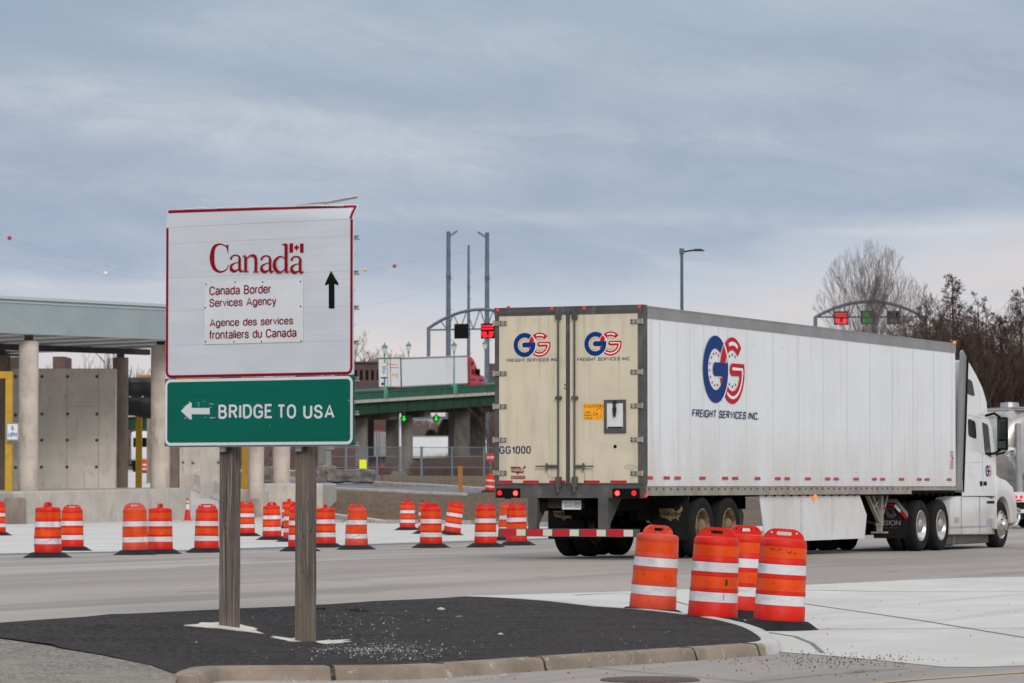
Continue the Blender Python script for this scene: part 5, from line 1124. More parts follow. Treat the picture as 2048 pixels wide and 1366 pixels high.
m = MB(); m.box((-1.15, yf - .02, .32), (1.15, yf + .16, .72)); m.box((.85, yf - .1, .32), (1.2, yf + .06, .68)); bmp = m.build('front_bumper', 'cab_white', truck, bevel=.05, smooth=50)
m = MB(); m.tube([(1.1, yf + .12, .72), (1.15, yf + .42, .68), (1.15, yf + .46, .5), (1.12, yf + .3, .34), (1.0, yf + .1, .3)], .035, 8); m.tube([(-1.1, yf + .12, .72), (-1.15, yf + .42, .68), (-1.15, yf + .46, .5), (-1.12, yf + .3, .34), (-1.0, yf + .1, .3)], .035, 8); m.tube([(1.15, yf + .44, .6), (-1.15, yf + .44, .6)], .035, 8); m.build('bull_bar', 'chrome', bmp, smooth=50)
# lower fairing panels with the step recesses
p = cabp([(1903, 1001), (1908, 994.5), (1925, 992), (1975, 993.5), (1991.5, 999), (1994, 1020), (1993.5, 1050), (1999, 1056), (1996, 1069), (1906, 1069)])
m = MB(); m.prism([p], lambda u, v, w: Vector((CX - .02 + w, u, v)), -.35, .0); sk_ = m.build('side_fairing', 'cab_white', truck, bevel=.03, smooth=50)
m = MB(); p = [(-1, 0)]; a = cabp([(1903, 1001), (1996, 1069)]); m.box((-CX + .02, a[0][0], a[1][1]), (-CX + .35, a[1][0], a[0][1])); m.build('side_fairing', 'cab_white', truck, bevel=.03, smooth=50)
for x0, x1, y0, y1, mm in ((1976, 1991, 1037, 1050, 'rivet'), (1976, 1991, 1002, 1007, 'black'), (1912, 1921, 1035, 1046, 'rivet'), (1925.5, 1926.3, 994, 1068, 'rivet'), (1962, 1962.8, 994, 1068, 'rivet'), (1905, 1996, 1053, 1054, 'rivet')):
    a = cabp([(x0, y0), (x1, y1)]); m = MB(); m.prism([rect2(a[0][0], a[1][1], a[1][0], a[0][1])], lambda u, v, w: Vector((CX - .02 + w, u, v)), -.01, .003); m.build('step_recess', mm, sk_)
m = MB(); a = cabp([(1905, 1069), (1990, 1086)]); m.box((.9, a[0][0], a[1][1]), (1.12, a[1][0], a[0][1] + .02)); m.box((.85, a[0][0] + .35, a[1][1] - .02), (1.14, a[0][0] + .4, a[0][1])); m.build('fuel_tank', 'frame_grey', truck, bevel=.03)
# gap: sleeper back details
m = MB(); yg = SX(1926, 800)[0] - .02; m.box((-1.1, yg - .03, 1.1), (1.1, yg, 3.6), 0); m.tube([(.9, yg - .12, 1.0), (.9, yg - .12, 3.7)], .06, 10, 1)
for zz in (1.5, 2.1, 2.7, 3.3): m.box((-1.1, yg - .06, zz), (1.1, yg - .03, zz + .04), 1)
m.build('cab_back_wall', ['rail_grey', 'under_steel'], truck)
# mirrors
for s in (1, -1):
    ym = SX(2000, 880, 1.45)[0]; ym = 18.75; m = MB(); m.box((s * 1.47 - .11, ym - .02, 1.93), (s * 1.47 + .11, ym + .1, 2.62)); mr = m.build('mirror', 'black', truck, bevel=.03, smooth=50)
    m = MB(); m.box((s * 1.47 - .085, ym - .026, 2.16), (s * 1.47 + .085, ym - .021, 2.58)); m.box((s * 1.47 - .085, ym - .026, 1.97), (s * 1.47 + .085, ym - .021, 2.12)); m.build('mirror_glass', 'mirror_glass', mr)
    m = MB(); m.tube([(s * 1.08, 18.5, 2.62), (s * 1.3, ym, 2.7), (s * 1.42, ym + .04, 2.62)], .028, 8); m.tube([(s * 1.1, 18.5, 1.85), (s * 1.3, ym, 1.86), (s * 1.42, ym + .04, 1.94)], .028, 8); m.build('mirror_arm', 'black', mr)
    m = MB(); m.tube([(s * .85, 19.3, 1.62), (s * 1.15, 19.5, 1.86), (s * 1.32, 19.55, 1.9)], .022, 8); m.build('hood_mirror_arm', 'black', truck)
    m = MB(); m.lathe([(0, -.1), (.09, -.09), (.11, 0), (.09, .1), (0, .12)], 14, axis='x', c=(s * 1.4, 19.56, 1.9)); m.build('hood_mirror', 'chrome', truck, smooth=60)
print('yb', yb, 'mirror', SX(2010, 880, 1.42), SX(2025, 923, 1.3), 'steer', SX(2006, 1051, 1.2))

# ================================================================ toll plaza on the left
def X_at(px, Y): return (px - 1024) / F * Y * 1.0
def Z_at(py, Y): return P(1024, py, Y).z
def wbox(px0, px1, Y, dpt, z0, z1):
    return (P(px0, 972, Y).x, Y, z0), (P(px1, 972, Y).x, Y + dpt, z1)
A_ = Vector((-20.3, 137, 0)); D_ = Vector((5.9, 6.3, 0)).normalized(); Nn = Vector((-D_.y, D_.x, 0))
CZ0, CZ1 = 7.52, 9.0; k0, k1 = -16, 15
base = A_ + D_ * k0
can = thing('canopy', (base.x, base.y, 0), 'grey flat metal canopy on round concrete columns at the left edge', 'canopy', math.atan2(D_.y, D_.x))
W_ = k1 - k0
m = MB(); m.box((0, -.0, CZ0), (W_, .25, CZ1 - .12)); 
for k in range(1, 8): m.box((W_ * k / 8, -.006, CZ0), (W_ * k / 8 + .02, .0, CZ1 - .12))
m.build('fascia', 'canopy', can)
m = MB(); m.box((-.05, -.08, CZ1 - .12), (W_ + .05, .3, CZ1)); m.box((-.02, -.04, CZ1 - .26), (W_ + .02, .0, CZ1 - .22)); m.build('roof_edge', 'canopy_edge', can)
m = MB(); m.box((.1, .25, CZ1 - .3), (W_ - .1, 17, CZ1 - .15)); m.build('roof_deck', 'steel_dark', can)
for k in range(13):
    x = 1 + k * (W_ - 2) / 12; m = MB(); m.box((x - .15, .25, CZ0 + .0), (x + .15, 17, CZ0 + .05)); m.box((x - .02, .25, CZ0 + .03), (x + .02, 17, CZ1 - .3)); m.build('joist', 'white', can)
m = MB(); m.box((.1, 17, CZ0 - .1), (W_ - .1, 17.3, CZ1 - .3)); m.box((.1, 8.2, CZ0 - .25), (W_ - .1, 8.5, CZ0 - .0)); m.build('back_beam', 'steel_dark', can)
m = MB(); m.tube([(3, 16, CZ0 - .25), (W_ - 4, 16, CZ0 - .25)], .06, 6); m.build('pipe', 'steel_dark', can)
def column(px, Y, r, z0, top_py, m_, lab):
    x = P(px, 972, Y).x; zt_ = Z_at(top_py, Y); t = thing('concrete_column', (x, Y, z0), lab, 'column', group='round concrete canopy columns')
    mb = MB(); h = zt_ - z0; mb.lathe([(0, 0), (r, 0), (r * 1.0, h * .42), (r * .985, h * .425), (r * .99, h - .05), (r * .95, h), (0, h)], 26); mb.build('shaft', m_, t, smooth=50)
    mb = MB(); mb.box((-.16, -.16, h), (.16, .16, h + max(.3, CZ0 + .02 - zt_))); mb.build('steel_bearing', 'steel_dark', t); return t
column(56, 139, .40, 1.0, 682, 'concrete', 'thick round concrete column left of the tie-hole wall, stained above its middle')
column(320, 146, .41, 1.0, 690, 'concrete', 'round concrete column partly behind the left edge of the green sign board')
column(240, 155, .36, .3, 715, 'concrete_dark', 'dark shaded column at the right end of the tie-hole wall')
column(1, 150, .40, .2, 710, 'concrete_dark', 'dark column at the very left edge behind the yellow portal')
column(512, 150, .345, .9, 700, 'concrete', 'column seen under the green board beside the yellow post')
column(563, 158, .39, 1.3, 700, 'concrete', 'column standing on the pale concrete block between the sign posts')
def wall(px0, px1, Y, dp, z0, top, lab, m_='concrete', holes=(), seams=()):
    a, b = wbox(px0, px1, Y, dp, z0, Z_at(top, Y)); t = thing('concrete_wall', (a[0], Y, z0), lab, 'wall')
    mb = MB(); mb.box((0, 0, 0), (b[0] - a[0], dp, b[2] - z0)); mb.build('wall_panel', m_, t, bevel=.02)
    if holes:
        mb = MB()
        for hx, hy in holes: q = P(hx, hy, Y); mb.prism([disc(q.x - a[0], q.z - z0, .075, 10)], lambda u, v, w: Vector((u, -w, v)), -.01, .012)
        mb.build('tie_hole', 'tiehole', t)
    if seams:
        mb = MB()
        for x0, y0, x1, y1 in seams: p, q = P(x0, y0, Y), P(x1, y1, Y); mb.bar((p.x - a[0], -.004, p.z - z0), (q.x - a[0], -.004, q.z - z0), .010, .008)
        mb.build('panel_seam', 'tiehole', t)
    return t
H_ = [(x + dx, y) for y, dx in ((753, 0), (828, 0), (880.5, -.5), (934, -1)) for x in (84, 135, 194)]
wall(24, 230, 150, .6, .3, 737, 'big pale concrete wall with rows of dark tie holes behind the barrier', 'wall_lightened', H_ + [(31, 753), (31, 830), (31, 935)], [(134, 738, 134, 975), (197, 738, 197, 975), (134, 813, 197, 813)])
wall(17, 38, 153, .6, .3, 714, 'narrow taller wall strip between the yellow portal post and the first column', 'concrete_pale')
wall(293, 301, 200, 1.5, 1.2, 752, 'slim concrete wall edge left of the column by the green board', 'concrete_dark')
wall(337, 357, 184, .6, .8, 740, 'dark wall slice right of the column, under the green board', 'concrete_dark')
wall(359, 402, 180, .6, .8, 740, 'grey concrete wall with two tie holes under the left half of the green board', 'concrete', [(366, 925), (386, 926)], [(358, 800, 358, 950)])
wall(400, 445, 170, .6, .6, 740, 'pale concrete wall directly left of the left wooden sign post', 'concrete_pale', [(437, 925)])
m = MB(); A1, B1 = Vector((P(27, 972, 130).x, 130, 0)), Vector((P(382, 972, 146).x, 146, 0)); bk = Vector((-9, 20, 0)); pts = [A1, B1, B1 + bk, A1 + bk]
vs = [Vector((p.x, p.y, -.1)) for p in pts] + [Vector((p.x, p.y, z)) for p, z in zip(pts, (1.2, 1.36, 1.38, 1.25))]
m.add(vs, [(0, 3, 2, 1), (4, 5, 6, 7), (0, 1, 5, 4), (1, 2, 6, 5), (2, 3, 7, 6), (3, 0, 4, 7)])
bt = thing('concrete_barrier', (A1.x, A1.y, 0), 'long low concrete barrier in front of the canopy columns', 'barrier')
m.build('barrier_body', 'concrete_pale', bt, world=True, bevel=.04)
m = MB(); m.lathe([(0, 1.0), (.36, 1.0), (.42, .92), (.44, 0), (.44, -.1)], 20, c=(A1.x + .02, A1.y + .25, 0)); m.build('rounded_nose', 'concrete_dark', bt, world=True, smooth=40)
m = MB()
for px in (92, 298, 330): f = (px - 27) / 355; p = A1.lerp(B1, f); m.box((p.x - .012, p.y - .03, 0), (p.x + .012, p.y + .03, 1.2 + .14 * f))
m.build('barrier_joint', 'concrete', bt, world=True)
def jersey(pxs_, h, lab, m_='concrete_pale'):
    c = [G(x, y) for x, y in pxs_]; t = thing('concrete_barrier', c[0], lab, 'barrier'); mb = MB(); sec = [(-.3, -.1), (-.3, .08), (-.13, .3), (-.08, h), (.08, h), (.13, .3), (.3, .08), (.3, -.1)]; rows = []
    for i, p in enumerate(c):
        d = c[min(i + 1, len(c) - 1)] - c[max(i - 1, 0)]; d.z = 0; d.normalize(); n_ = Vector((d.y, -d.x, 0)); rows += [p + n_ * a + Vector((0, 0, b)) for a, b in sec]
    k = len(sec); mb.add(rows, [(i * k + j, (i + 1) * k + j, (i + 1) * k + j + 1, i * k + j + 1) for i in range(len(c) - 1) for j in range(k - 1)] + [tuple(range(k)), tuple(range((len(c) - 1) * k, len(c) * k))])
    mb.build('barrier_body', m_, t, world=True); return t
jersey([(335, 962), (365, 968), (395, 980), (420, 992), (445, 1001), (484, 1016)], .85, 'curved low concrete barrier running back behind the orange cone')
def block(px0, px1, Y, dp, top, lab, m_):
    a, b = wbox(px0, px1, Y, dp, -.2, Z_at(top, Y)); mb = MB(); mb.box((0, 0, 0), (b[0] - a[0], dp, b[2] + .2)); o = mb.build('concrete_block', m_, None, bevel=.08); o.location = a; WM[o.name] = Matrix.Translation(a); return tag(o, lab, 'concrete block')
block(526, 646, 155, 12, 967, 'pale concrete block behind the drums between the sign posts', 'concrete_pale')
block(470, 527, 152, 3, 979, 'lower grey concrete block beside the left wooden sign post', 'concrete')
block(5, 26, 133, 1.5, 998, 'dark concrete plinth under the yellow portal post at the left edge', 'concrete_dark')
def portal(Y, pxa, pxb, top, w, z0, lab, lo_a=None):
    xa, xb = P(pxa, 972, Y).x, P(pxb, 972, Y).x; zt_ = Z_at(top, Y); t = thing('height_portal', ((xa + xb) / 2, Y, z0), lab, 'height portal', group='yellow height limit portals')
    for x in (xa, xb): mb = MB(); mb.box((x - w / 2, Y - w / 2, z0), (x + w / 2, Y + w / 2, zt_)); mb.build('post', 'portal', t, world=True, bevel=.015)
    mb = MB(); mb.box((min(xa, xb) - w / 2 + .001, Y - w / 2 + .003, zt_ + .0), (max(xa, xb) + w / 2 - .001, Y + w / 2 - .003, zt_ + w)); mb.build('crossbar', 'portal', t, world=True, bevel=.015); return t
portal(134, 17.5, -230, 757, .27, .9, 'yellow steel portal carrying the 5 MPH sign, cut by the left edge')
portal(160, 277.5, 489.5, 762, .28, .2, 'yellow steel portal behind the main sign, black tarp on its bar')
tp_ = thing('covered_sign', P(290, 794, 159), 'sign wrapped in black tarp tied round the middle, left of the green board', 'covered sign')
m = MB(); nx, nz = 22, 14; g = []
x0_, x1_ = P(252, 794, 159).x, P(352, 794, 159).x; zt_, zb_ = Z_at(755, 159), Z_at(831, 159)
for side in (0, 1):
    for j in range(nz + 1):
        for i in range(nx + 1):
            u, v = i / nx, j / nz; tie = math.exp(-((v - .5) / .06) ** 2); z = zt_ + (zb_ - zt_) * v - (.14 * math.sin(math.pi * min(1, u * 1.05)) ** 3 * (v ** 4) if v > .5 else 0)
            dd = .16 + .05 * noise.noise(Vector((u * 5, v * 3, side))) - .11 * tie; g.append(Vector((x0_ + (x1_ - x0_) * u - (.03 if tie > .3 and i == 0 else 0), 159 + (-dd if side == 0 else dd) * (1 if 0 < i < nx and 0 < j < nz else .05), z)))
n_ = (nx + 1) * (nz + 1); fs = []
for j in range(nz):
    for i in range(nx): a = j * (nx + 1) + i; fs += [(a, a + nx + 1, a + nx + 2, a + 1), (n_ + a, n_ + a + 1, n_ + a + nx + 2, n_ + a + nx + 1)]
m.add(g, fs); m.build('tarp', 'tarp', tp_, world=True, smooth=70)
m = MB()
for px in (258, 283, 303): p = P(px, 794.5, 158.86); m.bar(p, p + Vector((.09, 0, .05)), .05, .04)
m.build('tie_knot', 'white', tp_, world=True)
sg = thing('speed_sign', P(25, 863, 133.6), 'small white 5 MPH sign with blue border on the yellow portal post', 'speed sign')
a, b = P(12.5, 881, 133.6), P(37.5, 846, 133.6); fr = lambda u, v, w: Vector((u, 133.6 - w, v))
m = MB(); m.prism([rect2(a.x, a.z, b.x, b.z)], fr, -.02, 0); pn = m.build('sign_plate', 'plate_white', sg, world=True)
m = MB(); m.flat([rect2(a.x + .01, a.z + .01, b.x - .01, b.z - .01), rect2(a.x + .035, a.z + .035, b.x - .035, b.z - .035)[::-1]], fr, .003); add_text(m, fr, '5', (a.x + b.x) / 2 - .05, a.z + .39, (a.x + b.x) / 2 + .05, a.z + .57, .003, weight=.2); add_text(m, fr, 'MPH', a.x + .07, a.z + .14, b.x - .07, a.z + .32, .003, weight=.2)
m.build('lettering', 'decal_blue', pn, world=True, fixn=False)
cq = G(375, 1041.5); cn = thing('traffic_cone', (cq.x, cq.y, zg(cq.x, cq.y) + .01), 'orange traffic cone with white collar at the end of the long barrier', 'traffic cone')
m = MB(); m.box((-.2, -.2, 0), (.2, .2, .04)); m.build('base', 'drum_faded', cn, bevel=.01)
m = MB(); m.lathe([(.15, .04), (.14, .06), (.035, .90), (.02, .92), (0, .92)], 20); m.build('cone_body', 'drum_orange', cn, smooth=40)
m = MB(); m.lathe([(.092, .46), (.094, .46), (.068, .68), (.066, .68)], 20); m.build('reflective_collar', 'tape_white', cn, smooth=40)
m = MB(); m.lathe([(.058, .74), (.060, .74), (.05, .82), (.048, .82)], 20); m.build('reflective_collar', 'tape_white', cn, smooth=40)

# ================================================================ bridge
Q0 = Vector((-15.3, 335, 8.35)); BD = Vector((.405, .914, 0)); BN = Vector((-.914, .405, 0)); SL = .049
def bp(k, e, z): return Q0 + BD * k + BN * e + Vector((0, 0, SL * k + z))
def bk_at(px, e):
    r = (px - 1024) / F; o = Q0 + BN * e; return (r * o.y - o.x) / (BD.x - r * BD.y)
bridge = thing('bridge', (Q0.x, Q0.y, 3), 'green steel girder bridge with balustrade carrying trucks, behind the signs', 'bridge')
K0, K1, BW = -80, 110, 11.5
def bbox(mb, ka, kb, e0, e1, z0, z1, mi=0):
    vs = [bp(k, e, z) for k in (ka, kb) for e in (e0, e1) for z in (z0, z1)]; mb.add(vs, [(0, 1, 3, 2), (4, 6, 7, 5), (0, 4, 5, 1), (2, 3, 7, 6), (0, 2, 6, 4), (1, 5, 7, 3)], mi); return mb
for e in (.25, 3.6, 7.4, BW - .25):
    m = MB(); bbox(m, K0, K1, e - .03, e + .03, .05, 1.15); bbox(m, K0, K1, e - .22, e + .22, 0, .05); bbox(m, K0, K1, e - .22, e + .22, 1.1, 1.15)
    k = K0
    while k < K1: bbox(m, k, k + .03, e - .1, e + .1, .05, 1.1); k += 2.2
    m.build('girder', 'bridge_green', bridge, world=True)
m = MB(); bbox(m, K0, K1, 0.0, BW, 1.15, 1.3); m.build('deck', 'concrete', bridge, world=True)
for e0, e1 in ((-.1, .5), (BW - .5, BW + .1)): m = MB(); bbox(m, K0, K1, e0, e1, 1.12, 1.42); m.build('deck_edge', 'concrete_pale', bridge, world=True)
for e in (.15, BW - .15):
    m = MB(); bbox(m, K0, K1, e - .12, e + .12, 2.12, 2.28); bbox(m, K0, K1, e - .1, e + .1, 1.46, 1.52)
    k = K0; i = 0
    while k < K1:
        bbox(m, k, k + (.3 if i % 6 == 0 else .19), e - .09, e + .09, 1.42, 2.14); k += .42; i += 1
    m.build('balustrade', 'parapet_green', bridge, world=True)
for e in (1.2, BW - 1.2): m = MB(); bbox(m, K0, K1, e - .04, e + .04, 1.9, 2.12); m.build('guard_rail', 'fence_grey', bridge, world=True)
def pierbox(px, k_off, w, dpt, top_py, base_py, mt, cap=False, rz=0.0, e=2.0):
    k = bk_at(px, e); p = bp(k, e, 0); mb = MB(); z0 = zg(p.x, p.y) - .5; mtx = Matrix.Translation((p.x, p.y, 0)) @ Matrix.Rotation(rz, 4, 'Z'); mb.box((-w / 2, -dpt / 2, z0), (w / 2, dpt / 2, p.z - (.5 if cap else .0)), 0, mtx)
    mb.build('pier', mt, bridge, world=True, bevel=.05); return p
BRZ = math.atan2(BD.x, BD.y)
for px, w, dpt, e, mt in ((723, 1.0, 1.2, 2.2, 'pier_pale'), (738, .8, 1.2, 8, 'pier'), (787, 1.3, 1.3, 2.2, 'pier'), (811, 1.2, 1.3, 2.6, 'pier_pale'), (918, 1.9, 1.4, 2.2, 'pier'), (950, 1.9, 1.4, 6.0, 'pier'), (650, 1.1, 1.2, 2.2, 'pier_pale'), (1040, 1.2, 1.2, 2.2, 'pier'), (1120, 1.2, 1.2, 2.2, 'pier'), (400, 1.0, 1.2, 2.2, 'pier'), (560, 1.0, 1.2, 2.2, 'pier')): pierbox(px, 0, w, dpt, 0, 0, mt, True, .5 if w > 1.5 else -.2, e)
for px in (727, 795, 940):
    k = bk_at(px, 4); m = MB(); bbox(m, k - .8, k + .8, .6, BW - .6, -.75, -.02); m.build('pier_cap', 'pier', bridge, world=True)
k = bk_at(801, .6); p = bp(k, .6, 0); m = MB(); m.tube([(p.x, p.y - 1.2, p.z - .2), (p.x, p.y - 1.2, 2.4), (p.x - .2, p.y - 1.3, 2.0)], .11, 8); m.build('downpipe', 'white', bridge, world=True)
def park_lamp(px, e, top_py, lab, src=None):
    k = bk_at(px, e); p = bp(k, e, 1.42); p.z = p.z; zt_ = Z_at(top_py, p.y); h = zt_ - p.z
    if src: return dup(src, p, 0, lab)
    t = thing('street_lamp', p, lab, 'street lamp', group='green lantern lamps on the bridge')
    m = MB(); m.lathe([(0, 0), (.36, 0), (.36, .8), (.26, 1.0), (.1, 1.15), (.08, 1.3), (.06, h - 1.3), (.12, h - 1.25), (.12, h - 1.15), (0, h - 1.15)], 14); m.build('pole', 'lamp_green', t, smooth=40)
    m = MB(); m.lathe([(0, h - 1.15), (.14, h - 1.13), (.27, h - .6), (.27, h - .56), (0, h - .56)], 12); m.build('lantern', 'lantern', t, smooth=30)
    m = MB(); m.lathe([(.3, h - .58), (.3, h - .5), (.2, h - .34), (.07, h - .24), (.05, h - .1), (0, h)], 12); m.build('lantern_cap', 'lamp_green', t, smooth=30); return t
L1 = park_lamp(769, .15, 684, 'green lantern lamp post in front of the far trailer rear doors, white sign on it')
park_lamp(908, .15, 680, 'green lantern lamp post in front of the far trailer side', L1)
park_lamp(817, BW - .15, 676, 'green lantern lamp behind the far truck, only its top above the trailer roof', L1)
park_lamp(970, BW - .15, 672, 'green lantern lamp behind the black overhead lane sign', L1)
p = bp(bk_at(768, -.2), -.2, 0); m = MB(); fr = lambda u, v, w: Vector((p.x + u, p.y - .3 - w, v)); zc = Z_at(740, p.y)
bs = thing('banner_sign', (p.x, p.y - .3, zc), 'white rounded number sign on the lamp post before the far trailer doors', 'sign')
m.prism([rrect(-.30, zc - .68, .30, zc + .68, .25)], fr, -.02, .0); pl0 = m.build('sign_plate', 'plate_white', bs, world=True)
m = MB(); add_text(m, fr, '30', -.2, zc - .02, .2, zc + .38, .004, 0, weight=.18); m.flat([rect2(-.34, zc - .85, .34, zc - .72)], fr, .004); m.flat([rect2(-.18, zc - .2, .18, zc - .14)], fr, .004); m.flat([rect2(-.14, zc - .34, .14, zc - .28)], fr, .004); m.build('lettering', 'decal_navy', pl0, world=True, fixn=False)
# second truck on the bridge
k = bk_at(803, 2.0); tp0 = bp(k, 3.295, 1.3)
def simple_trailer(t, cm='trailer_white', ln=16.15, skirt=True, wheels=True, hw=1.295, dmat='plate_white'):
    m = MB(); m.box((-hw, .1, 1.15), (hw, ln, 4.05)); bx = m.build('trailer_wall', cm, t)
    m = MB()
    for k in range(14): m.box((hw, .6 + k * 1.15, 1.45), (hw + .004, .63 + k * 1.15, 3.9))
    m.build('wall_seam', 'seam', bx)
    m = MB(); m.box((hw - .01, .1, 3.9), (hw + .012, ln, 4.07)); m.box((hw - .01, .1, 1.02), (hw + .012, ln, 1.18)); m.box((-hw, .1, 1.02), (-hw + .02, ln, 1.18)); m.build('trailer_rail', 'rail_grey', t)
    m = MB(); m.box((-hw - .02, 0, .98), (hw + .02, .12, 1.16)); m.box((-hw - .02, 0, 1.16), (-hw + .08, .12, 4.09)); m.box((hw - .08, 0, 1.16), (hw + .02, .12, 4.09)); m.box((-hw + .08, 0, 3.97), (hw - .08, .12, 4.09)); m.build('rear_frame', 'frame_grey', t)
    m = MB(); m.box((-hw + .08, .02, 1.16), (-.01, .06, 3.97)); d1 = m.build('rear_door', dmat, t); m = MB(); m.box((.01, .02, 1.16), (hw - .08, .06, 3.97)); d2 = m.build('rear_door', dmat, t)
    for d, xx in ((d1, -.25), (d2, .12)):
        m = MB(); m.tube([(xx, -.01, 1.0), (xx, -.01, 4.0)], .025, 6); m.build('lock_rod', 'frame_grey', d)
    m = MB(); m.box((-.5, .3, .85), (.5, ln - 1, 1.05)); m.box((-1.2, -.0, .45), (1.2, .08, .55)); m.box((-.6, 0, .55), (-.5, .08, 1)); m.box((.5, 0, .55), (.6, .08, 1)); m.build('underframe', 'dirty_black', t)
    if wheels:
        for y in (2.6, 3.8):
            for s in (1, -1): m = MB(); m.lathe([(.25, -.3), (.45, -.3), (.5, -.22), (.5, .22), (.45, .3), (.25, .3), (0, .2)], 24, axis='x', c=(s * .95, y, .5)); m.build('trailer_wheel', 'tyre', t, smooth=40)
    return d1, d2, bx
t2 = thing('semi_truck', tp0, 'red semi truck with a white trailer driving up the green bridge', 'truck', math.atan2(-BD.x, BD.y), rx=SL)
d1, d2, bx2 = simple_trailer(t2, 'white')
m = MB(); fr = lambda u, v, w: Vector((u, .02 - w, v))
m.flat([[(-.98, 3.2), (-.68, 3.62), (-.42, 3.62), (-.5, 3.5), (-.62, 3.5), (-.74, 3.2)]], fr, .003, 0); m.flat([[(-.66, 3.2), (-.56, 3.45), (-.4, 3.45), (-.42, 3.2)]], fr, .003, 0)
for i in range(5): m.flat([[(-.36 + .07 * i, 3.36), (-.34 + .07 * i, 3.5), (-.29 + .07 * i, 3.5), (-.31 + .07 * i, 3.36)]], fr, .003, 0)
m.build('logo_mark', ['orange_print'], d1, fixn=False)
m = MB()
for i in range(10): m.flat([[(.05 + .085 * i, 3.34), (.06 + .085 * i, 3.46), (.12 + .085 * i, 3.46), (.11 + .085 * i, 3.34)]], fr, .003, 0)
for i in range(14): m.flat([rect2(.0 + .075 * i, 3.04, .05 + .075 * i, 3.12)], fr, .003, 1)
m.flat([rect2(.28, 2.2, .62, 2.46)], fr, .003, 2); m.flat([rect2(.72, 2.0, .9, 2.5)], fr, .003, 3); m.flat([rect2(-.95, 1.3, -.7, 1.6)], fr, .003, 4)
m.build('sticker', ['orange_print', 'black', 'caution', 'rivet', 'decal_blue'], d2, fixn=False)
m = MB(); m.box((-1.2, -.02, 1.0), (-.8, -.0, 1.1)); m.build('tail_light', 'lamp_red_dim', t2); m = MB(); m.box((.8, -.02, 1.0), (1.2, -.0, 1.1)); m.build('tail_light', 'lamp_red_dim', t2)
pr = [(16.9, .9), (16.9, 3.9), (17.4, 3.92), (18.0, 3.62), (18.5, 3.2), (18.75, 2.85), (19.1, 2.1), (20.6, 1.75), (21.0, 1.4), (21.1, .6), (20.7, .5), (17, .5)]
m = MB(); m.prism([pr], lambda a, b, w: Vector((w, a, b)), -1.2, 1.2); cb2 = m.build('cab', 'cab_red', t2, bevel=.1, smooth=50)
for nm, q in (('sleeper_window', [(17.3, 2.95), (17.75, 3.0), (17.95, 3.35), (17.35, 3.4)]), ('sleeper_window', [(17.4, 2.0), (17.95, 2.0), (17.95, 2.55), (17.4, 2.55)]), ('door_window', [(18.35, 2.05), (18.95, 2.05), (18.8, 2.5), (18.5, 2.75), (18.35, 2.75)])):
    m = MB(); m.prism([q], lambda a, b, w: Vector((1.2 + w, a, b)), -.01, .012); m.build(nm, 'glass', cb2)
m = MB(); m.box((1.25, 18.7, 1.9), (1.5, 18.9, 2.6)); m.build('mirror', 'black', t2); m = MB(); m.box((-1.15, 16.3, 1.2), (1.15, 16.8, 3.8)); m.build('cab_gap_fairing', 'frame_grey', t2)
m = MB(); m.box((1.2, 17.1, 1.4), (1.212, 18.3, 1.55), 0); m.box((1.2, 19.2, 1.25), (1.212, 20.4, 1.45), 0); m.build('stripe', ['decal_blue'], cb2, fixn=False)
for y in (14.2, 15.5, 19.9):
    for s in (1, -1): m = MB(); m.lathe([(.25, -.28), (.45, -.28), (.5, -.2), (.5, .2), (.45, .28), (.25, .28), (0, .2)], 20, axis='x', c=(s * .95, y, .5)); m.build('wheel', 'tyre', t2, smooth=40)

# parked trailers beyond the bridge
def ground_thing(name, px, Y, lab, cat, rz, group=None):
    x = P(px, 972, Y).x; return thing(name, (x, Y, zg(x, Y)), lab, cat, rz, group)
t3 = ground_thing('parked_trailer', 868, 470, 'long white trailer parked across, seen between two bridge piers', 'trailer', R_(-90)); t3.location.x -= 9; t3.location.z += 1.0; move(t3, t3.location)
simple_trailer(t3)
t4 = ground_thing('parked_trailer', 757, 400, 'white trailer with red lamps on its rear, between the bridge piers', 'trailer', R_(-8)); t4.location.z += .6; move(t4, t4.location); simple_trailer(t4, 'rail_grey', dmat='rail_grey')
m = MB()
for x in (-1.1, -.3, 0, .3, 1.1): m.box((x - .1, -.02, 4.0), (x + .1, 0, 4.14))
m.build('marker_light', 'lamp_red_dim', t4)
t5 = ground_thing('parked_truck', 283, 262, 'white vehicle glimpsed behind the yellow post under the black tarp', 'truck', R_(-20))
m = MB(); m.box((-1.0, 0, .85), (1.15, 6.5, 3.1)); m.build('vehicle_body', 'plate_white', t5, smooth=60, bevel=.3); m = MB(); m.box((-.7, -.02, 1.9), (.85, .0, 2.6)); m.build('rear_window', 'glass', t5)
m = MB(); m.box((-1.0, .3, .5), (1.0, 8, .8)); m.box((-1.1, .1, .45), (1.1, .3, .6)); m.build('chassis', 'dirty_black', t5)
for y in (1.2, 2.4):
    for s in (1, -1): m = MB(); m.lathe([(.2, -.2), (.5, -.2), (.5, .2), (.2, .2), (0, .1)], 16, axis='x', c=(s * .95, y, .5)); m.build('wheel', 'tyre', t5)

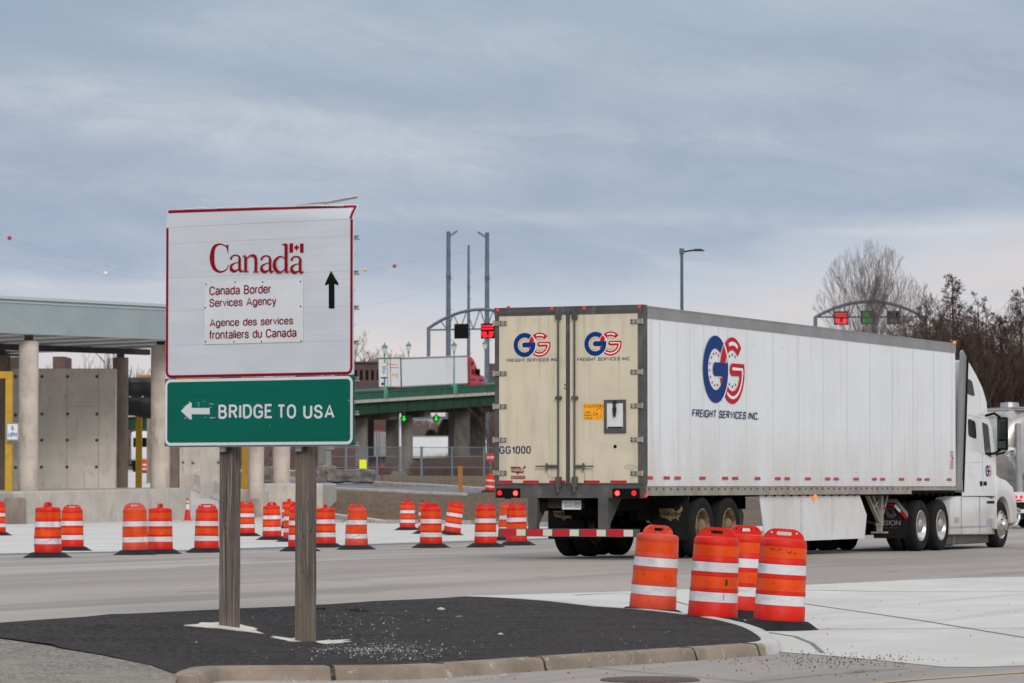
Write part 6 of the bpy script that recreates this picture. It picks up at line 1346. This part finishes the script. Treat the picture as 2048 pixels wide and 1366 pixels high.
# ================================================================ tanker at the right edge
q = Vector((P(2083, 972, 112).x, 112, 0)); q.z = zg(q.x, q.y)
tk = thing('tanker_trailer', q, 'grey metal tanker trailer with red tail lights cut by the right edge', 'tanker', R_(22))
m = MB(); m.tube([(0, .5, 2.75), (0, .55, 2.75), (0, .9, 2.72), (0, 9, 2.72), (0, 9.4, 2.75), (0, 9.5, 2.75)], [.8, 1.05, 1.24, 1.24, 1.0, .6], 28); m.build('tank', 'tank', tk, smooth=50)
for y in (2.2, 5.8): m = MB(); m.lathe([(1.2, 2.3), (1.0, 1.8), (.35, .85), (.2, .6), (0, .6)], 20, c=(0, y, 0)); m.build('hopper_cone', 'tank', tk, smooth=50)
m = MB()
for x in (-.9, .9): m.tube([(x, .4, 3.85), (x, 9, 3.85)], .04, 6)
for k in range(12): m.bar((-.9, .5 + k * .75, 3.86), (.9, .5 + k * .75, 3.86), .05, .04)
m.box((-.5, .6, 3.9), (.5, 9, 3.95))
for y in (2, 5, 8): m.lathe([(0, .22), (.3, .2), (.32, 0)], 14, c=(0, y, 3.92))
m.build('top_walkway', 'aluminium', tk)
m = MB()
for x in (-.75, .75): m.bar((x, .1, .9), (x * .8, .45, 3.4), .16, .12); m.bar((x + .35, .1, .9), (x + .0, .5, 2.2), .14, .1)
m.bar((0, .1, .9), (0, .4, 3.6), .1); m.build('rear_strut', 'rail_grey', tk)
m = MB(); m.box((-1.25, -.1, .85), (1.25, .1, 1.18)); m.box((-1.25, -.05, .5), (1.25, .08, .62)); m.box((-1.2, .1, .8), (1.2, 8.8, .95)); bmk = m.build('rear_bumper', 'plate_white', tk, bevel=.01)
m = MB(); m.box((-1.1, -.04, .3), (1.1, .02, .85)); m.build('rear_apron', 'flap', tk)
for x in (-1.02, -.82, .82, 1.02): m = MB(); m.prism([disc(x, 1.02, .055, 14)], lambda u, v, w: Vector((u, -.1 - w, v)), 0, .02); m.build('tail_light', 'lamp_red', tk)
m = MB()
for x0 in (-1.2, -.4, .4): m.flat([rect2(x0, .88, x0 + .4, .93)], lambda u, v, w: Vector((u, -.1 - w, v)), .003)
m.flat([rect2(-1.1, .53, -.8, .6)], lambda u, v, w: Vector((u, -.05 - w, v)), .003); m.build('reflective_tape', 'reflex_red', bmk, fixn=False)
for y in (1.2, 2.5):
    for s in (1, -1): m = MB(); m.lathe([(.25, -.28), (.45, -.28), (.5, -.2), (.5, .2), (.45, .28), (.25, .28), (0, .2)], 24, axis='x', c=(s * .95, y, .5)); m.build('wheel', 'tyre', tk, smooth=40)

# ================================================================ masts, wires, gantries, lamp
def mast(px, top, w0, w1, Y, arm, lab, step):
    x = P(px, 972, Y).x; z0 = zg(x, Y); zt_ = Z_at(top, Y); t = thing('power_mast', (x, Y, z0), lab, 'power mast', group='tall steel line masts'); h = zt_ - z0; s = Y / F
    m = MB(); pts = []; rs = []
    for i in range(9): f = i / 8; pts.append((0, 0, h * f)); rs.append((w1 + (w0 - w1) * f) * s / 2)
    m.tube(pts, rs, 10)
    for f in (.35, .62, .82): r = (w1 + (w0 - w1) * f) * s / 2; m.lathe([(r * 1.0, h * f - .5), (r * 1.12, h * f - .45), (r * 1.12, h * f + .45), (r * 1.0, h * f + .5)], 10)
    m.build('shaft', 'mast', t, smooth=40)
    m = MB(); z = h * .3
    while z < h - 3: r = (w1 + (w0 - w1) * z / h) * s / 2; m.bar((r, 0, z), (r + .35, 0, z + .05), .09); z += 5
    m.build('step_bolt', 'mast', t)
    if arm: m = MB(); m.bar((0, 0, h - .9), (arm, 0, h + .1), .28, .3); m.build('cross_arm', 'mast', t)
    return t
mast(896.5, 463, 8, 12, 560, 1.45, 'tall steel mast with a short arm on its right, leftmost of the three', .4)
mast(937, 490, 4.5, 9, 640, 0, 'slimmest steel mast, middle of the three, without arm', .4)
mast(974, 465, 8, 12, 560, -1.55, 'tall steel mast with a short arm on its left, right of the three', .4)
def wire(name, pts, lab):
    c = [P(*p) for p in pts]; o = []
    for i in range(len(c) - 1):
        p0, p1, p2, p3 = c[max(i - 1, 0)], c[i], c[i + 1], c[min(i + 2, len(c) - 1)]
        for k in range(8): t = k / 8; o.append(.5 * (2 * p1 + (p2 - p0) * t + (2 * p0 - 5 * p1 + 4 * p2 - p3) * t * t + (3 * p1 - p0 - 3 * p2 + p3) * t ** 3))
    o.append(c[-1]); m = MB(); m.tube(o, .010, 4); return tag(m.build(name, 'wire'), lab, 'wire', 'faint power lines')
wire('power_line', [(893, 497, 560), (789, 532, 545), (600, 566, 520), (400, 566, 495), (200, 530, 470), (19, 476, 450), (-200, 396, 430)], 'thin power line carrying the red marker balls')
wire('power_line', [(937, 503, 640), (730, 540, 600), (500, 568, 560), (211, 547, 510), (0, 500, 480), (-200, 440, 450)], 'thin power line carrying the white and yellow marker balls')
wire('power_line', [(893, 565, 560), (760, 606, 540), (500, 640, 520), (200, 640, 500), (-200, 600, 470)], 'lowest and faintest of the power lines')
for px, py, Y, r, mm, lab in ((19, 476, 450, 4.3, 'ball_red', 'red ball on the power line near the left picture edge'), (211, 547, 510, 4, 'ball_white', 'white ball on the power line above the canopy'), (730, 540, 600, 3.6, 'ball_yellow', 'yellow ball on the power line right of the main sign'),
                              (789, 532, 545, 3.8, 'ball_red', 'red ball on the power line nearest the steel masts'), (1017, 615, 560, 3.6, 'ball_red', 'red ball just peeping over the trailer roof at its left corner')):
    c = P(px, py, Y); rr = r * Y / F; m = MB(); m.lathe([(rr * math.sin(math.pi * k / 10), -rr * math.cos(math.pi * k / 10)) for k in range(11)], 14); m.lathe([(rr * 1.02, -.04), (rr * 1.06, 0), (rr * 1.02, .04)], 14); o = m.build('marker_ball', mm, None, smooth=60); o.location = c; tag(o, lab, 'marker ball', 'aerial marker balls')
def gantry(A, B, z0, zend, ztop, ztie, signs, lab, cw=.19):
    t = thing('sign_gantry', ((A.x + B.x) / 2, (A.y + B.y) / 2, z0), lab, 'sign gantry', group='arched lane sign gantries'); D = B - A; D.z = 0; Ln = D.length; U_ = D.normalized(); nf = Vector((U_.y, -U_.x, 0))
    at = lambda f, z: Vector((A.x + D.x * f, A.y + D.y * f, z))
    for f in (0, 1): m = MB(); m.bar(at(f, z0 - .3), at(f, zend + .1), cw * 2, cw * 2, up=(0, 1, 0)); m.build('column', 'gantry', t, world=True)
    ap = [at(-.012 + 1.024 * i / 16, zend + (ztop - zend) * (1 - (2 * i / 16 - 1) ** 2)) for i in range(17)]
    m = MB(); m.tube(ap, .17, 8); m.build('arch_chord', 'gantry', t, world=True, smooth=50)
    m = MB(); m.tube([at(0, ztie), at(1, ztie)], .09, 6)
    for i in (2, 4, 6, 8, 10, 12): q = ap[i + 1].copy(); q.z = ztie; m.tube([ap[i], q], .06, 6); m.tube([ap[i + 2], q], .06, 6)
    m.build('lattice', 'gantry', t, world=True)
    for x0, x1, y0, y1, mm, kind in signs:
        fs = []
        for px in (x0, x1): r = (px - 1024) / F; fs.append((r * A.y - A.x) / (D.x - r * D.y))
        Ym = A.y + D.y * (fs[0] + fs[1]) / 2; z1_, z0_ = Z_at(y0, Ym), Z_at(y1, Ym); o = nf * .35; vs = []
        for f in fs:
            for k in (.2, .5):
                for z in (z0_, z1_): vs.append(at(f, z) + nf * k)
        m = MB(); m.add(vs, [(0, 1, 3, 2), (4, 6, 7, 5), (0, 4, 5, 1), (2, 3, 7, 6), (0, 2, 6, 4), (1, 5, 7, 3)]); s = m.build('lane_signal', 'black', t, world=True, bevel=.02)
        fr = lambda u, v, ww: at(fs[0] + (fs[1] - fs[0]) * u, z0_ + (z1_ - z0_) * v) + nf * (.5 + ww); m = MB()
        if kind == 'red':
            for k in range(2): m.flat([rect2(.08, .60 + .17 * k, .92, .70 + .17 * k)], fr, .01)
            m.flat([[(.06, .46), (.42, .46), (.42, .2), (.58, .2), (.58, .46), (.94, .46), (.88, .14), (.7, .05), (.5, .12), (.3, .05), (.12, .14)]], fr, .01)
        elif kind == 'green':
            for k in range(3): m.flat([rect2(.1, .55 + .13 * k, .88, .62 + .13 * k)], fr, .01)
            m.flat([rect2(.14, .08, .45, .44)], fr, .01); m.flat([rect2(.52, .08, .84, .44)], fr, .01)
        elif kind == 'dim': m.flat([rect2(.2, .1, .8, .38)], fr, .01)
        if kind: m.build('lit_face', mm, s, world=True, fixn=False)
    return t
ka = bk_at(857, BW + .4); A = bp(ka, BW + .4, 1.3); B = bp(ka, -.5, 1.3); B.z = A.z
gantry(A, B, A.z, Z_at(658, A.y), Z_at(619, A.y - 2.4), Z_at(660, A.y), ((912, 938.5, 648, 677.5, None, 'off'), (965.5, 993, 647, 677.5, 'led_red', 'red')), 'grey arched gantry with a dark sign and a lit red sign left of the trailer', .2)
A = Vector((P(1632, 972, 360).x, 360, 0)); B = Vector((P(1850, 972, 360).x, 360, 0))
gantry(A, B, 3.0, Z_at(636, 360), Z_at(603, 360), Z_at(634, 360), ((1668, 1697, 623, 650, 'led_red', 'red'), (1722, 1750, 622, 649, 'led_green', 'green'), (1774, 1801, 622, 649, 'led_dim', 'dim')), 'grey arched gantry with red and green signs behind the bare tree')
Y = 420; xa, xb = P(796, 972, Y).x, P(912, 972, Y).x; t = thing('overhead_beam', (xa, Y, zg(xa, Y)), 'bluish beam seen under the bridge between two piers', 'beam')
m = MB(); m.box((xa, Y, Z_at(838, Y)), (xb, Y + .3, Z_at(833, Y))); m.build('beam', 'mast', t, world=True)
for x in (xa, xb): m = MB(); m.box((x - .15, Y, 3), (x + .15, Y + .3, Z_at(833, Y))); m.build('post', 'mast', t, world=True)
for px, lab in ((808, 'green arrow signal under the bridge directly by the white downpipe'), (872.5, 'green arrow signal under the bridge midway between two piers')):
    p = bp(bk_at(px, -.5), -.5, 0); c = P(px, 837, p.y - .3); s = thing('arrow_signal', c, lab, 'arrow signal', group='green arrow signals'); fr = lambda u, v, w: Vector((u, -w, v))
    m = MB(); m.prism([disc(0, 0, .36, 16)], fr, -.2, .1); m.build('signal_head', 'black', s); m = MB(); m.tube([(0, .1, .3), (0, .1, p.z - c.z + .1)], .05, 6); m.build('hanger', 'steel_dark', s)
    m = MB(); m.flat([[(0, -.29), (.27, -.02), (.11, -.02), (.11, .25), (-.11, .25), (-.11, -.02), (-.27, -.02)]], fr, .11); m.build('green_arrow', 'led_green_bright', s, fixn=False)
Y = 200; c = P(1364.5, 972, Y); t = thing('street_lamp', (c.x, Y, zg(c.x, Y)), 'tall dark street lamp with one flat arm rising behind the trailer roof', 'street lamp')
zt_ = Z_at(497, Y) - zg(c.x, Y); m = MB(); m.tube([(0, 0, 0), (0, 0, zt_)], [.13, .085], 10); m.box((-.14, -.14, zt_ - .32), (.14, .14, zt_)); m.build('pole', 'lamp_post', t, smooth=40)
m = MB(); m.tube([(.1, 0, zt_ - .2), (.6, 0, zt_ - .1)], .05, 6); m.prism([[(.55, zt_ - .15), (.7, zt_ - .04), (1.1, zt_ - .03), (1.32, zt_ - .12), (1.3, zt_ - .15)]], lambda a, b, w: Vector((a, w, b)), -.18, .18); m.build('lamp_head', 'black', t)

# ================================================================ things beyond the lot
def simple_obj(mb, name, m_, lab, cat, group=None, **k): o = mb.build(name, m_, None, **k); return tag(o, lab, cat, group)
Y = 205; za = 1.7
fn = thing('chain_link_fence', P(700, 955, Y), 'chain link fence on grey posts below the bridge', 'fence')
x0, x1 = P(640, 972, Y).x, P(985, 972, Y).x
for px, w in ((650, .06), (692, .08), (720, .06), (734, .07), (754, .07), (800, .05), (843, .08), (904, .05), (968, .06)):
    x = P(px, 972, Y).x; m = MB(); m.tube([(x, Y, zg(x, Y) - .2), (x, Y, Z_at(893, Y))], w, 8); m.build('fence_post', 'fence_grey', fn, world=True, smooth=50)
m = MB()
for py in (895, 913, 935): m.tube([(x0, Y, Z_at(py, Y)), (x1, Y, Z_at(py, Y))], .022, 6)
m.build('rail', 'fence_grey', fn, world=True)
m = MB(); h = Z_at(895, Y) - za; i = 0
x = x0
while x < x1: m.bar((x, Y, za), (x + h, Y, za + h), .006); m.bar((x + h, Y + .01, za), (x, Y + .01, za + h), .006); x += .16
m.build('wire_mesh', 'fence_grey', fn, world=True)
c = P(726, 928.5, 204.6); m = MB(); m.box((c.x - .21, 204.55, c.z - .27), (c.x + .21, 204.6, c.z + .27)); m.tube([(c.x, 204.65, zg(c.x, 205)), (c.x, 204.65, c.z)], .03, 6); simple_obj(m, 'yellow_sign', 'yellow_sign', 'blank bright yellow square sign on the fence', 'sign', bevel=.01)
c = P(764, 935, 210); m = MB(); m.tube([(c.x, 210, zg(c.x, 210)), (c.x, 210, c.z - .1)], .045, 10); m.lathe([(0, -.18), (.1, -.16), (.13, -.05), (.13, .08), (.09, .16), (0, .2)], 14, c=(c.x, 210, c.z)); m.bar((c.x - .18, 210, c.z), (c.x + .18, 210, c.z), .07); simple_obj(m, 'hydrant', 'decal_dark_red', 'small red hydrant behind the fence', 'hydrant')
def rock(px, py, Yr, rx_, rz_, lab, seed):
    c = P(px, py, Yr); bm = bmesh.new(); bmesh.ops.create_cube(bm, size=2); bmesh.ops.subdivide_edges(bm, edges=bm.edges[:], cuts=7, use_grid_fill=True)
    for v in bm.verts:
        d = v.co.normalized() * .35 + v.co * .75; n_ = noise.noise(v.co * 1.3 + Vector((seed, 2, 0))) * .28 + noise.noise(v.co * 4 + Vector((seed, 7, 0))) * .12; d = d * (1 + n_); v.co = Vector((d.x * rx_, d.y * rx_ * .6, d.z * rz_))
    me = bpy.data.meshes.new('boulder'); bm.to_mesh(me); bm.free(); me.materials.append(M['stone']); o = bpy.data.objects.new('boulder', me); COL.objects.link(o); o.location = c; tag(o, lab, 'boulder', 'boulders along the access road')
rock(722, 952, 196, .75, .36, 'grey boulder under the yellow sign, rightmost of the row', 1); rock(684, 952, 196, .8, .33, 'long grey boulder left of the yellow sign', 5); rock(652, 948, 196, .5, .42, 'grey boulder just right of the right sign post', 9); rock(537, 950, 196, .45, .4, 'grey boulder glimpsed between the two columns under the green board', 13)
c = P(659, 915, 215); m = MB(); m.box((c.x - .35, 215, 1.6), (c.x + .1, 215.5, 4.0)); m.box((c.x - .5, 214.9, 3.7), (c.x + .3, 215.6, 4.1)); simple_obj(m, 'utility_box', 'pier_pale', 'pale grey utility cabinet right of the right sign post', 'cabinet', bevel=.03)
q = G(920.5, 985); m = MB(); m.box((-.115, -.115, -.3), (.115, .115, F and (985 - 932) * q.y / F)); o = simple_obj(m, 'wooden_post', 'post_wood', 'short brown wooden post in the grass left of the trailer', 'post', bevel=.01); o.location = q
Y = 190; c = P(981, 915, Y); t = thing('stop_sign', (c.x, Y, zg(c.x, Y)), 'small red stop sign half hidden by the trailer left edge', 'stop sign'); fr = lambda u, v, w: Vector((c.x + u, Y - w, c.z + v))
m = MB(); m.prism([[(.26 * math.cos(R_(22.5 + 45 * k)), .26 * math.sin(R_(22.5 + 45 * k))) for k in range(8)]], fr, -.01, 0); s = m.build('sign_plate', 'ball_red', t, world=True)
m = MB(); add_text(m, fr, 'STOP', -.18, -.07, .18, .07, .004, weight=.2); m.build('lettering', 'white', s, world=True, fixn=False); m = MB(); m.tube([(c.x, Y + .04, zg(c.x, Y)), (c.x, Y + .04, c.z + .2)], .03, 6); m.build('post', 'fence_grey', t, world=True)
Y = 430; c0, c1 = P(668, 972, Y).x, P(770, 972, Y).x; m = MB(); t = thing('brick_building', (c0, Y, 3), 'dark brown building behind the bridge, right of the main sign', 'building')
m.box((c0, Y, 3), (c1, Y + 12, Z_at(726, Y))); m.build('wall', 'brick', t, world=True); m = MB(); m.box((c0 - .2, Y - .3, Z_at(726, Y)), (c1 + .2, Y + 12.3, Z_at(723, Y))); m.build('roof', 'steel_dark', t, world=True)
m = MB()
for k in range(9): m.box((c0 + .4 + k * .7, Y - .03, Z_at(760, Y)), (c0 + .75 + k * .7, Y, Z_at(740, Y)))
m.build('window', 'glass', t, world=True)
Y = 500; c0, c1 = P(104, 972, Y).x, P(128, 972, Y).x; m = MB(); m.box((c0, Y, 3), (c1, Y + 8, Z_at(713, Y))); simple_obj(m, 'building', 'brick', 'small dark building top above the tie-hole wall', 'building')
Y = 620; c0, c1 = P(978, 972, Y).x, P(1060, 972, Y).x; m = MB(); m.box((c0, Y, 3), (c1, Y + 8, Z_at(727, Y))); simple_obj(m, 'building', 'brick', 'dark building strip beside the third mast, left of the trailer', 'building')

# ================================================================ vegetation
def grow(mb, p, d, ln, r, dep, spread, up, rng, nsub=3, curve=.12, minr=.012):
    pts = [p]; rs = [r]; q = p.copy(); dd = d.copy(); seg = 4
    for i in range(seg):
        dd = (dd + Vector((rng.uniform(-1, 1), rng.uniform(-1, 1), rng.uniform(-.5, 1) * up)) * curve).normalized(); q = q + dd * ln / seg; pts.append(q.copy()); rs.append(max(minr, r * (1 - .55 * (i + 1) / seg)))
    mb.tube(pts, rs, 6 if r > .06 else 4 if r > .03 else 3, 0, False)
    if dep == 0: return
    for k in range(nsub):
        f = rng.uniform(.3, 1.0); i = min(seg - 1, int(f * seg)); b = pts[i].lerp(pts[i + 1], f * seg - i); a = rng.uniform(0, 6.283); side = dd.orthogonal().normalized(); side.rotate(Matrix.Rotation(a, 3, dd)); nd_ = (dd * rng.uniform(.75, 1.1) + side * spread + Vector((0, 0, up * .25))).normalized()
        grow(mb, b, nd_, ln * rng.uniform(.42, .66), rs[i] * .55, dep - 1, spread, up, rng, nsub, curve, minr)
def bare_tree(px, base_py, top_py, Y, mats, lab, stems=6, fan=.55, dep=4, seed=1, nsub=3, cat='tree', group=None, minr=.02, r0=.16, half=None):
    rng = random.Random(seed); x = P(px, 972, Y).x; z0 = zg(x, Y); h = Z_at(top_py, Y) - z0; t = thing('bare_tree', (x, Y, z0), lab, cat, group=group)
    tr_ = MB(); tr_.tube([(0, 0, -.3), (0, 0, h * .12), (0.05, 0, h * .22)], [r0 * 2.0, r0 * 1.5, r0 * 1.2], 8); tr_.build('trunk', mats[0], t, smooth=60)
    cr = MB()
    for k in range(stems):
        a = rng.uniform(0, 6.283); f = (k + .5) / stems * 2 - 1; d = Vector((f * fan + rng.uniform(-.06, .06), rng.uniform(-.5, .5) * fan, 1)).normalized()
        grow(cr, Vector((0, 0, h * .14)), d, h * .62 * rng.uniform(.85, 1.1), r0 * .55, dep, .36, .6, rng, nsub, .05, minr)
    # bring the crown's top to the height seen
    zm_ = sorted(v.z for v in cr.v)[int(len(cr.v) * .985)]; k = (h - h * .18) / (zm_ - h * .18)
    for v in cr.v: v.z = h * .18 + (v.z - h * .18) * k
    if half:
        hw = sorted(abs(v.x) for v in cr.v)[int(len(cr.v) * .985)]; kx = half * Y / F / hw
        for v in cr.v: v.x *= kx; v.y *= kx
        zc_ = h * .55; keep = []
        for f in cr.f:   # twigs beyond the rounded outline are left off
            v = cr.v[f[0]]; zz = min(1, max(0, (v.z - zc_) / (h * 1.02 - zc_)))
            if v.z <= h * 1.02 and abs(v.x) <= half * Y / F * 1.1 * math.sqrt(max(.02, 1 - zz ** 2)): keep.append(f)
        cr.f = keep; cr.m = [0] * len(keep)
    cr.build('crown', mats[1], t, fixn=False); return t
bare_tree(1742, 0, 494, 240, ('bark_pale', 'twig_pale'), 'big leafless tree with a fan of pale thin branches above the trailer roof', 18, .33, 4, 4, 4, minr=.009, r0=.13, half=112)
def larch(px, top_py, Y, half, lab, seed, dens=1.0, group='dark ragged leafless conifers behind the truck'):
    # a bare larch: one leader, many side limbs that fork into short crooked twigs
    rng = random.Random(seed); x = P(px, 972, Y).x; z0 = zg(x, Y); h = Z_at(top_py, Y) - z0; t = thing('conifer', (x, Y, z0), lab, 'tree', group=group)
    m = MB(); m.tube([(0, 0, 0), (.1, 0, h * .5), (0, 0, h)], [.22, .12, .015], 8); m.build('trunk', 'bark_dark', t, smooth=60); cr = MB(); wid = half * Y / F
    for i in range(int(58 * dens)):
        f = .22 + .76 * rng.random() ** .85; ln = wid * (1.06 - f) / .55 * rng.uniform(.45, 1.25); a = rng.uniform(0, 6.283); d = Vector((math.cos(a), math.sin(a) * .8, rng.uniform(-.05, .9))).normalized()
        grow(cr, Vector((0, 0, h * f)), d, max(.6, ln), .05 * (1.3 - f), 3, .8, .45, rng, 4, .2, .012)
    cr.build('crown', 'twig', t, fixn=False); return t
larch(1907, 558, 250, 62, 'ragged leafless conifer with pointed top above the cab', 11, 1.7)
larch(1855, 612, 262, 55, 'lower ragged conifer above the trailer front corner', 12, 1.4)
larch(1958, 596, 258, 50, 'ragged conifer with blunt top right of the pointed one', 13, 1.4)
larch(2043, 580, 250, 50, 'ragged conifer cut by the right picture edge', 14, 1.6)
larch(2002, 632, 255, 55, 'low ragged conifer between the blunt one and the right edge', 15, 1.4)
larch(1808, 640, 268, 55, 'low thin conifer under the right end of the gantry', 16, 1.0)
bare_tree(1840, 0, 600, 255, ('bark_dark', 'twig'), 'dark leafless tree under the gantry right end', 6, .6, 4, 21, 4, minr=.012, r0=.12)
bare_tree(1880, 0, 610, 252, ('bark_dark', 'twig'), 'tangled leafless tree between the two conifers over the trailer front', 8, .6, 4, 25, 4, minr=.012, r0=.12)
bare_tree(1975, 0, 615, 253, ('bark_dark', 'twig'), 'tangled leafless tree between the blunt and the low conifer', 8, .6, 4, 26, 4, minr=.012, r0=.12)
bare_tree(2030, 0, 640, 247, ('bark_dark', 'twig'), 'leafless bushy tree at the right picture edge', 8, .7, 4, 27, 4, minr=.012, r0=.12)
bare_tree(1930, 0, 640, 246, ('bark_dark', 'twig'), 'dark leafless bushy tree in front of the conifers over the cab', 7, .7, 4, 22, 4, minr=.012, r0=.12)
bare_tree(1990, 0, 650, 246, ('bark_dark', 'twig'), 'dark leafless bushy tree over the tanker', 7, .7, 4, 23, 4, minr=.012, r0=.12)
for i, (px, top, lab) in enumerate(((60, 716, 'bare treetop left of the tie-hole wall'), (150, 722, 'bare treetops over the tie-hole wall'), (205, 718, 'bare treetop near the wall right end'), (270, 716, 'bare treetop over the black tarp'), (310, 712, 'bare treetop beside the column over the tarp'))):
    bare_tree(px, 0, top, 330, ('bark_dark', 'twig'), lab, 6, .7, 3, 30 + i, 4, minr=.016, r0=.12, group='bare trees behind the plaza')
for i, (px, top, lab) in enumerate(((722, 698, 'bare treetop above the brown building'), (690, 704, 'bare treetop directly beside the sign edge'), (750, 712, 'bare treetop between the building and the far trailer'))):
    bare_tree(px, 0, top, 470, ('bark_dark', 'twig'), lab, 8, .6, 4, 40 + i, 4, minr=.018, r0=.16, group='bare trees behind the brown building')
def brush(name, px0, px1, Y, dpt, pyb, tops, m_, lab, cat, n, seed, hs=(.8, 2.6), w=.05, lean=.35, kind='stuff', rise=True):
    rng = random.Random(seed); xa, xb = P(px0, 972, Y).x, P(px1, 972, Y).x; zb_ = Z_at(pyb, Y); mb = MB(); N_ = 24; rows = 8
    def top(f): return Z_at(pl(f, tops), Y)
    # hill body under the twigs
    vs = []
    for j in range(rows + 1):
        for i in range(N_ + 1): f = i / N_; g_ = j / rows; x = xa + (xb - xa) * f; vs.append(Vector((x * (1 + dpt * g_ / Y), Y + dpt * g_, zb_ + (top(f) - zb_ - hs[1] * .5) * (g_ ** .8) * (1 + dpt * g_ / Y * .5) + .25 * noise.noise(Vector((x * .4, g_ * 6, seed))))))
    mb.add(vs, [(j * (N_ + 1) + i, j * (N_ + 1) + i + 1, (j + 1) * (N_ + 1) + i + 1, (j + 1) * (N_ + 1) + i) for j in range(rows) for i in range(N_)])
    for k in range(n):
        f = rng.random(); g_ = rng.random(); x = xa + (xb - xa) * f; b = Vector((x * (1 + dpt * g_ / Y), Y + dpt * g_, zb_ + (top(f) - zb_ - hs[1] * .5) * (g_ ** .8) * (1 + dpt * g_ / Y * .5) - .1)); h = rng.uniform(*hs); d = Vector((rng.gauss(.15, lean), rng.gauss(0, lean), 1)).normalized() * h; ww = Vector((w, 0, 0)); mb.add([b - ww, b + ww, b + d], [(0, 1, 2)])
    o = mb.build(name, m_, None, fixn=False); return tag(o, lab, cat, kind=kind)
brush('undergrowth', 1870, 2140, 285, 40, 850, [(0, 700), (.2, 694), (.6, 700), (1, 706)], 'brush_brown', 'steep bank of dense reddish brown leafless brush above the tanker', 'undergrowth', 26000, 1, (1.0, 3.0), .035, .3)
brush('undergrowth', 1600, 1925, 300, 30, 800, [(0, 700), (.5, 684), (1, 680)], 'brush_brown', 'dark brown brush just over the trailer roof near the cab', 'undergrowth', 9000, 2, (1.0, 3.0), .035, .3)
brush('treeline', 560, 1120, 640, 60, 940, [(0, 846), (.3, 838), (.6, 842), (1, 834)], 'brush_red', 'far grey-brown leafless woods seen under the bridge', 'woods', 14000, 3, (3, 8), .12, .25)
brush('treeline', -300, 640, 640, 60, 940, [(0, 770), (.5, 775), (1, 770)], 'brush_red', 'far leafless woods behind the toll plaza', 'woods', 9000, 4, (3, 8), .12, .25)
brush('undergrowth', 820, 1010, 235, 12, 957, [(0, 925), (.4, 905), (.75, 915), (1, 928)], 'brush_brown', 'dark tangled bushes behind the fence under the bridge', 'bushes', 6000, 5, (.4, 1.3), .02, .5)
brush('undergrowth', 640, 780, 240, 10, 957, [(0, 925), (.4, 930), (1, 920)], 'brush_brown', 'low dark bushes behind the fence beneath the lamp posts', 'bushes', 3000, 6, (.3, 1.0), .02, .5)
def evergreen(px, top_py, base_py, Y, wid, lab, seed):
    rng = random.Random(seed); x = P(px, 972, Y).x; z0 = zg(x, Y); h = Z_at(top_py, Y) - z0; t = thing('evergreen_tree', (x, Y, z0), lab, 'tree'); m = MB(); m.tube([(0, 0, 0), (0, 0, h * .95)], [.25, .03], 8); m.build('trunk', 'bark_dark', t); cr = MB()
    for k in range(5200):
        f = rng.random() ** .8; r = wid * (1 - f) ** .8 * (rng.random() ** .5) + .1; a = rng.uniform(0, 6.283); b = Vector((r * math.cos(a), r * math.sin(a), h * .1 + h * .9 * f + rng.uniform(-.2, .2))); d = Vector((math.cos(a), math.sin(a), rng.uniform(-.6, .5))) * rng.uniform(.3, .7); w = Vector((-math.sin(a), math.cos(a), rng.uniform(-.5, .5))) * .13; cr.add([b - w, b + w, b + d], [(0, 1, 2)])
    cr.build('crown', 'evergreen', t, fixn=False)
evergreen(893, 838, 872, 520, 3.6, 'dark evergreen tree between the bridge piers, behind the parked trailer', 1); evergreen(862, 862, 872, 510, 2.4, 'small pointed evergreen over the parked trailer roof', 2)
def twig_bush(px, py, Y, w, h, n, m_, lab, seed):
    rng = random.Random(seed); c = P(px, py, Y); c.z = zg(c.x, Y); t = thing('bare_bush', c, lab, 'bush'); mb = MB()
    for k in range(n): grow(mb, Vector((rng.uniform(-w, w) * .2, 0, 0)), Vector((rng.uniform(-1, 1) * w / h, rng.uniform(-.3, .3), 1)).normalized(), h * .6, .03, 3, .5, .3, rng, 3, .15, .01)
    mb.build('crown', m_, t, fixn=False)
twig_bush(985, 950, 250, 3, 5.5, 9, 'twig', 'leafless bush hanging over the bridge end beside the trailer left edge', 3)
# dry grass tufts and litter along the bank
rng = random.Random(5); mb = MB()
for k in range(14000):
    px = rng.uniform(646, 1075); py = rng.uniform(985, 1047); q = G(px, py); 
    if k % 3 == 0: py = rng.uniform(953, 975); px = rng.uniform(740, 990); q = G(px, py)
    h = rng.uniform(.03, .12); w = Vector((.012, 0, 0)); mb.add([q - w, q + w, q + Vector((rng.uniform(-.06, .06), rng.uniform(-.05, .05), h))], [(0, 1, 2)])
dm('dry_grass', (134, 114, 86), (98, 82, 62), scale=1.5, rough=1)
tag(mb.build('dry_grass', 'dry_grass', None, fixn=False), 'short dry grass and litter on the brown bank', 'grass', kind='stuff')
